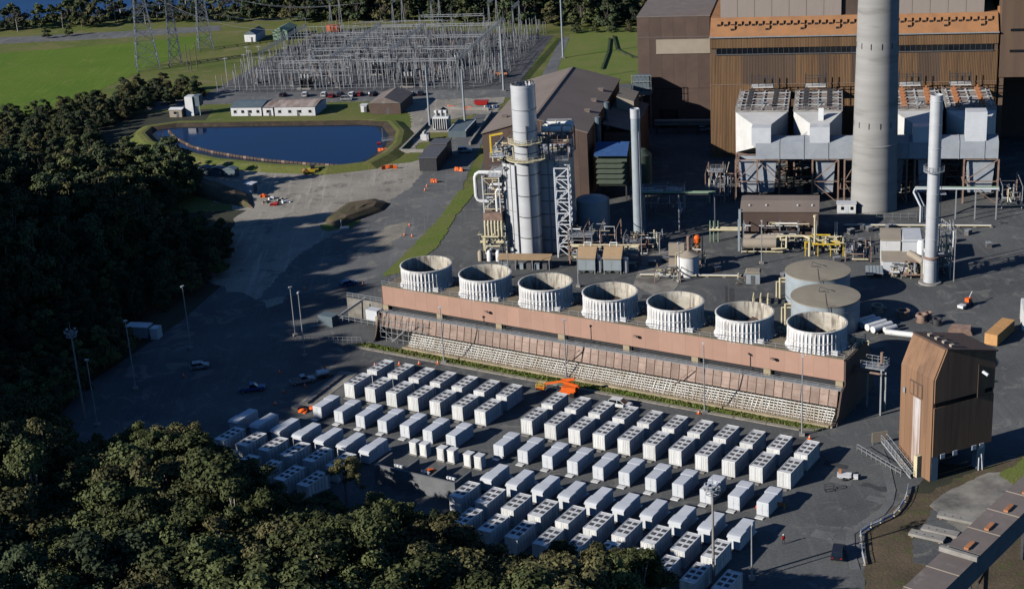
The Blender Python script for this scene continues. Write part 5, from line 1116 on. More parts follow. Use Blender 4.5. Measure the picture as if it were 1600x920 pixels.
fn2 = thing('plant_fence', 'leaning white fence panel near the right precipitator pipes', 'fence', (*T(64,-66), .02), TA); rail((0,0,0),(3,-9,0),1.2,1.6,.07).build('mesh_panel', M['grey_white'], fn2)

# pale worn edge along the bend of the yard
eg = [(51.0,206),(51.4,211),(52.6,216.6),(55.6,219.6),(58.8,222.2),(61.2,226),(62.8,230.6),(63.6,236),(64.4,241),(64.6,246)]
lft = []; rgt = []
for i in range(len(eg)):
    a, b_ = eg[max(i-1,0)], eg[min(i+1,len(eg)-1)]; L_ = math.dist(a, b_); nx, ny = -(b_[1]-a[1])/L_, (b_[0]-a[0])/L_; lft.append((eg[i][0]+nx*1.7, eg[i][1]+ny*1.7)); rgt.append((eg[i][0]+nx*.3, eg[i][1]+ny*.3))
tag(MB().prism(lft+rgt[::-1], -.1, .115).build('yard_edge', M['patch_light']), kind='structure')
# ---------------------------------------------------------------- vehicles
def car(label, loc, rz, paint, kind='suv'):
    o = thing('parked_car' if kind != 'ute' else 'pickup_truck', label, 'car' if kind != 'ute' else 'pickup', (loc[0], loc[1], loc[2] if len(loc) > 2 else .03), rz)
    L_, W_ = (4.7, 1.84) if kind != 'ute' else (5.3, 1.86); h = W_/2
    if kind == 'ute': low = [(-2.6,.42),(-2.65,.95),(-.55,1.0),(1.15,1.05),(2.45,.92),(2.62,.7),(2.58,.4)]; cab = [(-.6,1.0),(-.5,1.62),(.5,1.66),(1.2,1.05)]
    elif kind == 'hatch': low = [(-2.0,.38),(-2.05,.9),(1.0,.98),(1.95,.8),(2.05,.6),(2.0,.35)]; cab = [(-1.95,.95),(-1.5,1.45),(.3,1.48),(1.15,.98)]
    else: low = [(-2.25,.42),(-2.33,1.0),(1.1,1.08),(2.1,.98),(2.32,.75),(2.28,.4)]; cab = [(-2.25,1.05),(-2.0,1.7),(.35,1.74),(1.25,1.08)]
    MB().extr(low, -h, h).build('body', M[paint], o, True)
    MB().extr(cab, -h+.12, h-.12).build('windows', M['glass'], o)
    rf = [(cab[1][0]-.04,cab[1][1]-.05),(cab[2][0]+.06,cab[2][1]-.05),(cab[2][0]-.02,cab[2][1]+.06),(cab[1][0]+.05,cab[1][1]+.06)]
    MB().extr(rf, -h+.14, h-.14).build('roof', M[paint], o)
    for s in (-1, 1):
        for q in ((cab[0],cab[1]),(cab[3],cab[2]),((-.35,1.0),(-.35,cab[1][1]))): MB().bar((q[0][0], s*(h-.12), q[0][1]), (q[1][0], s*(h-.15), q[1][1]), .1, .08).build('pillar', M[paint], o)
    if kind == 'ute': MB().box(-2.5,-.75,-h+.12,h-.12,.98,1.01).build('tray', M['darkmetal'], o)
    for x in (low[0][0]+.75, low[-1][0]-.75):
        for s in (-1, 1):
            q = MB().cyl((x, s*(h-.2), .36), (x, s*(h+.02), .36), .36, .36, 18).build('wheel', M['tyre'], o); MB().cyl((x, s*(h+.02), .36), (x, s*(h+.04), .36), .2, .2, 12).build('rim', M['rim'], q)
    for s in (-1, 1): MB().box(low[-2][0]-.12, low[-2][0]+.02, s*(h-.4)-.2, s*(h-.4)+.2, .68, .84).build('headlight', M['lamp'], o); MB().box(low[1][0]-.02, low[1][0]+.05, s*(h-.25)-.12, s*(h-.25)+.12, .72, .92).build('tail_light', M['red'], o)
    return o
car('white four wheel drive parked behind the farthest battery row', (19.6, 271.2), GA+R(2), 'carwhite')
car('dark navy four wheel drive on the open asphalt at lower right', (48.3, 210.4), R(72), 'cardark')
car('dark pickup with a loaded tray left of the battery yard', (-44.2, 293.0), R(20), 'carsilver', 'ute')
car('blue pickup parked in shadow left of the battery yard', (-54.3, 290.4), R(10), 'carblue', 'ute')
car('white car near the pipe bridge below the tall brown block', T(-4.2, 32.5), TA, 'carwhite', 'hatch')
car('small pale car in shade on the far left road', (-67.5, 304.5), R(12), 'carsilver', 'hatch')
car('blue car near the cones above the cooling tower left end', (-39.5, 352.2), R(30), 'carblue', 'hatch')
cs = [((-81.9,574.3),'cardark','dark car leftmost in the row by the switchyard'),((-73.3,571.9),'carwhite','white van like car second in the switchyard row'),((-65.9,569.9),'carwhite','white car just left of the bright red one'),((-63.0,567.6),'carred','bright red car in the switchyard row'),((-59.7,568.2),'cardark','dark car just right of the bright red one'),
      ((-55.1,566.9),'carwhite','white car just left of the maroon one'),((-52.2,567.2),'carred','maroon car in the switchyard row beside a white one'),((-47.1,565.8),'cardark','dark car nearest the brown shed, end of the row'),((-56.7,560.4),'carsilver','silver car parked in front of the switchyard row'),((-32.8,561.8),'carwhite','white car right of the brown shed'),((-29.3,562.0),'cardark','dark blue car right of the brown shed')]
for k, (p, m_, lb) in enumerate(cs): car(lb, (p[0], p[1], .07), TA+R(90+random.uniform(-12,12)) if k != 8 else TA, m_, 'suv' if k % 3 else 'hatch')
# trailer tank on the pickup's far side
tr = thing('tank_trailer', 'white tank trailer with orange top behind the dark pickup', 'trailer', (-40.2, 295.0, .02), R(25))
MB().cyl((-1.3,0,1.3),(1.3,0,1.3),.65,.65,16).build('tank', M['white'], tr, True); MB().box(-1.6,2.2,-.6,.6,.45,.62).build('chassis', M['darkmetal'], tr); MB().cyl((.6,0,1.9),(.6,0,2.7),.25,.15,10).build('orange_funnel', M['orange'], tr)
for s in (-1,1): MB().cyl((0,s*.55,.36),(0,s*.75,.36),.36,.36,14).build('wheel', M['tyre'], tr)
lt_ = thing('light_trailer', 'small white panel trailer parked on the open asphalt', 'trailer', (55.0, 236.0, .02), R(-15))
MB().box(-1.2,1.2,-.9,.9,.7,.85).build('panel', M['white'], lt_); MB().box(-.9,.9,-.5,.5,.3,.7).build('cabinet', M['grey_white'], lt_); MB().bar((1.2,0,.5),(2.4,0,.4),.12).build('drawbar', M['darkmetal'], lt_); MB().box(1.5,2.3,-.5,.4,.25,.85).build('battery_box', M['white'], lt_); MB().box(-1.0,-.5,.2,.6,.85,1.6).build('beacon', M['copper'], lt_)
for s in (-1,1): MB().cyl((0,s*.8,.3),(0,s*.95,.3),.3,.3,12).build('wheel', M['tyre'], lt_)
fr_ = thing('steel_frame_stand', 'open dark steel frame standing on asphalt near the white panel trailer', 'frame', (51.6, 232.0, .02), R(5))
b = MB()
for x in (-.8,.8):
    for y in (-.4,.4): b.bar((x,y,0),(x,y,1.1),.07)
for z in (.1,1.1):
    for y in (-.4,.4): b.bar((-.8,y,z),(.8,y,z),.07)
    for x in (-.8,.8): b.bar((x,-.4,z),(x,.4,z),.07)
b.build('frame', M['darkmetal'], fr_)
# orange boom lift behind the battery rows
bl = thing('boom_lift', 'orange boom lift folded low behind the farthest battery row', 'boom lift', (8.0, 279.4, .02), R(-22))
MB().box(.6,3.6,-1.1,1.1,.55,1.2).build('chassis', M['orange'], bl); MB().box(1.0,3.9,-1,1,1.2,2.0).build('turret', M['orange'], bl)
for x in (.9,3.2):
    for s in (-1,1): MB().cyl((x,s*.95,.5),(x,s*1.3,.5),.5,.5,16).build('wheel', M['tyre'], bl)
MB().bar((4.2,0,2.1),(.6,0,2.9),.4,.5).build('lower_boom', M['orange'], bl); MB().bar((.7,.35,2.95),(3.4,.35,3.4),.32,.4).build('mid_boom', M['orange'], bl); MB().bar((3.4,.35,3.35),(-2.7,.1,1.9),.3,.36).build('upper_boom', M['orange'], bl); MB().bar((4.2,.1,2.1),(4.0,.1,1.3),.4,.5).build('knuckle', M['orange'], bl); MB().box(-4.4,-2.8,-.8,.8,.8,1.1).build('basket_floor', M['orange'], bl)
b = MB()
for z in (1.5,2.0):
    for y in (-.8,.8): b.bar((-4.4,y,z),(-2.8,y,z),.09)
    for x in (-4.4,-2.8): b.bar((x,-.8,z),(x,.8,z),.09)
for x in (-4.4,-2.8):
    for y in (-.8,.8): b.bar((x,y,1),(x,y,2),.09)
b.build('basket_rail', M['yellow'], bl)
# yellow roller by the pond
ro = thing('road_roller', 'yellow road roller on the gravel at the near edge of pond', 'roller', (-59.0, 459.4, .05), R(8))
MB().cyl((-2.4,-.95,.75),(-2.4,.95,.75),.75,.75,20).build('drum', M['copper'], ro, True); MB().box(-1.5,1.8,-.8,.8,.6,1.5).build('body', M['yellow'], ro); MB().box(-2.9,-1.5,-1.05,-.97,.5,1.0).box(-2.9,-1.5,.97,1.05,.5,1.0).build('drum_frame', M['yellow'], ro)
MB().box(-.6,.7,-.7,.7,1.5,2.5).build('cab', M['glass'], ro); MB().box(-.8,.9,-.85,.85,2.5,2.65).build('cab_roof', M['darkmetal'], ro)
for s in (-1,1): MB().cyl((1.2,s*.7,.65),(1.2,s*1.05,.65),.65,.65,16).build('wheel', M['tyre'], ro)
# small excavator on the apron
ex = thing('yellow_tractor', 'yellow green tractor with red wheel at right edge behind the tower', 'tractor', (96.0, 257.5, .02), R(200))
MB().box(-1.3,1.2,-.5,.5,.7,1.4).build('hood', M['yellow'], ex); MB().box(-1.2,-.1,-.6,.6,1.4,2.6).build('cab', M['glass'], ex); MB().box(-1.3,0,-.7,.7,2.6,2.72).build('cab_roof', M['yellow'], ex); MB().bar((1.1,0,1.2),(3.2,0,2.2),.25).build('loader_arm', M['yellow'], ex)
for x, r in ((-.9,.75),(1.0,.5)):
    for s in (-1,1): q = MB().cyl((x,s*.6,r),(x,s*.95,r),r,r,18).build('wheel', M['tyre'], ex); MB().cyl((x,s*.95,r),(x,s*.98,r),r*.55,r*.55,12).build('rim', M['red'], q)
# ---------------------------------------------------------------- people in work clothes
def person(label, loc, rz, top, legs, stride=.12, h=1.78):
    o = thing('person', label, 'person', (loc[0], loc[1], .02), rz); s = h/1.78
    pts = {'pel':(0,0,.95),'chest':(0,.02,1.3),'neck':(0,.01,1.5),'head':(0,.03,1.62),'top':(0,.03,1.74),'hl':(-.1,0,.9),'kl':(-.11,stride*.6,.5),'al':(-.11,stride*.3,.09),'tl':(-.12,stride*.3+.16,.05),'hr':(.1,0,.9),'kr':(.11,-stride*.2,.5),'ar':(.11,-stride*.8,.09),'tr':(.12,-stride*.8+.16,.05),
           'sl':(-.2,.01,1.42),'el':(-.27,-.02,1.14),'wl':(-.25,.14,.95),'sr':(.2,.01,1.42),'er':(.27,-.02,1.14),'wr':(.24,.16,.98)}
    rad = {'pel':.16,'chest':.18,'neck':.06,'head':.1,'top':.07,'hl':.1,'kl':.07,'al':.05,'tl':.04,'hr':.1,'kr':.07,'ar':.05,'tr':.04,'sl':.08,'el':.055,'wl':.04,'sr':.08,'er':.055,'wr':.04}
    ed = [('pel','chest'),('chest','neck'),('neck','head'),('head','top'),('pel','hl'),('hl','kl'),('kl','al'),('al','tl'),('pel','hr'),('hr','kr'),('kr','ar'),('ar','tr'),('chest','sl'),('sl','el'),('el','wl'),('chest','sr'),('sr','er'),('er','wr')]
    ks = list(pts); me = bpy.data.meshes.new('body'); me.from_pydata([tuple(c*s for c in pts[k]) for k in ks], [(ks.index(a), ks.index(b_)) for a, b_ in ed], [])
    me.materials.append(M[legs]); b_ = mob('body', me, o); md = b_.modifiers.new('skin', 'SKIN'); sd = b_.modifiers.new('sub', 'SUBSURF'); sd.levels = sd.render_levels = 1
    for i, k in enumerate(ks): me.skin_vertices[0].data[i].radius = (rad[k]*s, rad[k]*s); me.skin_vertices[0].data[i].use_root = (k == 'pel')
    j = MB(); prof = [(.21,.9),(.22,1.05),(.23,1.25),(.24,1.4),(.12,1.5)]; n = 14
    for r, z in prof:
        for i in range(n): t = 2*math.pi*i/n; j.v.append((r*math.cos(t)*s, r*.72*math.sin(t)*s, z*s))
    for a in range(4):
        for i in range(n): j.f.append((a*n+i, a*n+(i+1) % n, (a+1)*n+(i+1) % n, (a+1)*n+i))
    j.build('jacket', M[top], o, True)
    for q in (('sl','el'),('el','wl'),('sr','er'),('er','wr')): MB().cyl(tuple(c*s for c in pts[q[0]]), tuple(c*s for c in pts[q[1]]), .085*s, .07*s, 10).build('sleeve', M[top], o, True)
    MB().lathe([(.135,1.66),(.14,1.7),(.12,1.78),(.06,1.83),(.005,1.84)], 14, (0,.03*s,0)).build('helmet', M['white'], o, True)
    return o
person('worker in orange clothing standing by the last power unit of the right block', (38.3, 225.6), R(150), 'orange', 'orange')
person('worker in dark red clothing walking in the shadow at lower right', (40.6, 215.0), R(200), 'red', 'darkmetal', .3)
ob_ = thing('orange_barricade', 'orange and white barricade beside the last power unit', 'barrier', (42.2, 226.8, .02), R(-20))
MB().box(-1.0,1.0,-.06,.06,.5,1.15).build('panel', M['copper'], ob_)
for x in (-.8,.8): MB().bar((x,-.4,0),(x,0,1.1),.1).bar((x,.4,0),(x,0,1.1),.1).build('trestle', M['yellow'], ob_)
# ---------------------------------------------------------------- traffic cones
cone = thing('traffic_cone', 'orange traffic cone standing on the yard asphalt', 'cone', (0,0,0), 0, 'orange traffic cones')
MB().lathe([(.24,.06),(.05,.8),(.0,.81)], 14).build('cone', M['orange'], cone, True); MB().box(-.36,.36,-.36,.36,0,.06).build('base', M['orange'], cone); MB().lathe([(.175,.34),(.13,.52)], 14).build('reflective_band', M['white'], cone)
cpos = [G(-52.3,.5),G(-54.5,-3.7),G(-52.1,-9.2),G(-45.4,15.4),G(-41,18.1),G(-37.3,20.1),G(-33.8,22.0),G(26.5,21.4),G(49.3,19.8),G(11,20.5),(-23.5,432.3),(-26.6,398.4),(-27.6,390),(-25.5,388.5),(-50.2,351.6),(-23.1,436.3),(-21.1,440),G(-62,4),(-36,352),(-70.2,300.4)]
for k, p in enumerate(cpos):
    if k == 0: cone.location = (*p, .07)
    else: copy_tree(cone, (*p, .09), k*.7)
# cable trench and orange heap left of the battery yard
trn = thing('cable_trench', 'dark cable trench with concrete troughs left of the battery rows', 'trench', (*G(-47.6, 1.5), .02), GA+R(8))
for k in range(9): MB().box(-.5,.5,-8+k*1.7,-6.6+k*1.7,.02,.45).build('trough', M['ventgrey'], trn)
MB().box(-1.6,2.4,-9,9,.0,.06).build('bedding', M['gravel'], trn)
hp = thing('orange_mesh_heap', 'heap of orange barrier mesh beside the first power unit', 'barrier', (*G(-44.6,-9.5), .02), GA)
MB().blob((0,0,.2),1.1,9,5,.3,.5).build('mesh', M['orange'], hp); MB().blob((1.2,1.8,.2),.9,9,5,.3,.5).build('mesh', M['orange'], hp); MB().box(-2.6,-.9,-.6,.9,0,.8).build('crate', M['darkmetal'], hp)
# ---------------------------------------------------------------- light poles and masts
def pole(label, p, h, arm=0., group='slim grey lamp posts', base=True):
    o = thing('lamp_post', label, 'lamp post', (p[0], p[1], .02), random.uniform(0, 6), group)
    MB().cyl((0,0,0),(0,0,h),.15,.09,8).build('pole', M['steel'], o)
    MB().box(-.35,.35,-.16,.16,h,h+.18).bar((-.5,0,h-.1),(.5,0,h-.1),.08).build('lamp_head', M['lamp'], o)
    if base: MB().box(-.5,.5,-.5,.5,0,.5).build('footing', M['concrete'], o)
    return o
P_ = [((-15.1,299.2),12.5,'slim lamp post on the verge below the second fan stack'),((10,286.7),12.8,'slim lamp post on the verge beside the orange boom lift'),((35.2,266.3),14.2,'slim lamp post on the verge below the fifth fan stack'),((51.3,254),15.6,'slim lamp post at the right end of the verge'),
      ((-83.1,277.5),14,'dim thin post close behind the floodlight mast at left'),((-79.2,295),15.2,'slim lamp post in deep shade beside the pale blue cabin'),((-71.5,316.3),14.6,'slim lamp post in deep shade, upper left'),((-48.8,320.3),11.5,'farther of the paired lamp posts left of the cooling tower'),((-45.3,307.6),14.6,'nearer of the paired lamp posts left of the cooling tower'),
      ((33.9,204.9),9.5,'short lamp post in the tree shadow at bottom right'),((39.6,340.8),9.5,'lamp post standing beside the small white tank'),((60.6,350),10.7,'lamp post on a block in front of the pale vessels'),((15.8,341.5),9,'thin lamp post behind the fourth fan stack'),((-.5,351),9,'thin lamp post in front of the low tan shelter')]
for p, h, lb in P_: pole(lb, p, h)
for p, h, lb in (((-24.4,511.5),21,'left of two tall lightning poles beside the transformer yard'),((-12.3,506.6),20,'right of two tall lightning poles beside the transformer yard'),((1.5,559.9),24,'tall lightning pole at the right corner of the switchyard'),((26.4,615.4),32,'tallest lightning pole, on the lawn right of the switchyard')):
    o = thing('lightning_pole', lb, 'pole', (*p, .02), 0, 'tall lightning poles'); MB().cyl((0,0,0),(0,0,h),.42,.28,10).build('pole', M['tankwall'], o, True); MB().cyl((0,0,h),(0,0,h+1.5),.08,.03,6).build('spike', M['steel'], o); MB().box(-.8,.8,-.8,.8,0,.5).build('footing', M['concrete'], o)
def mast(label, p, h, z0=0):
    o = thing('floodlight_mast', label, 'floodlight mast', (p[0], p[1], z0), R(20), 'tall floodlight masts')
    MB().cyl((0,0,0),(0,0,h),.24,.15,10).build('pole', M['concrete'], o, True)
    MB().lathe([(.9,h-.9),(1.0,h-.9),(1.0,h-.82),(.9,h-.82)], 20).lathe([(.9,h-.1),(1.0,h-.1),(1.0,h-.02),(.9,h-.02)], 20).build('head_ring', M['steel'], o)
    b = MB()
    for k in range(6): a = k*math.pi/3; b.bar((0,0,h-.85),(1.1*math.cos(a),1.1*math.sin(a),h-.85),.08); b.bar((0,0,h-.05),(1.1*math.cos(a),1.1*math.sin(a),h-.05),.08)
    b.build('spokes', M['steel'], o)
    for k in range(9):
        a = k*2*math.pi/9; q = MB().box(-.24,.24,-.1,.1,0,.4).build('floodlight', M['steel'], o, loc=(1.08*math.cos(a), 1.08*math.sin(a), h-.3+.5*(k % 2))); q.rotation_euler = (R(-25), 0, a-math.pi/2)
    MB().cyl((0,0,h),(0,0,h+2.2),.05,.02,6).build('spike', M['steel'], o)
mast('tall floodlight mast in the dark area at far left', (-86.4, 281.1), 18.6); mast('floodlight mast rising in front of the nearest battery rows', (27.9, 203.6), 16.6)
# ---------------------------------------------------------------- left side oddments
bc = thing('site_hut', 'pale blue site hut in deep shade at left', 'hut', (-84.6, 325.6, .02), R(-15)); MB().box(-2.6,2.6,-1.3,1.3,.2,2.8).build('wall', M['tankwall'], bc); MB().box(-2.8,2.8,-1.5,1.5,2.8,3).build('roof', M['grey_white'], bc); MB().box(3.2,5,-1.2,1.2,0,2.6).build('side_box', M['grey_white'], bc); MB().box(-1.8,-1,-1.34,-1.3,.2,2.2).build('door', M['ventgrey'], bc)
gs = thing('white_site_box', 'white site box with dark end on the gravel left of the road', 'container', (-75.6, 441.6, .05), R(-25)); MB().box(-1.6,1.6,-1.4,1.4,.1,2.9).build('body', M['grey_white'], gs); MB().box(-1.7,1.7,-1.5,1.5,2.9,3.05).build('lid', M['grey_white'], gs); MB().box(1.6,1.66,-1,1,.3,2.6).build('door', M['slate'], gs)
jk = [((-71.5,436.5),'orange','orange rubble heap beside the white site box'),((-68.2,433.2),'white','white rubble heap beside the orange heap'),((-65.8,431.0),'concrete','pale concrete rubble at the edge of the shade'),((-69.8,429.4),'beige','beige rubble heap just inside the sunlight'),((-63.4,428.8),'grey_white','small pale block heap right of the rubble'),((-66.9,427.2),'red','small red heap among the rubble')]
for p, m_, lb in jk:
    o = thing('rubble_heap', lb, 'rubble', (*p, .05), random.uniform(0,6), 'rubble heaps on the gravel')
    for k in range(7): a = random.uniform(0,6.3); r = random.uniform(0,1.4); q = MB().cbox(0,0,0,random.uniform(.5,1.5),random.uniform(.3,.9),random.uniform(.2,.7),random.uniform(0,3)).build('block', M[m_], o, loc=(r*math.cos(a), r*math.sin(a), 0)); q.rotation_euler = (random.uniform(-.2,.2), random.uniform(-.2,.2), 0)
bsh = thing('dark_shed_row', 'low dark blue sheds in tree shade near the pond', 'shed', (-88.5, 463.4, .05), R(-22))
for k in range(3): MB().box(-7+k*4.6,-2.8+k*4.6,-1.3,1.3,0,2.5).build('shed_body', M['slate'], bsh); MB().extr([(-7.1+k*4.6,2.5),(-2.7+k*4.6,2.5),(-4.9+k*4.6,3.1)],-1.5,1.5).build('shed_roof', M['slate'], bsh)
wb2 = thing('roadside_post_block', 'white marker post with a white block by the bend of the road', 'marker', (-44.4, 399.4, .05), R(10)); MB().box(-1.1,1.3,-.4,.4,0,.5).build('block', M['white'], wb2); MB().cyl((-.7,0,.5),(-.7,0,2.6),.1,.1,8).build('post', M['white'], wb2)
# plant yard left of the cooling tower
lf = thing('intake_structure', 'old concrete intake walls with rails left of the cooling tower', 'structure', (*G(-61, 33), .02), GA)
MB().box(-8,6.8,4.2,4.8,0,4.6).build('rear_wall', M['oldconcrete'], lf); MB().box(3,6.8,0,.6,0,3.0).build('front_wall', M['tanbasin'], lf); MB().exts([(-4,0),(4,0),(4,4.2),(2,4.2)],6.0,6.6).build('buttress', M['oldconcrete'], lf)
rail((-8,4.5,4.6),(6.8,4.5,4.6),1.6,1.1,.08).build('rail', M['steel'], lf); rail((-9,-1,1.2),(5,-1,1.2),1.6,1.1,.08).build('rail', M['steel'], lf)
MB().box(-.5,2.6,1.2,3.4,1.4,3.8).build('white_unit', M['grey_white'], lf); MB().bar((-9,-3,.2),(-3,5,5),.3,.5).bar((-12,-5,.2),(-8,-2.4,.5),.3,.5).build('pipe_beam', M['steel'], lf)
MB().box(-11,-7,-3,-.5,0,2.4).build('blue_unit', M['slate'], lf)
lrf = thing('wire_fence', 'low wire fence along the grass left of the cooling tower', 'fence', (*G(-70, 19.8), .02), GA); rail((0,0,0),(14,5,0),1.0,1.4,.05).build('mesh_panel', M['steel'], lrf)
# ---------------------------------------------------------------- pond edge buildings
def hut(name, label, st_, w_, d_, h_, wall, roof, rh=.8, windows=0, axis='x', cat='building'):
    o = thing(name, label, cat, (*T(*st_), .05), TA)
    MB().box(0,w_,0,d_,0,h_).build('wall', M[wall], o)
    if axis == 'x': MB().exts([(-.3,h_),(d_/2,h_+rh),(d_+.3,h_)], -.25, w_+.25).build('roof', M[roof], o)
    else: MB().extr([(-.3,h_),(w_/2,h_+rh),(w_+.3,h_)], -.25, d_+.25).build('roof', M[roof], o)
    for k in range(windows):
        q = MB().box(w_*(k+.35)/windows,w_*(k+.35)/windows+1.1,-.05,0,1.1,2.1).build('window', M['glass'], o); MB().box(w_*(k+.35)/windows-.08,w_*(k+.35)/windows+1.18,-.1,-.01,.98,1.1).build('sill', M['white'], q)
    MB().box(w_*.55,w_*.55+.95,-.04,0,0,2.1).build('door', M['ventgrey'], o)
    return o
M['patchroof'] = mat('patched_rusty_roof', (.42,.36,.32), .8, (.2,.13,.1), .35, .9, rnd=.1, stretch=(1,.3,1))
hut('low_white_block', 'low white block with rusty patched roof, left of the pair by the pond', (-176.2,59), 11.6, 12, 3.2, 'white', 'slate', 1.0, 4)
hut('low_white_block', 'small low white block between two longer ones by the pond', (-164,59), 3.8, 13, 3.0, 'white', 'patchroof', .8, 1)
hut('low_white_block', 'long low white block with rusty patched roof beside the pond', (-159.4,58.5), 15.2, 13, 3.3, 'white', 'patchroof', 1.0, 4)
hut('brown_shed', 'brown gable roofed shed between the pond and the switchyard', (-124.4,60), 11.4, 17, 3.8, 'brown', 'greybrownroof', 2.2, 0, 'y', 'shed')
hut('pale_hut', 'small cream hut at the far left corner of the pond', (-199.6,58), 4.8, 4, 2.8, 'beige', 'white', .5, 1, 'x', 'hut')
sv = thing('white_silo_block', 'tall white silo block with blue roof at the corner of pond', 'silo', (*T(-194,60), .05), TA); MB().box(0,3,0,4,0,7).build('tower', M['white'], sv); MB().box(3.1,5.4,.5,4,3.4,7.2).build('side_bin', M['slate'], sv)
for x in (3.2,5.2): MB().bar((x,.7,0),(x,.7,3.4),.25).build('leg', M['steel'], sv)
hut('white_shed', 'white shed with slate roof on the grass left of the switchyard', (-225,202), 5.6, 12, 3.4, 'white', 'slate', 1.6, 0, 'y', 'shed')
hut('green_shed', 'pale green shed with dark side at the back of the switchyard', (-212.5,205), 7, 14, 4, 'paleGreen', 'paleGreen', 1.6, 0, 'y', 'shed')
hut('white_kiosk', 'small white kiosk beside the long white block and gravel', (-128.6,63), 2.2, 2.6, 2.6, 'white', 'white', .2, 0, 'x', 'kiosk')
orc = thing('orange_box', 'bright orange container at the back of the switchyard', 'container', (*T(-192.6,222), .05), TA); MB().box(0,6,0,2.5,.2,2.9).build('body', M['orange'], orc); MB().box(-.05,6.05,-.05,2.55,2.9,3.0).build('roof', M['orange'], orc); MB().box(.2,2.8,-.04,0,.3,2.7).build('door', M['orange'], orc)
def orange_heap(label, st_, sx=3.0, sy=1.2, h=1.2):
    o = thing('orange_fence', label, 'fence', (*T(*st_), .08), TA+random.uniform(-.4,.4))
    for k in range(4): MB().box(-sx/2+k*sx/4,-sx/2+(k+.92)*sx/4,-.06,.06,0,h).build('mesh_panel', M['orange'], o).rotation_euler = (random.uniform(-.3,.3),0,random.uniform(-.3,.3))
    for k in range(3): MB().bar((-sx/2+k*sx/2,0,0),(-sx/2+k*sx/2,0,h+.1),.08).build('post', M['darkmetal'], o)
    return o
for lb, s_, sx in (('orange mesh fence at the upper left corner of the pond', (-203,93), 7),('orange mesh fence at the right corner of the pond', (-104.5,8), 4),('long orange mesh fence near the black shed', (-97,-12), 5),('orange mesh fence square behind the white transformer', (-96.5,67), 3),('orange mesh fence right of the white transformer', (-89.5,65), 2.4),('orange mesh screen at the end of the grass bank', (-74.3,-15), 3),('small orange mesh on the road beside cones', (-79,-27.7), 2)): orange_heap(lb, s_, sx)
rc = thing('red_skip', 'bright red skip with blue drums in the yard behind the hall', 'skip', (*T(-86.5,72.5), .08), TA); MB().extr([(-2,.2),(2,.2),(2.6,1.6),(-2.6,1.6)],-1.2,1.2).build('skip', M['red'], rc)
bd = thing('blue_drums', 'blue and white drums beside the red skip', 'drums', (*T(-82,67), .08), TA)
for k in range(6): MB().cyl((k*.9-2,.5*(k % 2),0),(k*.9-2,.5*(k % 2),1.0),.4,.4,12).build('drum', M['bluepaint' if k % 3 else 'white'], bd, True)
# floating boom in the pond: many short floats
M['boomwood'] = mat('wet_timber', (.13,.095,.07), .9, (.07,.05,.04), 1.5, .8)
bm = thing('pond_boom', 'brown curved timber boom crossing the near side of the pond', 'boom', (0,0,0)); bp_ = ZN['boom']; cnt = 0
for k in range(len(bp_)-1):
    a, b_ = Vector(bp_[k]), Vector(bp_[k+1]); n = max(1, int((b_-a).length/1.5))
    for i in range(n):
        p, q = a.lerp(b_, i/n), a.lerp(b_, (i+.86)/n); MB().bar((p.x,p.y,.45),(q.x,q.y,.45),.6,.7).build('float', M['boomwood'] if cnt % 5 else M['rustframe'], bm); cnt += 1
wj = thing('pond_jetty', 'small steel jetty with red float at the right end of the pond', 'jetty', (-39.6, 491.5, .1), R(5)); MB().box(0,4,-.6,.6,.9,1.05).build('deck', M['steel'], wj); rail((0,-.6,1.05),(4,-.6,1.05),1,1.0,.07).build('rail', M['steel'], wj); MB().cyl((-1.6,-.4,.3),(-.4,-.4,.3),.35,.35,10).build('float', M['red'], wj); MB().bar((.4,0,0),(.4,0,5),.15).build('mast', M['steel'], wj)
# ---------------------------------------------------------------- transformer yard
ty = thing('transformer_yard_wall', 'low pale kerb wall enclosing the white transformer yard', 'wall', (*T(0,0), .06), TA)
for a, b_ in (((-99,8),(-99.4,66)),((-98.6,7.6),(-91,7.2)),((-80.2,60),(-78,16)),((-99,66.4),(-82,64))): MB().bar((*a,.5),(*b_,.5),.7,1.0).build('kerb_wall', M['concrete'], ty)
transformer('white_transformer', 'large white transformer with tall bushings in the walled yard', (*T(-92,36), .05), TA, 2.1, 'white')
transformer('dark_transformer', 'small white transformer nearest the black shed', (*T(-94.4,22.5), .05), TA+1.57, 1.0, 'white')
bb = thing('blue_bund', 'long low blue grey bund tank in the transformer yard', 'tank', (*T(-84.5,34), .05), TA); MB().box(-3,3,-8,8,0,2.2).build('bund', M['slate'], bb); MB().bar((-3,-8,2.3),(-3,8,2.3),.3).bar((3,-8,2.3),(3,8,2.3),.3).build('rim', M['grey_white'], bb)
bk = thing('black_shed', 'black flat roofed shed beside the transformer yard', 'shed', (*T(-86.6,-15), .08), TA); MB().box(0,5.4,0,13,0,4.0).build('wall', M['darkmetal'], bk); MB().exts([(-.3,4.0),(13.3,4.4),(13.3,4.7),(-.3,4.3)],-.3,5.7).build('roof', M['ventgrey'], bk); MB().box(0,5.4,13.4,20,0,4.4).build('rear_wall', M['darkmetal'], bk); MB().box(-.2,5.6,13.3,20.3,4.8,5.1).build('rear_roof', M['ventgrey'], bk)
car('white and blue van in the shade of the black shed', (*T(-77.5,7), .1), TA+R(10), 'carwhite')
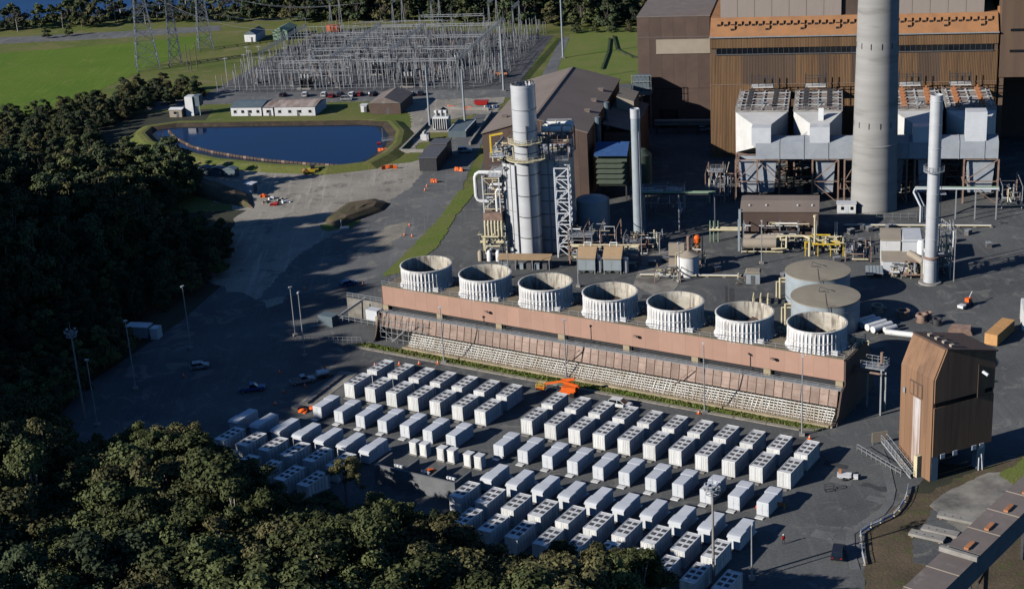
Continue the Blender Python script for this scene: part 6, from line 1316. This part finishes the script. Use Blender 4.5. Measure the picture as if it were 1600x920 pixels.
# ---------------------------------------------------------------- switchyard
M['insul'] = mat('grey_porcelain', (.36,.37,.38), .5, (.24,.25,.26), .6, .8, rnd=.3)
sp_me = MB().bar((0,0,0),(0,0,2.6),.2); n0 = len(sp_me.f)
for j in range(7): sp_me.cyl((0,0,2.6+j*.42),(0,0,2.86+j*.42),.19,.15,7,False)
sp_me.cyl((0,0,2.6),(0,0,5.6),.12,.12,6)
me_post = sp_me.mesh('bus_support', M['steel']); me_post.materials.append(M['insul'])
for i, p in enumerate(me_post.polygons): p.material_index = 0 if i < n0 else 1
tall = MB().bar((0,0,0),(0,0,5.0),.28).bar((0,0,5.0),(0,0,8.6),.22).bar((-1.1,0,8.2),(1.1,0,8.2),.18); me_tall = tall.mesh('bus_support', M['steel'])
spots = []
rs = random.Random(11)
for bi, s0 in enumerate(np.arange(-197, -85, 4.7)):
    for ti, t0 in enumerate(np.arange(101, 214, 4.1)):
        if t0 < 101 + (0 if s0 < -100 else 5): continue
        if rs.random() < .12: continue
        for ph_ in ((-1.4, 1.4) if rs.random() < .62 else (0,)):
            spots.append((s0+ph_+rs.uniform(-.3,.3), t0+rs.uniform(-.5,.5), rs.random(), ti))
spots.sort(key=lambda q: q[1])
rest = MB()
for k, (s, t, r, ti) in enumerate(spots):
    x, y = T(s, t); sc = .85+.5*r; hgt_ = 5.6*sc
    if k < 300:
        o = mob('bus_support', me_tall if r > .86 else me_post, None, (x, y, .04)); o.scale = (.92, .92, sc); o.rotation_euler = (0,0,TA)
        zn = 'left' if s < -158 else 'middle' if s < -120 else 'right'; lb = 'grey insulator post, %s row from the front, %s third of the switchyard' % (ORD[ti], zn); tag(o, lb, 'post', 'insulator posts, %s row, %s third' % (ORD[ti], zn))
    else: rest.bar((x,y,0),(x,y,2.6*sc),.2); rest.cyl((x,y,2.6*sc),(x,y,hgt_),.17,.14,6)
tag(rest.build('switchyard_posts', M['insul']), 'crowd of far insulator posts at the back of switchyard', 'posts', kind='stuff')
def lattice_beam(b, p0, p1, w_=.9, n=None, t=.11):
    p0, p1 = Vector(p0), Vector(p1); d = (p1-p0); L_ = d.length; d.normalize(); sd = d.cross(Vector((0,0,1))).normalized()*(w_/2); upv = Vector((0,0,w_)); n = n or max(2, int(L_/2.2))
    cs_ = [(-1,0),(1,0),(1,1),(-1,1)]
    for a, c in cs_: b.bar(p0+sd*a+upv*c, p1+sd*a+upv*c, t)
    for i in range(n):
        q0, q1 = p0+d*(L_*i/n), p0+d*(L_*(i+1)/n)
        for f_ in range(4):
            a, c = cs_[f_], cs_[(f_+1) % 4]
            b.bar(q0+sd*a[0]+upv*a[1], q1+sd*c[0]+upv*c[1], t*.7)
    return b
def gantry(label, pts, h, legs_every=1):
    o = thing('gantry', label, 'gantry', (0,0,.04), 0, 'steel gantries in the switchyard')
    P3 = [(*T(s, t), h) for s, t in pts]
    for k in range(len(P3)-1): lattice_beam(MB(), P3[k], P3[k+1]).build('lattice_beam', M['steel'], o)
    for x, y, _ in P3: MB().bar((x-.7,y,0),(x,y,h+.9),.3).bar((x+.7,y,0),(x,y,h+.9),.3).bar((x-.35,y,h*.5),(x+.35,y,h*.5),.2).bar((x,y,h),(x,y,h+3.5),.14).build('a_frame_leg', M['steel'], o)
    return o
for k, (s, t0, t1) in enumerate(((-186,118,176),(-152.5,106,176),(-132.5,117,174),(-100.5,97,182))):
    gantry('long diagonal steel gantry beam over the switchyard, %s from left' % ORD[k], [(s,t0),(s,(t0+t1)/2),(s,t1)], 11.2)
for k, (s, t0, t1) in enumerate(((-190,222,236),(-158,214,230),(-140,214,228),(-112,206,222),(-98,190,204))):
    gantry('short tall gantry at the back of the switchyard, %s from left' % ORD[k], [(s,t0),(s,t1)], 14)
for k, t in enumerate((112, 136, 160, 186)):
    gantry('cross gantry spanning the switchyard bays, %s row from the front' % ORD[k], [(-176+6*k,t),(-150+3*k,t+.5),(-128,t),(-104,t-.5)], 8.2)
for k, (s0, s1, t) in enumerate(((-148,-118,222),)): gantry('low frame row before the trees behind the switchyard', [(s0,t),((s0+s1)/2,t),(s1,t)], 6)
for k in range(34):
    t = 101+k*3.3; s0 = -196+rs.uniform(0,40); s1 = s0+rs.uniform(18,45); x0, y0 = T(s0,t); x1, y1 = T(min(s1,-92),t); z = rs.choice((4.6,5.4,6.4,7.2))
    tag(MB().cyl((x0,y0,z),(x1,y1,z),.075,.075,6).build('busbar', M['insul']), 'thin pale busbar tube running across the switchyard bays', 'busbar', 'busbars across the switchyard')
for k in range(26):
    s = -196+k*4.1; t0 = rs.uniform(104,150); x0, y0 = T(s,t0); x1, y1 = T(s,t0+rs.uniform(18,50)); z = rs.choice((5.0,6.0,7.8))
    tag(MB().cyl((x0,y0,z),(x1,y1,z),.075,.075,6).build('busbar', M['steel']), 'thin steel busbar tube running into the depth of the switchyard', 'busbar', 'busbars into the depth of the switchyard')
swb = thing('breaker', 'grey breaker cabinet between the insulator posts', 'cabinet', (*T(-150,104), .04), TA, 'breaker cabinets in the switchyard')
MB().box(-1.1,1.1,-.7,.7,.6,2.2).build('cabinet', M['ventgrey'], swb); MB().cyl((-.7,0,2.2),(-.7,0,4.2),.2,.16,8).cyl((.7,0,2.2),(.7,0,4.2),.2,.16,8).build('bushing', M['rustframe'], swb); MB().box(-1,1,-.6,.6,0,.6).build('plinth', M['concrete'], swb)
swb['label'] = 'grey breaker cabinet between insulator posts at the front, middle of the switchyard'; swb['group'] = 'breaker cabinets, front, middle'
for k in range(44):
    a_, b_ = rs.uniform(-196,-96), rs.uniform(103,205); zn = ('front' if b_ < 138 else 'centre' if b_ < 172 else 'back') + ', ' + ('left' if a_ < -162 else 'middle' if a_ < -128 else 'right')
    c_ = copy_tree(swb, (*T(a_, b_), .04), TA+rs.choice((0,1.57)), 'grey breaker cabinet between insulator posts at the %s of the switchyard' % zn); c_['group'] = 'breaker cabinets, ' + zn
for k, (s, t) in enumerate(((-163,104),(-122,105),(-141,128),(-112,140))): transformer('switchyard_transformer', 'dark switchyard transformer, %s counting from the front' % ORD[k], (*T(s,t), .04), TA, 1.7, 'darkmetal')
od = thing('orange_loader', 'orange loader machine at the right edge of the switchyard', 'loader', (*T(-88,119), .04), TA); MB().box(-2.2,1.6,-1,1,.7,1.9).build('body', M['copper'], od); MB().box(-.6,.8,-.8,.8,1.9,3).build('cab', M['glass'], od); MB().bar((-2,0,1.4),(-4.6,0,2.4),.7,.5).build('arm', M['copper'], od)
for x in (-1.4,1.0):
    for s in (-1,1): MB().cyl((x,s*.8,.65),(x,s*1.2,.65),.65,.65,14).build('wheel', M['tyre'], od)
sf = thing('switchyard_fence', 'wire fence on steel posts along the front of the switchyard', 'fence', (*T(-196,97.5), .06), TA); rail((0,0,0),(104,1.5,0),3.2,2.4,.07).build('mesh_panel', M['steel'], sf); rail((104,1.5,0),(107,98,0),3.2,2.4,.07).build('mesh_panel', M['steel'], sf)
# ---------------------------------------------------------------- pylons and lines
def pylon(label, p, h, wb, rz=0):
    o = thing('pylon', label, 'pylon', (p[0], p[1], .05), rz, 'lattice pylons by the field'); b = MB(); wt = wb*.16; n = 9
    lv = [(h*(1-(1-k/n)**1.25), wb*(1-k/n)**1.1*(1-.16)+wt) for k in range(n+1)]
    for k in range(n):
        (z0,w0),(z1,w1) = lv[k], lv[k+1]
        for a, c in ((-1,-1),(1,-1),(1,1),(-1,1)): b.bar((a*w0/2,c*w0/2,z0),(a*w1/2,c*w1/2,z1),.3)
        q0 = [(-w0/2,-w0/2),(w0/2,-w0/2),(w0/2,w0/2),(-w0/2,w0/2)]; q1 = [(-w1/2,-w1/2),(w1/2,-w1/2),(w1/2,w1/2),(-w1/2,w1/2)]
        for f_ in range(4):
            g_ = (f_+1) % 4
            b.bar((*q0[f_],z0),(*q1[g_],z1),.16); b.bar((*q0[g_],z0),(*q1[f_],z1),.16); b.bar((*q1[f_],z1),(*q1[g_],z1),.16)
    b.build('lattice', M['steel'], o)
    for k, z in enumerate((h*.62,h*.77,h*.92)):
        a = MB(); L_ = wb*(.62-.08*k)+2.2
        for s in (-1,1): a.bar((0,0,z+1.3),(s*L_,0,z),.16).bar((s*.6,.6,z),(s*L_,0,z),.16).bar((s*.6,-.6,z),(s*L_,0,z),.16)
        q = a.build('cross_arm', M['steel'], o)
        for s in (-1,1): MB().cyl((s*L_,0,z),(s*L_,0,z-1.6),.14,.14,8).build('insulator', M['lamp'], q)
    return o
pylon('big lattice pylon nearest the green field', (-147.6,645.5), 42, 9.5, .3); pylon('narrow lattice pylon right of the big one', (-137,652), 36, 5, .3); pylon('lattice pylon farthest right, behind the other two', (-129.5,683), 36, 6.5, .3)
for k, (a, b_) in enumerate((((-145,646,32),(-92,640,14)),((-150,646,32),(-96,655,14)),((-134,653,27),(-80,664,14)),((-139,653,27),(-84,672,14)),((-127,683,26),(-66,690,15)),((-131,683,26),(-58,692,15)))):
    pts = []; A_, B_ = Vector(a), Vector(b_)
    for i in range(13): q = A_.lerp(B_, i/12); q.z -= 5*math.sin(math.pi*i/12)*.8; pts.append(q)
    tag(MB().tube(pts, .07, 4).build('power_line', M['steel']), 'thin power line sagging from a pylon to the switchyard', 'power line', 'power lines from the pylons')
for k, (p, h) in enumerate((((-129.4,638),11),((-127.2,634),10),((-126,641),11))):
    o = thing('timber_pole', ('left', 'middle', 'right')[k]+' of three thin dark poles behind the hedge', 'pole', (*p, 0), 0); MB().cyl((0,0,0),(0,0,h),.2,.14,8).build('pole', M['bark'], o); MB().bar((-.8,0,h-.8),(.8,0,h-.8),.14).build('cross_arm', M['bark'], o)
# dark drainage ditches on the lawn, laid as low walls
for k, pts in enumerate(([(40,588),(45,620),(48,650)],[(50,655),(49,625),(54,607),(60,603)])):
    b = MB()
    for i in range(len(pts)-1): b.bar((*pts[i],.3),(*pts[i+1],.3),.9,.7)
    tag(b.build('hedge_line', M['leafd']), ('dark straight hedge line crossing the lawn', 'dark curved hedge line on the lawn beside the brown block')[k], 'hedge')
# ---------------------------------------------------------------- trees
def leaf_cloud(seed, clumps, per, leaf, name, m, flat=.8):
    g_ = np.random.default_rng(seed); V = []; n = 0
    for cx, cy, cz, r in clumps:
        k = int(per*(r/1.8)**2); d = g_.normal(size=(k,3)); d /= np.linalg.norm(d, axis=1)[:,None]; d[:,2] = np.where(d[:,2] < -.35, -d[:,2]*.6, d[:,2])
        rad = r*(.5+.5*g_.random(k)**.7+.35*g_.random(k)**4); p = d*rad[:,None]; p *= np.array([g_.uniform(.75,1.35), g_.uniform(.75,1.35), g_.uniform(.6,1.1)]); p += np.array([cx,cy,cz])
        nn = d + g_.normal(size=(k,3))*.4; nn /= np.linalg.norm(nn, axis=1)[:,None]
        t = np.cross(nn, g_.normal(size=(k,3))); t /= np.linalg.norm(t, axis=1)[:,None]; b = np.cross(nn, t)
        s = leaf*(.6+.8*g_.random(k))[:,None]; V.append(np.stack([p-t*s-b*s*.55, p+t*s-b*s*.55, p+t*s*.7+b*s*.6, p-t*s*.7+b*s*.6], 1).reshape(-1,3)); n += k
    V = np.concatenate(V); me = bpy.data.meshes.new(name); me.vertices.add(len(V)); me.vertices.foreach_set('co', V.astype(np.float32).ravel())
    me.loops.add(n*4); me.loops.foreach_set('vertex_index', np.arange(n*4, dtype=np.int32)); me.polygons.add(n); me.polygons.foreach_set('loop_start', np.arange(0, n*4, 4, dtype=np.int32))
    try: me.polygons.foreach_set('loop_total', np.full(n, 4, dtype=np.int32))
    except Exception: pass
    me.materials.append(m); me.update(calc_edges=True); me.validate(); return me
def make_tree(seed, h, cr, ncl, per, leaf, lm, bm_, dome=.75, core=True, low=.42, nl=4, skirt=0):
    r_ = random.Random(seed); clumps = []; tr = MB()
    tz = h*low; tr.cyl((0,0,-1.5),(r_.uniform(-.3,.3),r_.uniform(-.3,.3),tz), .34*h/16, .22*h/16, 8, False)
    lobes = [(r_.uniform(0,6.283), cr*(.0 if k == 0 else r_.uniform(.4,.78)), r_.uniform(.0,.24)*h*(k > 0), cr*r_.uniform(.34,.52)) for k in range(nl)]
    for k in range(ncl):
        la, lr, dz, lw = lobes[k % nl]; a = r_.uniform(0,6.283); q = math.sqrt(r_.random()); x, y = lr*math.cos(la)+lw*q*math.cos(a), lr*math.sin(la)+lw*q*math.sin(a)
        q2 = min(1.25, math.hypot(x, y)/cr); top = h-1.3 - dz - h*.3*q*q*dome - h*.16*q2*q2*dome; z = top - r_.uniform(0, h*.08); r = cr*r_.uniform(.13,.3); clumps.append((x,y,z,r))
        if k % 2 == 0:
            mid = (x*.45, y*.45, tz+(z-tz)*.55); tr.tube([(0,0,tz*.8), mid, (x*.92,y*.92,z-.3)], .1*h/16, 5)
    for k in range(skirt): a = 6.283*k/skirt+r_.uniform(-.3,.3); clumps.append((cr*.62*math.cos(a), cr*.62*math.sin(a), h*r_.uniform(.16,.32), cr*r_.uniform(.28,.4)))
    return tr.mesh('trunk', M[bm_], True), leaf_cloud(seed, clumps, per, leaf, 'crown', M[lm])
def tree_obj(name, meshes, x, y, sc, label, group, z=None, zs=1.0, cat='tree'):
    o = thing(name, label, cat, (x, y, hill(x, y) if z is None else z), random.uniform(0,6.283), group); o.scale = (sc, sc, sc*zs)
    mob('trunk', meshes[0], o); mob('crown', meshes[1], o); return o
NEAR = [make_tree(100+k, 17, 5.3, 36, 760, .16, lm, bk_, nl=4+k % 3) for k, (lm, bk_) in enumerate((('leaf','palebark'),('leaf','bark'),('leafb','palebark'),('leaf','palebark'),('leafd','bark'),('leafb','bark'),('leaf','bark')))]
BRIGHT = make_tree(140, 15, 3.4, 9, 380, .2, 'leafg', 'palebark', .9)
MID = [make_tree(160+k, 13, 4.8, 24, 480, .24, lm, 'bark', 1.2, True, .2, 4, 9) for k, lm in enumerate(('leafd','leafd','leaf','leafb','leafd'))]
FAR = [make_tree(180+k, 12, 4.6, 18, 190, .36, lm, 'bark', 1.0, True, .25, 4, 7) for k, lm in enumerate(('leafd','leaf','leafd','leafb'))]
BARE = make_tree(199, 12, 3.8, 12, 90, .22, 'leafgrey', 'palebark', .9)
def scatter(poly, gap, seed, accept=None):
    r_ = random.Random(seed); xs = [p[0] for p in poly]; ys = [p[1] for p in poly]; pts = []
    def inside(x, y):
        c = False; n = len(poly)
        for i in range(n):
            x1,y1 = poly[i]; x2,y2 = poly[i-1]
            if (y1 > y) != (y2 > y) and x < (x2-x1)*(y-y1)/(y2-y1)+x1: c = not c
        return c
    for k in range(6000):
        x, y = r_.uniform(min(xs),max(xs)), r_.uniform(min(ys),max(ys))
        if not inside(x, y) or (accept and not accept(x, y)): continue
        if all((x-a)**2+(y-b)**2 > gap*gap for a, b in pts): pts.append((x, y))
    return pts
# gum trees in the foreground
CAN = [[7,8.5,10,11,5,8.5,12,14,9.5,5,5,8,10.5,5,5,10.5,9.5,5],
 [9.5,11,12.5,14,14,7.5,14,17,14,7,7,9,14,6,7,13.5,13.5,7.5],
 [12,13.5,15,16.5,18.5,11.5,12,18.5,21,17.5,11,11.5,16,16.5,10,14,17.5,13],
 [14.5,16,17.5,19,21,22.5,15.5,19,23,23,14.5,15,17,21,14,16,21.5,20],
 [17,18.5,20,22,23,23,23,19.5,23,23,23,19,19.5,23,20.5,18.5,23,23],
 [19.5,21,22.5,23,23,23,23,23,23,23,23,23,23,23,23,22.5,23,23],
 [22,23,23,23,23,23,23,23,23,23,23,23,23,23,23,23,23,23],
 [23,23,23,23,23,23,23,23,23,23,23,23,23,23,23,23,23,23],
 [23,23,23,23,23,23,23,23,23,23,23,23,23,23,23,23,23,23],
 [23,23,23,23,23,23,23,23,23,23,23,23,23,23,23,23,23,23],
 [23,23,23,23,23,23,23,23,23,23,23,23,23,23,23,23,23,23]]
def canopy(u, v):                                   # height the wood grows to, by place on the yard grid
    i = min(max((u+110)/10, 0), 16.99); j = min(max((-44-v)/6, 0), 9.99); i0, j0 = int(i), int(j); fi, fj = i-i0, j-j0
    return (CAN[j0][i0]*(1-fi)+CAN[j0][i0+1]*fi)*(1-fj) + (CAN[j0+1][i0]*(1-fi)+CAN[j0+1][i0+1]*fi)*fj
fore = gpoly([(-112,-40),(-80,-42),(-66,-44),(-52,-45),(-44,-44.2),(-20,-43.6),(-12,-42),(-3,-42),(10,-45),(14,-48),(30,-49),(34,-46.5),(46,-46.5),(51,-49),(56,-62),(58,-74),(40,-96),(-20,-106),(-120,-96)])
for k, (x, y) in enumerate(scatter(fore, 5.6, 5)):
    v = (x-GO[0])*-math.sin(GA)+(y-GO[1])*math.cos(GA); u = (x-GO[0])*math.cos(GA)+(y-GO[1])*math.sin(GA)
    hh = canopy(u, v)*random.uniform(.86,1.1)+.8; sc = max(.62, hh/14)*random.uniform(.75,1.15); hh *= random.uniform(.82,1.04) if v < -52 else 1
    i = random.randrange(len(NEAR)); lk = ('olive green','olive green','brown tinged','olive green','dark green','brown tinged','olive green')[i]
    ar = ('at the left edge', 'below the left battery block', 'below the firewalls', 'below the right battery block')[0 if u < -62 else 1 if u < -18 else 2 if u < 12 else 3]
    row = 'front' if v > -54 else 'middle' if v > -66 else 'nearest'
    tree_obj('gum_tree', NEAR[i], x, y, sc, '%s gum tree, %s ranks of foreground wood %s' % (lk, row, ar), '%s gum trees, %s ranks, %s' % (lk, row, ar), None, hh/17/sc)
tree_obj('gum_tree', BRIGHT, *G(-48.5,-42.5), .72, 'bright yellow green tree standing against the left containers', None)
tree_obj('gum_tree', NEAR[5], *G(-12.5,-37.5), .62, 'reddish brown small tree in front of the firewalls', None)
# wood on the left slope
left = [(-128,398),(-104,408),(-98,430),(-93,452),(-108,468),(-130,494),(-142,520),(-140,545),(-128,566),(-114,574),(-118,596),(-136,592),(-152,575),(-166,560),(-200,556),(-230,520),(-210,430),(-160,400)]
for k, (x, y) in enumerate(scatter(left, 5.8, 9)):
    i = random.randrange(len(MID)); lk = ('deep green','deep green','olive','brownish','deep green')[i]; ar = ('beside the pond' if x > -132 else 'along the green field') if y > 470 else ('at the sunlit edge of the slope' if x > -125 else 'high on the slope')
    tree_obj('bush_tree', MID[i], x, y, random.uniform(.75,1.1)*(.8 if y > 500 else 1.55 if y < 446 else 1), '%s bushy tree in the left wood, %s' % (lk, ar), '%s trees of the left wood, %s' % (lk, ar), None, random.uniform(.75,.95))
tree_obj('bare_tree', BARE, -101, 437, .95, 'bare grey tree at the edge of the left wood', None); tree_obj('bare_tree', BARE, -108, 448, .85, 'smaller bare grey tree behind the first one', None)
# shaded wooded hill at far left, shading the yard
hillp = [(-128,396),(-160,398),(-205,392),(-205,250),(-150,205),(-100,235),(-102,262),(-112,285),(-122,320),(-104,352),(-92,378),(-100,402)]
for k, (x, y) in enumerate(scatter(hillp, 7.6, 21)):
    tree_obj('hill_tree', MID[random.randrange(len(MID))], x, y, random.uniform(1.2,1.7), 'dark tree in the black shaded wood at far left', 'trees in the shaded wood', None, 1.05)
edge = [(-124,268),(-100,262),(-92,272),(-91,298),(-86,312),(-90,332),(-80,344),(-72,368),(-76,392),(-92,402),(-110,398),(-124,330)]  # low dark trees added to turn the shaded yard edge black
for k, (x, y) in enumerate(scatter(edge, 5.2, 23, lambda x, y: math.hypot(x+84.6, y-325.6) > 6 and math.hypot(x+86.4, y-281.1) > 4)):
    tree_obj('added_dark_tree', MID[random.randrange(len(MID))], x, y, random.uniform(.55,.85), 'low dark tree added to blacken the shade along the left edge of the yard', 'low trees added to darken the shade beside the yard', None, 1.0)
# tree belt along the far road and the lake shore
belt = [(-262,762),(-180,762),(-128,752),(-96,742),(-60,728),(-20,714),(18,692),(36,682),(64,672),(120,664),(124,700),(60,724),(0,748),(-60,766),(-130,784),(-262,794)]
for k, (x, y) in enumerate(scatter(belt, 7.2, 31)):
    bare = x < -120 and random.random() < .35; bz = 'beyond the field road' if x < -125 else 'behind the left half of the switchyard' if x < -50 else 'behind the right half of the switchyard' if x < 20 else 'behind the lawn'
    tree_obj('belt_tree', BARE if bare else FAR[random.randrange(len(FAR))], x, y, random.uniform(.85,1.5) if x > -120 else random.uniform(.75,1.3), ('bare brown' if bare else 'green') + ' tree in the far belt, ' + bz, ('bare' if bare else 'green') + ' belt trees, ' + bz, 0)
for k, (x, y) in enumerate(((35,668),(43,667),(50,665),(57,663),(-215,738),(-205,741))): tree_obj('shrub', FAR[k % 4], x, y, .5, ('light green shrub at the left edge of the lawn trees','rounded shrub before the trees behind the lawn','yellowish shrub in the middle behind the lawn','shrub nearest the brown block behind the lawn','shrub by the far road at upper left','second shrub by the far road at upper left')[k], None, 0, 1, 'shrub')
# long grass tufts on the verge: one mass
gt = MB(); rg = random.Random(4)
for k in range(2600):
    u = rg.uniform(-56,50); v = rg.uniform(23.2,25.2); x, y = G(u, v); h = rg.uniform(.15,.4); a = rg.uniform(0,3.14); dx, dy = .18*math.cos(a), .18*math.sin(a)
    gt.add([(x-dx,y-dy,.12),(x+dx,y+dy,.12),(x+rg.uniform(-.15,.15),y+rg.uniform(-.15,.15),.12+h)], [(0,1,2)])
tag(gt.build('verge_grass', M['grass']), 'rough green grass on the verge below the cooling tower', 'grass', kind='stuff')
